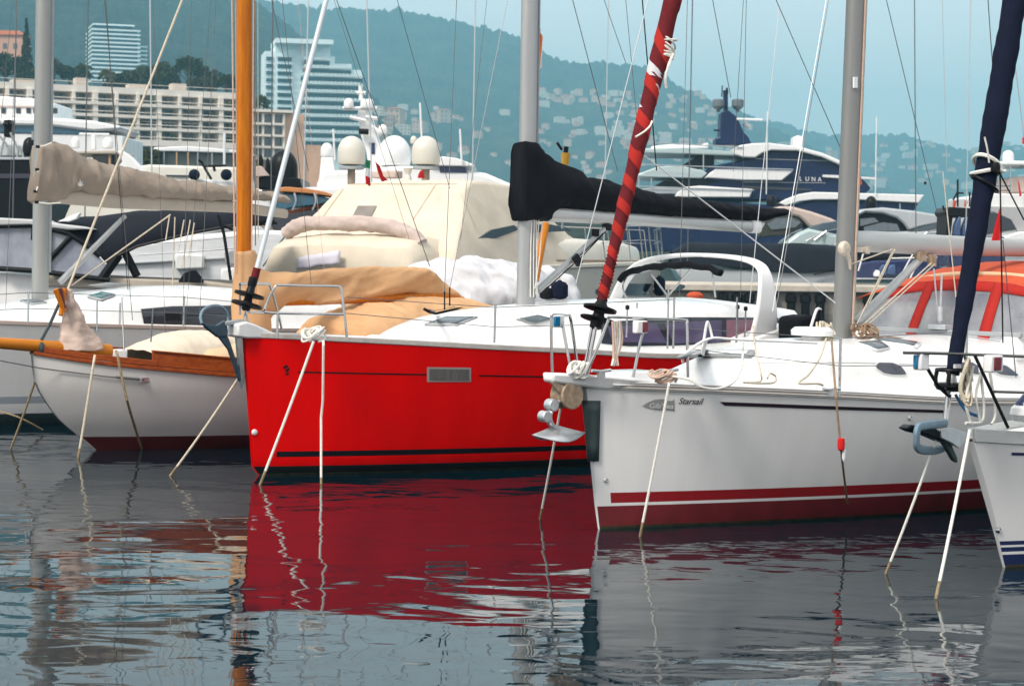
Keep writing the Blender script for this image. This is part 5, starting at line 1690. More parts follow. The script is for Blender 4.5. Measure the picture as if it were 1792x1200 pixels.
# white stepped apartment block
wg = mat('haze_tinted_white_render', (.74, .86, .87), .7, var=.06, vs=.2)  # white render with the cyan of distant haze put into its colour
tg = mat('teal_window_strip', (.03, .085, .11), .3, spec=.2, var=.3, vs=.4)
pE = at(464, 92, 1000); pF = at(636, 120, 1010)
mt = bframe(pE, pF); sc = 1000 / FPX
stp = broot('apartment_tower', mt, 'white stepped apartment block with long balcony strips right of the wooden mast')
Z = lambda py: at(540, py, 1000).z
def tier(x0, x1, y0, y1, zt, nm='wall'): MB().box(((x0 + x1) / 2 * sc, (y0 + y1) / 2, zt / 2), ((x1 - x0) * sc, y1 - y0, zt)).build(nm, wg, stp)
tier(0, 18, 1.6, 26, Z(90)); tier(18, 114, 0, 28, Z(78)); tier(114, 122, .8, 28, Z(96)); tier(122, 152, 1.6, 30, Z(108)); tier(152, 171, 2.4, 30, Z(118))
MB().box((66 * sc, 7, Z(74)), (100 * sc, 30, 2.3)).build('roof_slab', wg, stp)
for k in range(11):
    y = 104 + k * 14.2
    x0 = 62 if y > 120 else 66
    x1 = 170 if y > 128 else 150 if y > 116 else 112
    MB().box(((x0 + x1) / 2 * sc, .8, Z(y + 5.5)), ((x1 - x0) * sc, 5.0, 2.0)).build('window_strip', tg, stp)
    bl_ = MB()
    bl_.box(((x0 + x1) / 2 * sc, -2.6, Z(y - .5)), ((x1 - x0) * sc, 3.4, .6))
    for j in range(int((x1 - x0) / 7)): bl_.box(((x0 + 3.5 + j * 7) * sc, -4.2, Z(y - 2.5)), (5 * sc, .2, 1.4))
    bl_.build('balcony', wg, stp)
for k in range(12):
    y = 98 + k * 12.5
    MB().box((8.5 * sc, 1.4, Z(y + 5)), (12 * sc, 1.2, 1.7)).build('window_strip', tg, stp)
    MB().box((34 * sc, -.2, Z(y + 6)), (24 * sc, .9, 2.0)).build('window_strip', tg, stp)
    MB().box((34 * sc, -1.6, Z(y + 2)), (26 * sc, 2.4, .5)).build('balcony', wg, stp)
# glass tower
pG = at(161, 52, 1100)
tw = broot('glass_tower', Matrix.Translation((pG.x, pG.y, 0)) @ Matrix.Rotation(R(18), 4, 'Z'), 'pale green glass tower with white floor bands behind the hotel trees')
sc = 1100 / FPX
Z = lambda py: at(200, py, 1100).z
gg = mat('green_tower_glass', (.05, .14, .18), .3, spec=.2, var=.2, vs=.3)
MB().box((40 * sc, 14, Z(50) / 2), (78 * sc, 27, Z(50))).build('glass_wall', gg, tw)
MB().box((88 * sc, 19, Z(70) / 2), (17 * sc, 19, Z(70))).build('glass_wall', gg, tw)
MB().box((38 * sc, 14, Z(45)), (66 * sc, 22, (52 - 42) * sc)).build('plant_room', tg, tw)
MB().box((38 * sc, 14, Z(42)), (72 * sc, 25, .8)).build('roof_slab', wg, tw)
for k in range(13):
    y = 52 + k * 7.4
    MB().box((41 * sc, 13.7, Z(y)), (84 * sc, 31, .85)).build('floor_band', wg, tw)
    if y > 68: MB().box((90 * sc, 19, Z(y + 2)), (19 * sc, 21.5, .8)).build('floor_band', wg, tw)
# pink house at the top left
p = at(8, 100, 545)
ph = broot('pink_house', Matrix.Translation((p.x, p.y, p.z - 4)), 'pink house with a tiled roof at the top left edge')
MB().box((0, 5, 5), (9.5, 9, 10)).build('wall', hw[1], ph)
MB().loft([[V((-5.2, -.1, 10)), V((5.2, -.1, 10)), V((5.2, 10, 10)), V((-5.2, 10, 10))], [V((-3, 4, 11.6)), V((3, 4, 11.6)), V((3, 5, 11.6)), V((-3, 5, 11.6))]]).build('roof', hr, ph)
for i in range(3): MB().box((-2.8 + 2.8 * i, .48, 7), (1.1, .1, 1.6)).build('window', hg, ph)

# ================================================================== hazy air
hv = bpy.data.materials.new('hazy_air')
hv.use_nodes = True
nt = hv.node_tree
for q in list(nt.nodes):
    if q.type != 'OUTPUT_MATERIAL': nt.nodes.remove(q)
pv = nt.nodes.new('ShaderNodeVolumePrincipled')
pv.inputs['Color'].default_value = (.30, .655, .785, 1)
pv.inputs['Density'].default_value = .00030
pv.inputs['Anisotropy'].default_value = .0
nt.links.new(pv.outputs['Volume'], nt.nodes['Material Output'].inputs['Volume'])
hz = MB().box((0, 2950, 249), (8800, 6000, 501)).build('haze', hv)
hz.location = (0, 0, 0)
tag(hz, 'pale blue sea haze hanging over the harbour and hills', kind='stuff')
# ================================================================== boats and quay behind the front row
def slab(parent, fr, name, poly, m, y0=0.0, th=2.0, bevel=.03, rnd_=0):
    """a solid whose near side is the given photo outline on the plane y0 of its boat"""
    P = [fr.Y(x, y, y0) for x, y in poly]
    if rnd_: P = crv(P + [P[0]], rnd_)[:-1]
    return MB().prism(P, (0, th, 0)).build(name, m, parent, bevel=bevel, sharp=40)
def pole(parent, fr, name, a, b, r, m, y=0.0, yb=None):
    return MB().tube([fr.Y(*a, y), fr.Y(*b, y if yb is None else yb)], r, 8).build(name, m, parent)
def dome(parent, fr, name, px, py0, py1, wpx, m, y=0.0, foot=True, cylf=.45):
    """radome: cylinder below, hemisphere above; py0 top, py1 bottom"""
    a, b = fr.Y(px, py0, y), fr.Y(px, py1, y)
    r = wpx / 2 * (fr.M @ b).y / FPX
    H = a.z - b.z
    hc = H * cylf
    pr = [(r * .55, 0), (r * .93, H * .04), (r * .97, H * .1), (r, H * .18), (r, hc)]
    pr += [(max(.001, r * math.cos(t * PI / 16)), hc + (H - hc) * math.sin(t * PI / 16)) for t in range(1, 9)]
    return MB().lathe((b.x, b.y, b.z), pr, 24).build(name, m, parent, sharp=50)
def ff_(d): return Fr(896, 450, d=d, ang=0)
W_, G_ = M['gel'], M['glass']

# ---- cream flybridge yacht under canvas
ang = R(60)
ff = Fr(655, 450, d=42, ang=ang)
mot = root('motor_yacht', ff, 'cream motor yacht under cream canvas with two ivory radar domes behind the red sloop', 'motor yacht')
hf = Hull(ff, 13.4, [(-.3, 1.6), (0, 1.3), (.8, .8), (1.6, .3), (2.3, -.1)], 2.25, sm=.45, e=2.0, ew=1.5, wlr=.86, q=.7, aft=.08, sheer=[(-.1, 2.14), (4, 2.28), (13.4, 2.1)])
for o in (hf.build([(0, 0), (.25, 0)], [M['black'], M['creamlow']], 1, mot), hf.rail(.12, .1, M['cream'], mot, inset=0, dz=-.05, out=.05, name='gunwale'), hf.deck(M['cream'], mot, dz=.0)):
    o.location = (13.2, 0, 0); o.rotation_euler = (0, 0, PI)
cb_ = cabin([(x, w, 2.15, z) for x, w, z in ((.2, 2.1, 2.5), (2, 2.15, 2.85), (6, 2.05, 2.86), (8.5, 1.7, 2.82), (10.2, 1.2, 2.72), (11.2, .7, 2.4), (11.5, .5, 2.2))])
cb_.build('deckhouse', M['cream'], mot, sharp=60)
brr = mat('brown_rub_rail', (.2, .15, .1), .5)
for sd in (-1, 1): MB().tube([(.3, sd * 2.17, 2.32), (6, sd * 2.14, 2.34), (9.5, sd * 1.62, 2.33), (11, sd * 1.0, 2.3)], .03, 6).build('rub_rail', brr, mot)
cv = MB()
rows = []
for x, w, z, wt in ((-.5, 2.3, 2.15, 2.3), (-.3, 2.32, 2.5, 2.2), (.3, 2.32, 3.1, 1.95), (1.0, 2.3, 3.85, 1.65), (1.3, 2.3, 3.98, 1.6), (2.4, 2.3, 4.02, 1.55), (3.4, 2.25, 3.92, 1.55), (4.4, 2.2, 3.45, 1.6), (5.4, 2.1, 3.0, 1.6), (6.2, 2.0, 2.75, 1.5)):
    sec = []
    for k in range(25): sec.append(V((x, -(w + (wt - w) * (k / 24)**1.3), 2.1 + (z - 2.1) * k / 24)))
    for k in range(1, 30): sec.append(V((x, -wt + 2 * wt * k / 30, z + .06 * math.sin(PI * k / 30))))
    for k in range(25): sec.append(V((x, (wt + (w - wt) * (k / 24)**.8), z + (2.1 - z) * k / 24)))
    rows.append(sec)
big = []
for a, b in zip(rows, rows[1:]):
    for k in range(10): big.append([p.lerp(q, k / 10) for p, q in zip(a, b)])
big.append(rows[-1])
cv.loft(big).crease(.028, .8, (-.6, -.6, .1), 4, (1.4, 1.4, .6), 1.0).crumple(.035, .9, 21, (1.6, 1, .8), .9).crumple(.014, 2.6, 22, (1.6, 1, .6), .9)
cvo = cv.build('canvas_enclosure', M['creamcloth'], mot, sharp=0)
cvb = cv.bvh()
decal(ff, cvb, [(627, 361), (660, 361)], [(616, 382), (649, 382)], .02, 6, 4).build('canvas_window', mat('grey_canvas_window', (.22, .19, .17), .3, var=.2, vs=3), cvo)
sm_ = MB()
for pl in ([(600, 330), (560, 385)], [(610, 322), (800, 322)], [(762, 322), (722, 384)], [(800, 326), (832, 400)]):
    o = decal(ff, cvb, pl, [(x + 1.5, y + 1) for x, y in pl], .015, 24, 1)
    sm_.add(o.v, o.f)
sm_.build('canvas_seam', mat('stitched_canvas_seam', (.56, .48, .36), .85), cvo)
rr_ = MB().tube(crv([ff.X(*q, -.75) for q in [(500, 408), (515, 398), (545, 391), (600, 391), (650, 392), (700, 402), (722, 412), (738, 428)]], 16), .155, 24, flat=1.0)
rr_.crease(.035, 2.2, (-1, -.3, .3), 6).crumple(.02, 3, 3).crumple(.02, 8, 4).build('rolled_bimini', M['pinkcloth'], mot, sharp=0)
for a, b in (((501, 410), (460, 466)), ((506, 414), (466, 466)), ((727, 430), (711, 466)), ((731, 430), (718, 466)), ((728, 438), (738, 466))):
    MB().tube([ff.X(*a, -.75), ff.X(*b, -.75)], .02, 8).build('bimini_pole', M['steel'], mot)
lowc = MB()
rows = []
for x, zt in ((-1.36, 2.0), (-1.35, 2.2), (-1.33, 2.58), (-1.27, 2.63), (-.9, 2.78), (-.5, 2.85), (.1, 2.8)):
    rows.append([V((x, 2.0 * g / 12, 1.2 if abs(g) == 12 else zt - .12 * abs(g / 12)**3 - (.3 if abs(g) > 10 else 0))) for g in range(-12, 13)])
lowc.grid(rows).crumple(.03, 1.3, 31, (1, 1.4, .7)).crumple(.014, 3.4, 32, (1, 1.4, .5)).build('cockpit_cover', M['creamcloth'], mot, sharp=0)
MB().grid([[V((-1.36, 2.0 * g / 12, 1.0)) for g in range(-12, 13)], [V((-1.34, 2.0 * g / 12, 2.08)) for g in range(-12, 13)]]).crumple(.03, 2, 33).build('cover_skirt', M['creamcloth'], mot, sharp=0)
for px in (615, 745):
    dome(mot, ff, 'radar_dome', px - 0, 238, 290, 49 if px < 700 else 50, M['dome'], y=ff.X(px, 300, 1.9).y)
    p = ff.X(px, 292, 1.9)
    MB().lathe(p, [(.28, -.06), (.28, 0)], 18).build('dome_base', M['greyplain'], mot)
    MB().tube([p, p - V((0, 0, .5))], .09, 10).build('dome_post', M['taupe'], mot)
dome(mot, ff, 'small_dome', 724, 238, 252, 12, M['dome'], y=ff.X(724, 300, 2.4).y)
MB().lathe(ff.X(714, 312, 1.6), [(.10, -.2), (.08, 0), (.05, .08), (.1, .2), (.11, .22)], 14).build('horn', M['dome'], mot)
MB().box(ff.X(678, 306, 1.7), (.3, .62, .16)).build('searchlight_box', M['pinkcloth'], mot, bevel=.03)
ral = MB()
for sd in (-1, 1):
    pts = [V((6.5, sd * 2.0, 3.1)), V((9, sd * 1.75, 3.2)), V((11.5, sd * 1.1, 3.2)), V((13.1, sd * .15, 3.15))]
    ral.tube(crv(pts, 5), .018, 6)
    ral.tube(crv([p - V((0, 0, .35)) for p in pts], 5), .012, 6)
    for p in crv(pts, 3): ral.tube([p, V((p.x + .25, p.y, 2.3))], .015, 6)
ral.build('bow_rail', M['steel'], mot)
wnd = MB().prism([ff.Y(x, y, -2.12) for x, y in ((835, 418), (862, 402), (900, 394), (908, 402), (870, 416), (845, 422))], (0, .05, 0))
wnd.build('side_window', G_, mot)
MB().prism([ff.Y(x, y, -2.13) for x, y in ((905, 396), (960, 392), (990, 398), (1000, 404), (930, 408))], (0, .05, 0)).build('side_window', G_, mot)
hfb = MB().add([ff.M.inverted() @ (ff.M @ (Matrix.Translation((13.2, 0, 0)) @ Matrix.Rotation(PI, 4, 'Z') @ p)) for p in hf.mb.v], hf.mb.f).bvh()
for tp, bt in (([(1088, 500), (1100, 496), (1140, 496), (1150, 502)], [(1086, 512), (1100, 517), (1138, 517), (1150, 510)]), ([(1042, 507), (1050, 503), (1056, 504)], [(1042, 512), (1048, 517), (1056, 517)]), ([(1182, 503), (1190, 497), (1199, 499)], [(1183, 508), (1190, 509), (1199, 503)])):
    decal(ff, hfb, tp, bt, .015, 10, 3).build('hull_port', G_, mot)
lettering(ff, cb_.bvh(), "Aqua Mar", 848, 443, 9, 44, 'side_lettering', M['letter'], mot, .4, .01, .02)
wcl = MB()
for k in range(2):
    pass
rows = [[ff.X(520 + 75 * i / 12, y0 - 12 * i / 12, -1.5) for i in range(13)] for y0 in (451, 460, 468, 473)]
wcl.grid(rows).crumple(.04, 3, 41).build('rail_cloth', mat('lavender_white_cloth', (.62, .6, .68), .85, var=.1, vs=4), mot, solid=.06, sharp=0)

# covered tender with a white tarpaulin between the tan cover and the red sloop's mast
fw = Fr(845, 520, d=33, ang=A0)
cov_ = root('covered_boat', fw, 'small boat under a crumpled white tarpaulin left of the red sloop mast', 'boat')
rows = []
for i in range(90):
    f = i / 89
    x = -1.5 + 3.0 * f
    h = 1.98 + .36 * math.sin(PI * f)**.5 - .0 * f + .08 * math.sin(7 * f)
    w = .7 + .5 * math.sin(PI * f)**.5
    rows.append([V((x, w * math.copysign(abs(math.cos(PI * k / 48))**.8, math.cos(PI * k / 48)), 1.0 + (h - 1.0) * max(0, math.sin(PI * k / 48))**.5)) for k in range(49)])
MB().grid(rows).crease(.10, 1.3, (0, -.9, .3), 7, (1, .8, .6), .9).crumple(.10, 1.5, 51, (1, 1, .6), .8).crumple(.07, 3.2, 52, (1.4, 1, .5), .8).crumple(.02, 9, 53).build('tarpaulin', M['whitecloth'], cov_, sharp=0, solid=.01)
MB().loft([[V((x, -w, .95)), V((x, w, .95)), V((x, w * .7, -.2)), V((x, -w * .7, -.2))] for x, w in ((-1.5, .5), (-.8, 1.0), (1.0, 1.1), (1.6, 1.0))]).build('hull', W_, cov_, bevel=.05)

# flags
def flag(label, fr, corners, y, cols, vert=True, mname='flag'):
    """corners: top-left, top-right, bottom-right, bottom-left in the photo; cols split across"""
    a, b, c, d = [fr.Y(*q, y) for q in corners]
    mb = MB()
    n, m_ = 12, 12
    rows = []
    for i in range(n + 1):
        u = i / n
        row = []
        for j in range(m_ + 1):
            v = j / m_
            p = a.lerp(b, u).lerp(d.lerp(c, u), v)
            p = p + V((0, .04 * math.sin(u * 7 + v * 3) * (a - b).length * 2, .0))
            row.append(p)
        rows.append(row)
    mb.grid(rows)
    k = len(cols)
    for i in range(n):
        for j in range(m_):
            mb.m[i * m_ + j] = min(k - 1, int((i if vert else j) * k / n))
    o = mb.build('flag', [M[q] for q in cols], sharp=0)
    o.matrix_world = fr.M
    return tag(o, label, 'flag')
flag('narrow orange and white flag hanging beside the mast of the red sloop', fc, [(944, 52), (951, 70), (948, 118), (939, 132)], .35, ['flagorange', 'flagorange', 'flagwhite'])
tag(MB().tube([fc.Y(945, 50, .35), fc.Y(936, 260, .35)], .008, 6).build('flag_staff', M['orange'], None), 'thin orange staff of the flag beside the red sloop mast', 'flag staff').matrix_world = fc.M
flag('small green white and red flag between the two radar domes', ff, [(641, 279), (649, 282), (648, 326), (640, 322)], -1.0, ['flaggreen', 'flagwhite', 'flagred'], False)
flag('red and white flag sagging right of the tricolour between the domes', ff, [(656, 276), (667, 300), (678, 316), (668, 318)], -1.0, ['flagred', 'flagred'], True)
flag('crumpled red flag at the post of the right radar dome', ff, [(735, 300), (742, 296), (743, 312), (731, 312)], -1.0, ['flagred'], True)
flag('dark red flag hanging behind the mast of the white sloop', fd, [(1499, 268), (1505, 285), (1508, 322), (1498, 334)], 2.5, ['flagmaroon', 'flagmaroon', 'flagorange'])

# yellow emergency light on a pole and blue-black fenders
yl = root('emergency_light', fc, 'yellow rescue light with a black top sticking up above the black boom cover', 'light')
MB().tube([fc.Y(988, 300, .25), fc.Y(990, 268, .25)], [.035, .06], 10).build('body', M['yellow'], yl)
MB().tube([fc.Y(990, 268, .25), fc.Y(991, 257, .25)], .03, 10).build('cap', M['plastic'], yl)
MB().tube([fc.Y(975, 250, .25), fc.Y(983, 262, .25)], .018, 8).build('aerial', M['plastic'], yl)
MB().tube([fc.Y(988, 300, .25), fc.Y(984, 400, .25)], .015, 8).build('pole', M['alu'], yl)
def fender(label, fr, px, py0, py1, wpx, y, m):
    a, b = fr.Y(px, py0, y), fr.Y(px, py1, y)
    r = wpx / 2 * (fr.M @ b).y / FPX
    H = a.z - b.z
    o = root('fender', fr, label, 'fender', 'dark blue fenders')
    MB().lathe(b, [(.01, 0), (r * .7, H * .05), (r, H * .18), (r, H * .72), (r * .72, H * .88), (r * .25, H * .95), (r * .22, H)], 18).build('body', m, o)
    MB().tube([a, a + V((0, 0, H * .5))], .012, 6).build('lanyard', M['rope'], o)
fender('navy fender cover standing on the red sloop deck by the kicker', fc, 979, 490, 524, 30, .5, M['navycloth'])
fender('black fender lying low beside the mast of the red sloop', fc, 957, 502, 524, 26, .6, M['blackcloth'])
fender('navy teardrop fender hanging on the side of the cream motor yacht', ff, 1154, 482, 518, 20, -1.9, M['navycloth'])
o = root('buoy', fc, 'orange buoy half hidden behind the coachroof under the white arch', 'buoy')
MB().lathe(fc.Y(1216, 524, 1.3), [(.01, -.02), (.10, .0), (.12, .06), (.08, .1), (.01, .11)], 14).build('body', M['coral'], o)

# ---- big white yacht behind the cream one
fg = ff_(80)
gy = root('motor_yacht', fg, 'large white yacht with a domed radar mast rising behind the cream canvas', 'motor yacht')
slab(gy, fg, 'hull', [(535, 345), (560, 332), (640, 322), (905, 345), (915, 470), (560, 470)], W_, 0, 6, .1)
slab(gy, fg, 'flybridge', [(552, 324), (566, 300), (620, 296), (700, 290), (770, 292), (850, 303), (895, 322), (905, 334), (760, 345), (560, 340)], W_, .3, 5, .15)
slab(gy, fg, 'window_strip', [(808, 322), (860, 322), (898, 330), (904, 336), (806, 330)], G_, .22, 3, .02)
slab(gy, fg, 'window_strip', [(768, 291), (812, 291), (818, 302), (770, 302)], M['navy'], .25, 3, .02)
slab(gy, fg, 'roof_wing', [(752, 276), (775, 274), (800, 277), (830, 288), (832, 292), (752, 290)], W_, .1, 4, .1)
slab(gy, fg, 'radar_mast', [(625, 200), (633, 175), (641, 172), (652, 215), (662, 246), (670, 258), (690, 270), (692, 312), (648, 312), (640, 262), (632, 240)], W_, 1.5, 1.6, .1)
slab(gy, fg, 'mast_window', [(646, 250), (656, 250), (656, 270), (650, 270)], M['navy'], 1.45, .3, .01)
dome(gy, fg, 'satellite_dome', 690, 237, 292, 58, W_, y=1.2, cylf=.35)
for x, y0, y1, w in ((610, 172, 190, 17), (638, 173, 190, 15), (647, 172, 190, 14), (670, 218, 234, 16), (572, 250, 275, 22)):
    dome(gy, fg, 'small_dome', x, y0, y1, w, W_, y=1.2)
slab(gy, fg, 'dome_pedestal', [(562, 275), (582, 275), (590, 335), (556, 335)], W_, .9, .8, .05)
for a, b in (((600, 190), (660, 190)), ((631, 150), (632, 176)), ((624, 163), (640, 163)), ((612, 205), (640, 212)), ((640, 205), (662, 208)), ((650, 220), (668, 236)), ((630, 230), (640, 232))):
    MB().tube([fg.Y(*a, 1.3), fg.Y(*b, 1.3)], .09, 6).build('mast_spreader', W_, gy)
for x, y0, y1 in ((583, 226, 280), (805, 226, 285), (735, 180, 240)): pole(gy, fg, 'antenna', (x + 3, y1), (x, y0), .04, W_)
pole(gy, fg, 'radar_scanner', (628, 230), (645, 231), .12, M['plastic'], 1.2)

# ---- navy superyacht
fl_ = ff_(170)
lu = root('superyacht', fl_, 'dark blue and white superyacht with a navy radar mast and its name on the side', 'yacht')
NV = M['yachtnavy']
slab(lu, fl_, 'hull', [(1090, 372), (1160, 346), (1372, 360), (1430, 350), (1608, 355), (1598, 372), (1560, 440), (1090, 440)], NV, .3, 8, .1)
slab(lu, fl_, 'gunwale', [(1364, 355), (1376, 348), (1398, 340), (1422, 336), (1470, 337), (1618, 341), (1608, 356), (1500, 350), (1424, 350), (1400, 353), (1374, 361)], W_, .0, 8.6, .1)
slab(lu, fl_, 'superstructure', [(1140, 345), (1180, 330), (1215, 312), (1250, 290), (1320, 276), (1332, 268), (1350, 263), (1395, 264), (1438, 275), (1470, 289), (1497, 304), (1515, 318), (1525, 330), (1515, 338), (1430, 338), (1380, 350), (1300, 352)], NV, .5, 7, .15)
slab(lu, fl_, 'roof', [(1284, 260), (1296, 254), (1318, 251), (1345, 250), (1400, 257), (1440, 268), (1468, 280), (1494, 296), (1496, 303), (1470, 289), (1438, 275), (1395, 264), (1350, 263), (1334, 268), (1322, 276), (1300, 275), (1284, 270)], W_, -.1, 8, .1)
slab(lu, fl_, 'sun_deck', [(1126, 260), (1200, 259), (1294, 266), (1300, 273), (1200, 270), (1122, 268)], mat('pale_teal_deck_edge', (.42, .52, .52), .3), .0, 8, .1)
slab(lu, fl_, 'deck_band', [(1233, 312), (1242, 303), (1252, 296), (1300, 296), (1388, 299), (1378, 308), (1368, 316), (1300, 315), (1238, 311)], W_, -.1, 8, .1)
slab(lu, fl_, 'deck_band', [(1118, 304), (1150, 292), (1185, 289), (1230, 298), (1238, 303), (1228, 312), (1150, 311), (1116, 309)], mat('pale_aft_deck', (.50, .60, .60), .3), .3, 8, .1)
slab(lu, fl_, 'deck_band', [(1186, 336), (1200, 327), (1225, 325), (1318, 331), (1312, 346), (1180, 345)], W_, -.1, 8, .1)
slab(lu, fl_, 'deck_band', [(1098, 332), (1150, 328), (1196, 330), (1186, 340), (1098, 340)], M['silver'], .0, 8, .1)
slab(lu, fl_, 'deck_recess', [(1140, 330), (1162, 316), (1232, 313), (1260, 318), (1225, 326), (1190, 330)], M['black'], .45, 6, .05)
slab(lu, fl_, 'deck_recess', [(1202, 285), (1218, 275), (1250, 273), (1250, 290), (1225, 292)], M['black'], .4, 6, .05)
slab(lu, fl_, 'wheelhouse_window', [(1300, 325), (1420, 330), (1420, 334), (1300, 330)], G_, .42, .3, .0)
slab(lu, fl_, 'side_stripe', [(1440, 306), (1470, 307), (1534, 311), (1534, 314), (1470, 312), (1440, 310)], W_, .2, .4, .02)
slab(lu, fl_, 'line_trim', [(1322, 277.5), (1470, 282), (1470, 282.8), (1322, 278.3)], M['silver'], .44, .1, 0)
slab(lu, fl_, 'line_trim', [(1300, 318), (1445, 320), (1445, 320.8), (1300, 319)], M['silver'], .44, .1, 0)
slab(lu, fl_, 'mast', [(1262, 197), (1268, 192), (1276, 194), (1290, 205), (1302, 232), (1310, 240), (1316, 254), (1253, 254), (1252, 242), (1260, 240)], NV, 2.0, 2.5, .1)
slab(lu, fl_, 'mast_top', [(1266, 158), (1274, 158), (1274, 196), (1267, 196)], NV, 3.0, .5, .02)
pole(lu, fl_, 'antenna', (1263, 170), (1264, 150), .05, M['black'], 3); pole(lu, fl_, 'antenna', (1272, 154), (1273, 165), .1, M['black'], 3)
for x in (1257, 1291):
    a = fl_.Y(x, 184, 2.5)
    MB().lathe(a, [(.05, -.62), (.2, -.55), (.12, -.45), (.35, -.32), (.52, -.1), (.52, .4), (.4, .5), (.02, .52)], 18).build('grey_dome', mat('grey_radome', (.12, .15, .17), .4), lu)
pole(lu, fl_, 'radar_scanner', (1289, 208.5), (1334, 210), .10, W_, 1.8)
pole(lu, fl_, 'mast_spreader', (1249, 228), (1266, 229), .08, NV, 2.2); pole(lu, fl_, 'mast_spreader', (1300, 215), (1312, 222), .2, M['silver'], 2.2)
slab(lu, fl_, 'vent_box', [(1389, 240), (1396, 237), (1406, 239), (1404, 266), (1388, 264)], W_, 1, 2, .08)
slab(lu, fl_, 'cushion_bank', [(1140, 256), (1180, 252), (1225, 254), (1240, 249), (1240, 260), (1140, 262)], W_, 1.5, 3, .1)
for a, b in (((1118, 288), (1388, 297)), ((1110, 326), (1320, 333)), ((1140, 250), (1300, 258)), ((1231, 270), (1231, 296)), ((1118, 310), (1118, 330)), ((1140, 312), (1140, 328)), ((1575, 356), (1575, 366))): MB().tube([fl_.Y(*a, -.2), fl_.Y(*b, -.2)], .05, 6).build('deck_rail', M['silver'], lu)
for x, y0, y1 in ((1534, 205, 340), (1502, 180, 300), (1343, 195, 340)): pole(lu, fl_, 'antenna', (x - 2, y1), (x, y0), .05, W_, -.2)
for i, ch in enumerate('LUNA'):
    vs, fs = words(ch, 1, 0, .06, .012)
    x0, x1 = min(v.x for v in vs), max(v.x for v in vs)
    q = fl_.Y(1399 + i * 10.6, 316.5 + i * .4, .5)
    MB().add([q + V(((v.x - x0) * .48, -.02 - v.z, v.y * .52)) for v in vs], fs).build('name_letter', M['letterpale'], lu, sharp=0)

# ---- quay on the far side of the basin
fq = ff_(92)
P = [fq.Y(x, y, 0) for x, y in ((1180, 488), (1240, 489.5), (1460, 496), (1700, 504), (1950, 512))]
zt = P[1].z
qa = root('stone_quay', fq, 'pale stone quay with dark fender piles across the basin at right', 'quay')
mb = MB().box((14, 4.5, zt * .5 - .6), (26, 9, zt + .2))
mb.build('wall', M['stone'], qa, bevel=.05)
MB().box((14, 4.4, zt - .35), (26.4, 9.6, .32)).build('coping', mat('pale_coping', (.52, .47, .4), .8, var=.2, vs=2), qa, bevel=.05)
for i, px in enumerate((1266, 1290, 1312, 1352, 1385, 1410, 1436, 1520, 1545)):
    c = fq.Y(px, 512, -.25)
    MB().lathe((c.x, -.2, 0), [(.12, -.3), (.2, 0), (.2, zt * .3), (.26, zt * .35), (.26, zt * .55), (.1, zt * .62)], 12).build('fender_pile', M['plastic'], qa)

# ---- boats beyond the quay
fk = ff_(104)
k1 = root('covered_boat', fk, 'grey boat under a long charcoal tarpaulin beyond the quay', 'boat')
slab(k1, fk, 'hull', [(1180, 470), (1380, 474), (1500, 472), (1500, 498), (1200, 500)], M['silver'], .2, 3, .1)
rows = []
T = samp([(1175, 440), (1200, 424), (1300, 426), (1400, 425), (1480, 432), (1560, 440), (1615, 458)], 40)
B = samp([(1175, 460), (1240, 462), (1330, 474), (1400, 479), (1480, 470), (1560, 472), (1615, 470)], 40)
for (x, y), (x2, y2) in zip(T, B):
    a, b = fk.Y(x, y, 1.4), fk.Y(x2, y2, 0)
    rows.append([b, V((a.x, .2, b.z + (a.z - b.z) * .75)), V((a.x, 1.0, a.z - .05)), V((a.x, 2.0, a.z)), V((a.x, 3.2, a.z - .2)), V((a.x, 3.6, b.z))])
MB().grid(rows).crumple(.08, .6, 61).build('tarpaulin', M['charcoal'], k1, sharp=0)
slab(k1, fk, 'boat_hook', [(1424, 480), (1470, 470), (1470, 471.5), (1424, 481.5)], M['plastic'], -.15, .1, 0)
fi = ff_(118)
b1 = root('motor_boat', fi, 'motor boat with a pale pink canvas roof and olive interior beyond the quay', 'motor boat')
slab(b1, fi, 'hull', [(1372, 425), (1395, 408), (1416, 399), (1475, 412), (1520, 430), (1520, 470), (1372, 470)], mat('pale_teal_hull', (.42, .52, .52), .25), .0, 3.5, .2)
slab(b1, fi, 'canvas_roof', [(1352, 366), (1366, 361), (1385, 361), (1420, 370), (1455, 382), (1470, 390), (1440, 396), (1418, 399), (1408, 388), (1398, 380), (1372, 374), (1352, 376)], M['pinkcloth'], .2, 3, .15)
slab(b1, fi, 'cabin', [(1330, 382), (1350, 376), (1372, 375), (1398, 382), (1406, 392), (1396, 402), (1372, 412), (1330, 415)], mat('olive_dark_interior', (.035, .035, .025), .5), .3, 2.6, .05)
slab(b1, fi, 'side_window', [(1342, 392), (1358, 382), (1385, 381), (1402, 389), (1392, 398), (1350, 402)], M['hatchglass'], .2, .1, 0)
slab(b1, fi, 'windscreen', [(1414, 398), (1440, 390), (1480, 384), (1500, 390), (1500, 402), (1440, 404), (1424, 404)], mat('tinted_windscreen', (.09, .13, .16), .1, var=.2, vs=1), .1, 2.6, .05)
dome(b1, fi, 'black_dome', 1350, 341, 362, 18, M['plastic'], y=1)
for pl in ([(1410, 422), (1440, 406), (1465, 401), (1490, 400)], [(1425, 420), (1446, 404)], [(1440, 422), (1444, 405)]): MB().tube([fi.Y(x, y, -.1) for x, y in pl], .03, 6).build('bow_rail', M['steel'], b1)
fj = ff_(112)
b2 = root('motor_boat', fj, 'silver grey motor boat with a hardtop and dark cabin right of the white sloop mast', 'motor boat')
slab(b2, fj, 'hull', [(1470, 425), (1500, 408), (1600, 404), (1660, 400), (1690, 420), (1690, 470), (1470, 470)], M['silver'], .0, 3.5, .2)
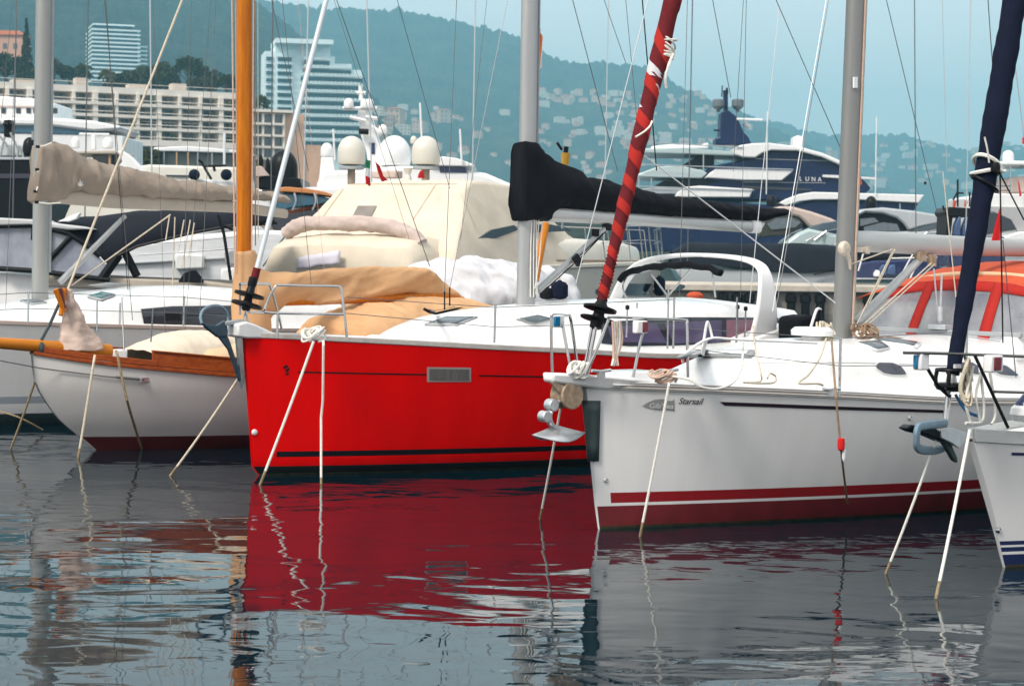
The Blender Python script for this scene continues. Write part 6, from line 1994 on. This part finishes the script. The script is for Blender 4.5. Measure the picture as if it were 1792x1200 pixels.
slab(b2, fj, 'hardtop', [(1494, 374), (1510, 366), (1545, 363), (1600, 369), (1650, 377), (1664, 384), (1640, 392), (1610, 398), (1590, 404), (1582, 392), (1570, 382), (1545, 374), (1515, 372), (1498, 380)], M['silver'], .1, 3.2, .15)
slab(b2, fj, 'cabin', [(1494, 380), (1515, 371), (1545, 373), (1570, 381), (1584, 392), (1586, 406), (1490, 408)], M['black'], .3, 2.6, .05)
slab(b2, fj, 'side_window', [(1505, 383), (1530, 381), (1538, 388), (1505, 396)], M['hatchglass'], .2, .1, 0)
slab(b2, fj, 'side_window', [(1512, 397), (1545, 389), (1570, 392), (1575, 404), (1512, 405)], M['hatchglass'], .2, .1, 0)
slab(b2, fj, 'windscreen', [(1588, 405), (1612, 398), (1642, 391), (1652, 396), (1640, 406)], mat('slate_windscreen', (.06, .08, .1), .1), .05, 2.6, .05)
slab(b2, fj, 'stripe', [(1495, 371), (1500, 369), (1500, 410), (1494, 410)], M['navy'], .0, .2, 0)
for pl in ([(1600, 416), (1625, 405), (1655, 398)], [(1615, 413), (1622, 406)], [(1636, 408), (1640, 402)]): MB().tube([fj.Y(x, y, -.1) for x, y in pl], .03, 6).build('bow_rail', M['steel'], b2)
dome(b2, fj, 'black_dome', 1524, 343, 366, 20, M['plastic'], y=1)
fn = ff_(96)
b3 = root('motor_boat', fn, 'dark navy open boat with blue seats seen behind the kicker of the white sloop', 'motor boat')
slab(b3, fn, 'hull', [(1490, 462), (1530, 456), (1640, 452), (1700, 458), (1700, 492), (1490, 492)], M['navy'], .2, 2.8, .1)
for x in (1537, 1552): slab(b3, fn, 'seat', [(x, 480), (x + 3, 468), (x + 8, 463), (x + 15, 463), (x + 16, 482)], mat('blue_seat_vinyl', (.05, .09, .2), .5, var=.2, vs=3), .0, .5, .06)
slab(b3, fn, 'console', [(1530, 478), (1534, 472), (1540, 474), (1540, 484), (1530, 484)], W_, -.1, .4, .04)
slab(b3, fn, 'gunwale', [(1488, 486), (1560, 487), (1700, 486), (1700, 489), (1488, 489)], M['silver'], .1, .3, .02)
slab(b3, fn, 'cabin_roof', [(1505, 440), (1560, 444), (1640, 436), (1700, 442), (1700, 452), (1520, 456)], M['charcoal'], .5, 2.2, .1)
for a, b in (((1502, 474), (1512, 440)), ((1560, 452), (1640, 450)), ((1572, 490), (1600, 440)), ((1590, 492), (1600, 472))): MB().tube([fn.Y(*a, -.1), fn.Y(*b, -.1)], .035, 6).build('roof_stay', W_, b3)
fs_ = ff_(88)
b4 = root('motor_boat', fs_, 'black-topped navy tender with blue seats and flags left of the navy headsail', 'motor boat')
slab(b4, fs_, 'hull', [(1655, 414), (1760, 414), (1760, 470), (1665, 470)], M['navy'], .2, 2.6, .1)
slab(b4, fs_, 'hardtop', [(1654, 372), (1660, 362), (1700, 364), (1704, 376), (1696, 380), (1660, 380)], M['plastic'], .0, 2.4, .06)
slab(b4, fs_, 'pillar', [(1658, 376), (1668, 376), (1666, 395), (1664, 412), (1656, 412)], M['black'], .1, 2.2, .04)
for x in (1669, 1684): slab(b4, fs_, 'seat', [(x, 414), (x + 2, 395), (x + 8, 380), (x + 13, 378), (x + 13, 414)], bpy.data.materials['blue_seat_vinyl'], -.05, .5, .06)
for a, b in (((1676, 362), (1676, 314)), ((1697, 362), (1697, 336)), ((1668, 350), (1676, 335)), ((1676, 338), (1686, 338)), ((1653, 370), (1650, 360))): MB().tube([fs_.Y(*a, .5), fs_.Y(*b, .5)], .045, 6).build('light_mast', M['plastic'], b4)
for x, l in ((1668, 'orange pennant left of the light mast on the navy tender'), (1688, 'orange pennant right of the light mast on the navy tender')):
    flag(l, fs_, [(x, 350), (x + 6, 352), (x + 4, 363), (x - 1, 362)], -.1, ['coral'])
slab(b4, fs_, 'vane_mast', [(1617, 318), (1622, 318), (1621, 323), (1618, 323)], M['plastic'], 6, .1, 0)
fr_ = ff_(120)
b5 = root('motor_yacht', fr_, 'white yacht with a round dome at the right edge behind the navy headsail', 'motor yacht')
slab(b5, fr_, 'hull', [(1690, 345), (1730, 338), (1850, 340), (1850, 470), (1690, 470)], W_, .3, 5, .1)
slab(b5, fr_, 'upper_deck', [(1765, 313), (1780, 309), (1850, 309), (1850, 338), (1765, 338)], M['pinkcloth'], .8, 4, .1)
slab(b5, fr_, 'hardtop', [(1745, 284), (1760, 281), (1850, 283), (1850, 290), (1745, 290)], W_, .2, 4.5, .1)
slab(b5, fr_, 'grey_band', [(1715, 360), (1850, 364), (1850, 400), (1780, 405), (1770, 390), (1740, 372), (1715, 370)], mat('grey_hull_band', (.40, .40, .40), .4), .2, .3, .05)
slab(b5, fr_, 'window', [(1722, 372), (1745, 373), (1770, 384), (1780, 402), (1722, 410)], G_, .1, .3, .05)
slab(b5, fr_, 'foredeck', [(1750, 416), (1785, 405), (1850, 408), (1850, 440), (1750, 440)], W_, -.2, 4, .1)
dome(b5, fr_, 'dome', 1764, 263, 282, 20, W_, y=1)
for a, b in (((1735, 325), (1770, 325)), ((1735, 333), (1770, 333)), ((1745, 290), (1748, 338)), ((1768, 290), (1768, 338))): MB().tube([fr_.Y(*a, .3), fr_.Y(*b, .3)], .05, 6).build('deck_rail', M['steel'], b5)
flag('bright red pennant hanging point up right of the navy headsail', fe, [(1749, 365), (1752, 370), (1750, 421), (1735, 421)], 3.0, ['flagred'])
flag('small red flag on the white yacht at the right edge', fr_, [(1781, 312), (1785, 325), (1788, 343), (1784, 344)], -.3, ['flagred'])
flag('tiny red flag high at the right edge of the view', fr_, [(1789, 240), (1796, 242), (1796, 254), (1789, 252)], -.3, ['flagred'])

# ---- varnished runabout and black dome boat left of the cream yacht
fo = ff_(58)
rb = root('motor_boat', fo, 'grey motor boat with varnished orange trim and a blue windscreen behind the silver forestay', 'motor boat')
slab(rb, fo, 'hull', [(440, 385), (470, 378), (520, 372), (600, 352), (640, 350), (640, 480), (440, 480)], M['taupe'], .3, 3, .1)
slab(rb, fo, 'wood_trim', [(486, 329), (500, 327), (540, 330), (570, 336), (592, 344), (600, 350), (588, 346), (560, 341), (530, 338), (500, 336), (486, 336)], M['orange'], .0, 2.6, .04)
slab(rb, fo, 'windscreen', [(490, 338), (530, 340), (565, 344), (585, 350), (560, 358), (510, 364), (480, 372), (476, 350)], M['blueglass'], .1, 2.4, .03)
slab(rb, fo, 'wood_trim', [(470, 376), (520, 366), (580, 354), (582, 357), (520, 372), (472, 381)], M['woodh'], .2, 2.6, .03)
slab(rb, fo, 'dark_window', [(472, 388), (500, 374), (545, 366), (585, 360), (560, 375), (520, 400), (500, 406), (478, 402)], G_, .2, 2.4, .03)
for x in (515, 550): MB().tube(crv([fo.Y(x, 338, -.05), fo.Y(x + 3, 352, -.1), fo.Y(x - 3, 368, -.05)], 4), .03, 6).build('screen_frame', M['greyplain'], rb)
fp = ff_(66)
bk = root('motor_yacht', fp, 'black yacht top with a big black radar dome right of the wooden mast', 'motor yacht')
dome(bk, fp, 'black_dome', 496, 262, 330, 50, M['plastic'], y=.5, cylf=.5)
slab(bk, fp, 'roof', [(452, 310), (470, 306), (525, 312), (530, 330), (452, 332)], M['black'], .0, 3, .06)
slab(bk, fp, 'hull', [(440, 330), (600, 326), (620, 345), (620, 480), (440, 480)], W_, .6, 4, .1)
dome(bk, fp, 'black_dome', 455, 270, 300, 12, M['plastic'], y=1)
dome(bk, fp, 'small_dome', 468, 276, 310, 8, M['plastic'], y=.2)
slab(bk, fp, 'side_panel', [(446, 292), (456, 290), (472, 308), (446, 310)], M['pinkcloth'], -.1, .5, .03)

# ---- grey canopied cruiser behind the left sloop
fz = ff_(38)
cz = root('motor_boat', fz, 'motor cruiser with a charcoal canopy and clear side curtains behind the left mast', 'motor boat')
slab(cz, fz, 'hull', [(-90, 478), (0, 478), (60, 484), (200, 492), (300, 500), (300, 600), (-90, 600)], W_, .2, 3.2, .1)
slab(cz, fz, 'hardtop', [(-90, 386), (0, 381), (60, 384), (100, 391), (140, 396), (160, 401), (120, 403), (92, 400), (50, 394), (0, 395), (-90, 400)], mat('pale_grey_hardtop', (.46, .47, .47), .4), -.1, 3.2, .05)
slab(cz, fz, 'side_curtain', [(-90, 400), (0, 397), (56, 395), (62, 472), (0, 472), (-90, 474)], M['smokevinyl'], .0, .03, 0)
slab(cz, fz, 'side_curtain', [(88, 404), (118, 411), (150, 430), (172, 448), (190, 470), (192, 486), (100, 482), (88, 478)], M['smokevinyl'], .0, .03, 0)
fr4 = MB()
for pl in ([(-90, 399), (0, 395), (56, 394), (62, 396)], [(0, 470), (60, 474), (192, 490)], [(86, 400), (120, 409), (152, 429), (175, 448)], [(124, 414), (86, 455)], [(86, 402), (84, 478)], [(60, 395), (58, 420)]): fr4.tube([fz.Y(x, y, -.05) for x, y in pl], .05, 8)
fr4.build('curtain_frame', M['plastic'], cz)
can = MB()
T = samp([(95, 391), (150, 379), (220, 372), (320, 370), (420, 372), (470, 374)], 40)
B = samp([(120, 407), (150, 424), (172, 442), (188, 458), (208, 446), (240, 430), (330, 408), (400, 396), (470, 384)], 40)
rows = []
for (x, y), (x2, y2) in zip(T, B):
    a, b = fz.Y(x, y, 1.6), fz.Y(x2, y2, 0)
    rows.append([b, b.lerp(a, .35) + V((0, -.35, .1)), b.lerp(a, .7) + V((0, -.3, .1)), a, a + V((0, 1.5, -.2))])
can.grid(rows).crumple(.05, 1.2, 71).build('canopy', M['charcoal'], cz, sharp=0, solid=.02)
fr5 = MB()
fr5.tube([fz.Y(x, y, -.04) for x, y in ((208, 447), (240, 431), (330, 409), (410, 394))], .03, 8)
fr5.build('canopy_hem', M['plastic'], cz)
MB().tube([fz.Y(208, 446, 0), fz.Y(178, 488, 0)], .09, 8).build('canopy_leg', M['plastic'], cz)
MB().tube([fz.Y(216, 436, .2), fz.Y(240, 484, .2)], .08, 8).build('canopy_leg', M['plastic'], cz)
slab(cz, fz, 'side_deck', [(62, 478), (200, 486), (360, 492), (420, 500), (420, 520), (62, 500)], M['taupelight'], .1, 2.5, .04)
slab(cz, fz, 'roof_fin', [(100, 388), (130, 375), (140, 372), (134, 383), (120, 388)], W_, .3, .2, .02)
fy = ff_(46)
wb_ = root('motor_boat', fy, 'white motor boat whose side shows below the charcoal canopy', 'motor boat')
slab(wb_, fy, 'hull', [(170, 440), (260, 422), (330, 412), (440, 402), (520, 404), (520, 520), (170, 520)], mat('streaky_white_hull', (.66, .68, .7), .25, var=.2, vs=1.2, stretch=(.5, 1, 5)), .2, 4, .1)
slab(wb_, fy, 'cabin', [(340, 412), (352, 384), (380, 376), (415, 384), (440, 402)], W_, .4, 3, .1)
slab(wb_, fy, 'rub_rail', [(170, 462), (440, 448), (440, 451), (170, 465)], M['greyplain'], .1, .2, .01)
slab(wb_, fy, 'davit_box', [(306, 443), (356, 446), (356, 470), (306, 472)], W_, .0, .6, .04)
o = tag(MB().loft([[fz.Y(335 + x, 494, -.3 + dy) + V((0, 0, z)) for dy, z in ((-.3, 0), (-.25, zt_), (.25, zt_), (.3, 0))] for x, zt_ in ((-22, .03), (-14, .16), (-2, .22), (8, .22), (16, .12), (22, .03))]).crumple(.02, 3, 3).build('black_bag', M['blackcloth'], None), 'black bag lying on the side deck below the charcoal canopy', 'bag')
o.matrix_world = fz.M
mb = MB()
for pl in ([(382, 376), (392, 410), (398, 450), (404, 490)], [(392, 395), (408, 402)]): mb.tube([fz.Y(x, y, -.4) for x, y in pl], .03, 8)
tag(mb.build('folded_bimini_pole', M['plastic'], None), 'folded black pole left of the wooden mast', 'pole').matrix_world = fz.M

# ---- far left yachts
fu = ff_(165)
su = root('superyacht', fu, 'long white superyacht with a blue window band at the left edge', 'yacht')
slab(su, fu, 'hull', [(-120, 234), (160, 232), (215, 238), (215, 300), (-120, 300)], W_, .4, 9, .1)
slab(su, fu, 'upper_deck', [(-120, 166), (0, 168), (60, 173), (95, 180), (96, 206), (0, 206), (-120, 206)], W_, 1.5, 7, .15)
slab(su, fu, 'main_deck', [(-120, 204), (90, 206), (160, 211), (212, 221), (206, 228), (164, 230), (90, 221), (-120, 216)], W_, .0, 9, .2)
slab(su, fu, 'blue_window_band', [(-120, 216), (90, 220), (166, 230), (160, 236), (-120, 230)], M['blueglass'], .3, 8, .05)
for x in (-20, 2, 28, 46, 58, 92): slab(su, fu, 'window', [(x, 189), (x + 8, 189.5), (x + 8, 199), (x, 198.5)], G_, 1.42, .2, .0)
slab(su, fu, 'deck_band', [(-120, 182), (60, 186), (60, 189), (-120, 186)], M['pinkcloth'], 1.4, .3, .02)
fv = ff_(70)
bv_ = root('motor_yacht', fv, 'black-hulled motor yacht with a cluttered grey deck at the left edge', 'motor yacht')
slab(bv_, fv, 'hull', [(-120, 276), (60, 276), (100, 282), (90, 330), (60, 400), (-120, 400)], M['black'], .0, 4, .08)
slab(bv_, fv, 'hull_stripe', [(-120, 304), (60, 304), (58, 312), (-120, 312)], mat('dark_grey_stripe', (.03, .03, .045), .3), -.05, .1, 0)
slab(bv_, fv, 'deck_edge', [(-120, 275), (58, 275), (58, 280), (-120, 280)], M['silver'], -.06, .2, .02)
slab(bv_, fv, 'wheelhouse', [(-120, 256), (10, 252), (40, 254), (56, 274), (-120, 274)], mat('pale_green_grey_cabin', (.5, .56, .55), .4, var=.2, vs=1), .4, 3, .05)
slab(bv_, fv, 'console', [(6, 210), (18, 209), (21, 222), (16, 240), (6, 240)], M['plastic'], .5, .6, .05)
dome(bv_, fv, 'black_dome', 52, 240, 272, 24, M['plastic'], y=.3)
for a, b in (((8, 240), (0, 275)), ((18, 232), (32, 262)), ((32, 262), (30, 275)), ((-20, 215), (24, 268)), ((57, 230), (57, 245)), ((44, 252), (40, 276))): MB().tube([fv.Y(*a, .2), fv.Y(*b, .2)], .04, 6).build('deck_rail', M['greyplain'], bv_)
for x in (6, 18): pole(bv_, fv, 'light_bar', (x, 217), (x + 8, 218), .06, M['plastic'], .4)
fx = ff_(92)
ny = root('motor_yacht', fx, 'white flybridge yacht with twin small domes above the taupe boom cover', 'motor yacht')
slab(ny, fx, 'hull', [(100, 300), (235, 292), (260, 288), (420, 293), (430, 330), (430, 420), (100, 420)], mat('pale_cream_hull', (.7, .68, .6), .35, var=.08, vs=1), .3, 4, .1)
slab(ny, fx, 'hardtop', [(118, 265), (204, 263), (212, 267), (204, 270), (118, 270)], M['taupelight'], .0, 3.4, .05)
slab(ny, fx, 'arch_leg', [(200, 264), (214, 264), (230, 275), (244, 290), (256, 303), (236, 300), (216, 298), (204, 292), (214, 284), (210, 272)], W_, -.05, .6, .05)
dome(ny, fx, 'small_dome', 132, 239, 260, 15, W_, y=.8); dome(ny, fx, 'small_dome', 189, 240, 260, 19, W_, y=.8)
pole(ny, fx, 'radar_scanner', (139, 235), (191, 235.5), .06, W_, .8); slab(ny, fx, 'scanner_post', [(160, 236), (166, 236), (167, 262), (159, 262)], W_, .7, .3, .03)
slab(ny, fx, 'dark_cockpit', [(160, 272), (206, 271), (210, 282), (202, 292), (170, 296)], G_, .6, 2, .02)
pole(ny, fx, 'table_leg', (192, 292), (192, 270), .05, M['tan'], .2)
slab(ny, fx, 'hull_window', [(290, 306), (340, 307), (340, 310), (290, 308)], G_, .2, .2, 0)
ft = ff_(84)
td = root('tender', ft, 'white tender with two round dark blue buoys left of the wooden mast', 'tender')
for x in (340, 396): MB().lathe(ft.Y(x, 306, 0), [(.01, -.2)] + [(.24 * math.cos(t * PI / 14), .24 * math.sin(t * PI / 14)) for t in range(-6, 7)] + [(.01, .24)], 18).build('round_buoy', M['navycloth'], td)
slab(td, ft, 'hull', [(330, 312), (415, 318), (415, 335), (330, 328)], W_, .3, 1.8, .06)
for a, b in (((352, 283), (370, 314)), ((360, 291), (396, 290)), ((374, 292), (376, 300)), ((348, 280), (356, 286))): MB().tube([ft.Y(*a, -.1), ft.Y(*b, -.1)], .06, 6).build('davit', M['plastic'], td)
fh = ff_(210)
gb = root('quay_building', fh, 'low grey glazed quay pavilion with white roof edge below the hotel', 'building')
slab(gb, fh, 'wall', [(262, 262), (430, 268), (430, 330), (262, 330)], mat('grey_glazed_wall', (.14, .16, .15), .3, var=.4, vs=.2), 1.0, 8, .05)
slab(gb, fh, 'roof', [(270, 258), (330, 256), (430, 264), (430, 269), (300, 265), (266, 265)], W_, .0, 9, .1)
for x in (286, 308, 328, 345, 370, 392): slab(gb, fh, 'post', [(x, 265), (x + 2, 265), (x + 2, 320), (x, 320)], M['tan'] if x % 4 == 0 else M['alu'], .1, .2, .0)
pole(gb, fh, 'flagpole', (392, 330), (393, 232), .14, W_, -.3)
def hedge(label, fr, x0, x1, y0, y1, y):
    a, b = fr.Y(x0, y0, y), fr.Y(x1, y1, y)
    mb = MB()
    rr = random.Random(int(x0))
    for _ in range(2600):
        p = V((rr.uniform(a.x, b.x), y + rr.uniform(0, 1.6), b.z + (a.z - b.z) * rr.random()**.8))
        u = V((rr.gauss(0, 1), rr.gauss(0, 1), rr.gauss(0, 1))).normalized(); t = u.orthogonal().normalized(); q = u.cross(t)
        s_ = rr.uniform(.10, .24)
        mb.add([p - t * s_, p + q * s_ * .6, p + t * s_, p - q * s_ * .6], [(0, 1, 2, 3)])
    o = mb.build('hedge', O_ if x0 > 230 else D_, sharp=0); o.matrix_world = fr.M
    tag(o, label, 'hedge')
hedge('clipped green hedge on the quay left of the grey pavilion', fh, 240, 276, 262, 300, -1)
hedge('dark green hedge under the hardtop of the white flybridge yacht', fh, 170, 236, 256, 300, -1.5)
# more standing rigging of the crowd behind
for i, (x0, x1, y1, d_) in enumerate(((640, 655, 260, 62), (1213, 1205, 330, 75), (1066, 1058, 330, 75), (1600, 1606, 340, 80), (262, 268, 300, 60), (155, 148, 290, 66), (1700, 1692, 330, 82), (30, 22, 260, 66))):
    f_ = ff_(d_)
    tag(MB().tube([f_.Y(x1, y1, 0) - V((0, 0, 3)), f_.Y(x0, -60, 0)], .022, 6).build('thin_mast', M['wire' if i % 2 else 'palewire'], None), ['thin pale mast left of the radar mast of the white yacht', 'thin dark mast behind the foremost end of the dark blue superyacht', 'thin pale mast right of the yellow rescue light', 'thin dark mast right of the grey mast over the silver motor boat', 'thin pale mast in front of the hotel balconies', 'thin dark mast in front of the blue window band of the left superyacht', 'thin pale mast just left of the navy headsail', 'thin dark mast near the left edge beside the grey mast'][i], 'mast').matrix_world = f_.M
# clutter of the boats in the second row: rails, stanchions and boat poles
for i, (x, y0, y1, d_, m_) in enumerate(((268, 430, 492, 44, 'steel'), (284, 420, 480, 44, 'plastic'), (318, 415, 478, 44, 'steel'), (372, 424, 492, 42, 'steel'), (366, 410, 470, 44, 'bluerope'), (401, 420, 488, 42, 'plastic'), (436, 430, 470, 48, 'steel'), (452, 400, 452, 50, 'steel'), (468, 404, 448, 50, 'whiteplain'))):
    f_ = ff_(d_)
    MB().tube([f_.Y(x, y1, 0), f_.Y(x - 3, y0, 0)], .022, 6).build('stanchion', M[m_], wb_).matrix_parent_inverse = wb_.matrix_world.inverted()
for y0, y1 in ((428, 420), (446, 440)):
    MB().tube([fy.Y(240, y0, -.3), fy.Y(330, (y0 + y1) / 2 - 2, -.3), fy.Y(440, y1 - 8, -.3)], .014, 6).build('guard_rail', M['steel'], wb_)
slab(wb_, fy, 'side_window', [(352, 396), (378, 386), (398, 388), (410, 396), (372, 402)], G_, .3, .2, .01)
slab(wb_, fy, 'locker', [(386, 470), (412, 468), (414, 492), (386, 494)], W_, -.2, .5, .04)
slab(wb_, fy, 'console', [(392, 440), (410, 436), (414, 462), (394, 464)], M['greyplain'], .05, .4, .04)
# slender masts of sailing boats lost in the crowd behind
fm_ = ff_(60)
for i, (x0, x1, y1, r_, m_, l) in enumerate(((541, 529, 320, .02, 'palewire', 'thin pale mast rising left of the radar domes'), (833, 826, 300, .02, 'palewire', 'thin pale mast rising between the right dome and the black boom cover'), (478, 474, 330, .02, 'wire', 'thin dark mast rising beside the silver forestay foil'))):
    tag(MB().tube([fm_.Y(x1, y1, 0) - V((0, 0, 3)), fm_.Y(x0, -60, 0)], r_, 6).build('thin_mast', M[m_], None), l, 'mast').matrix_world = fm_.M
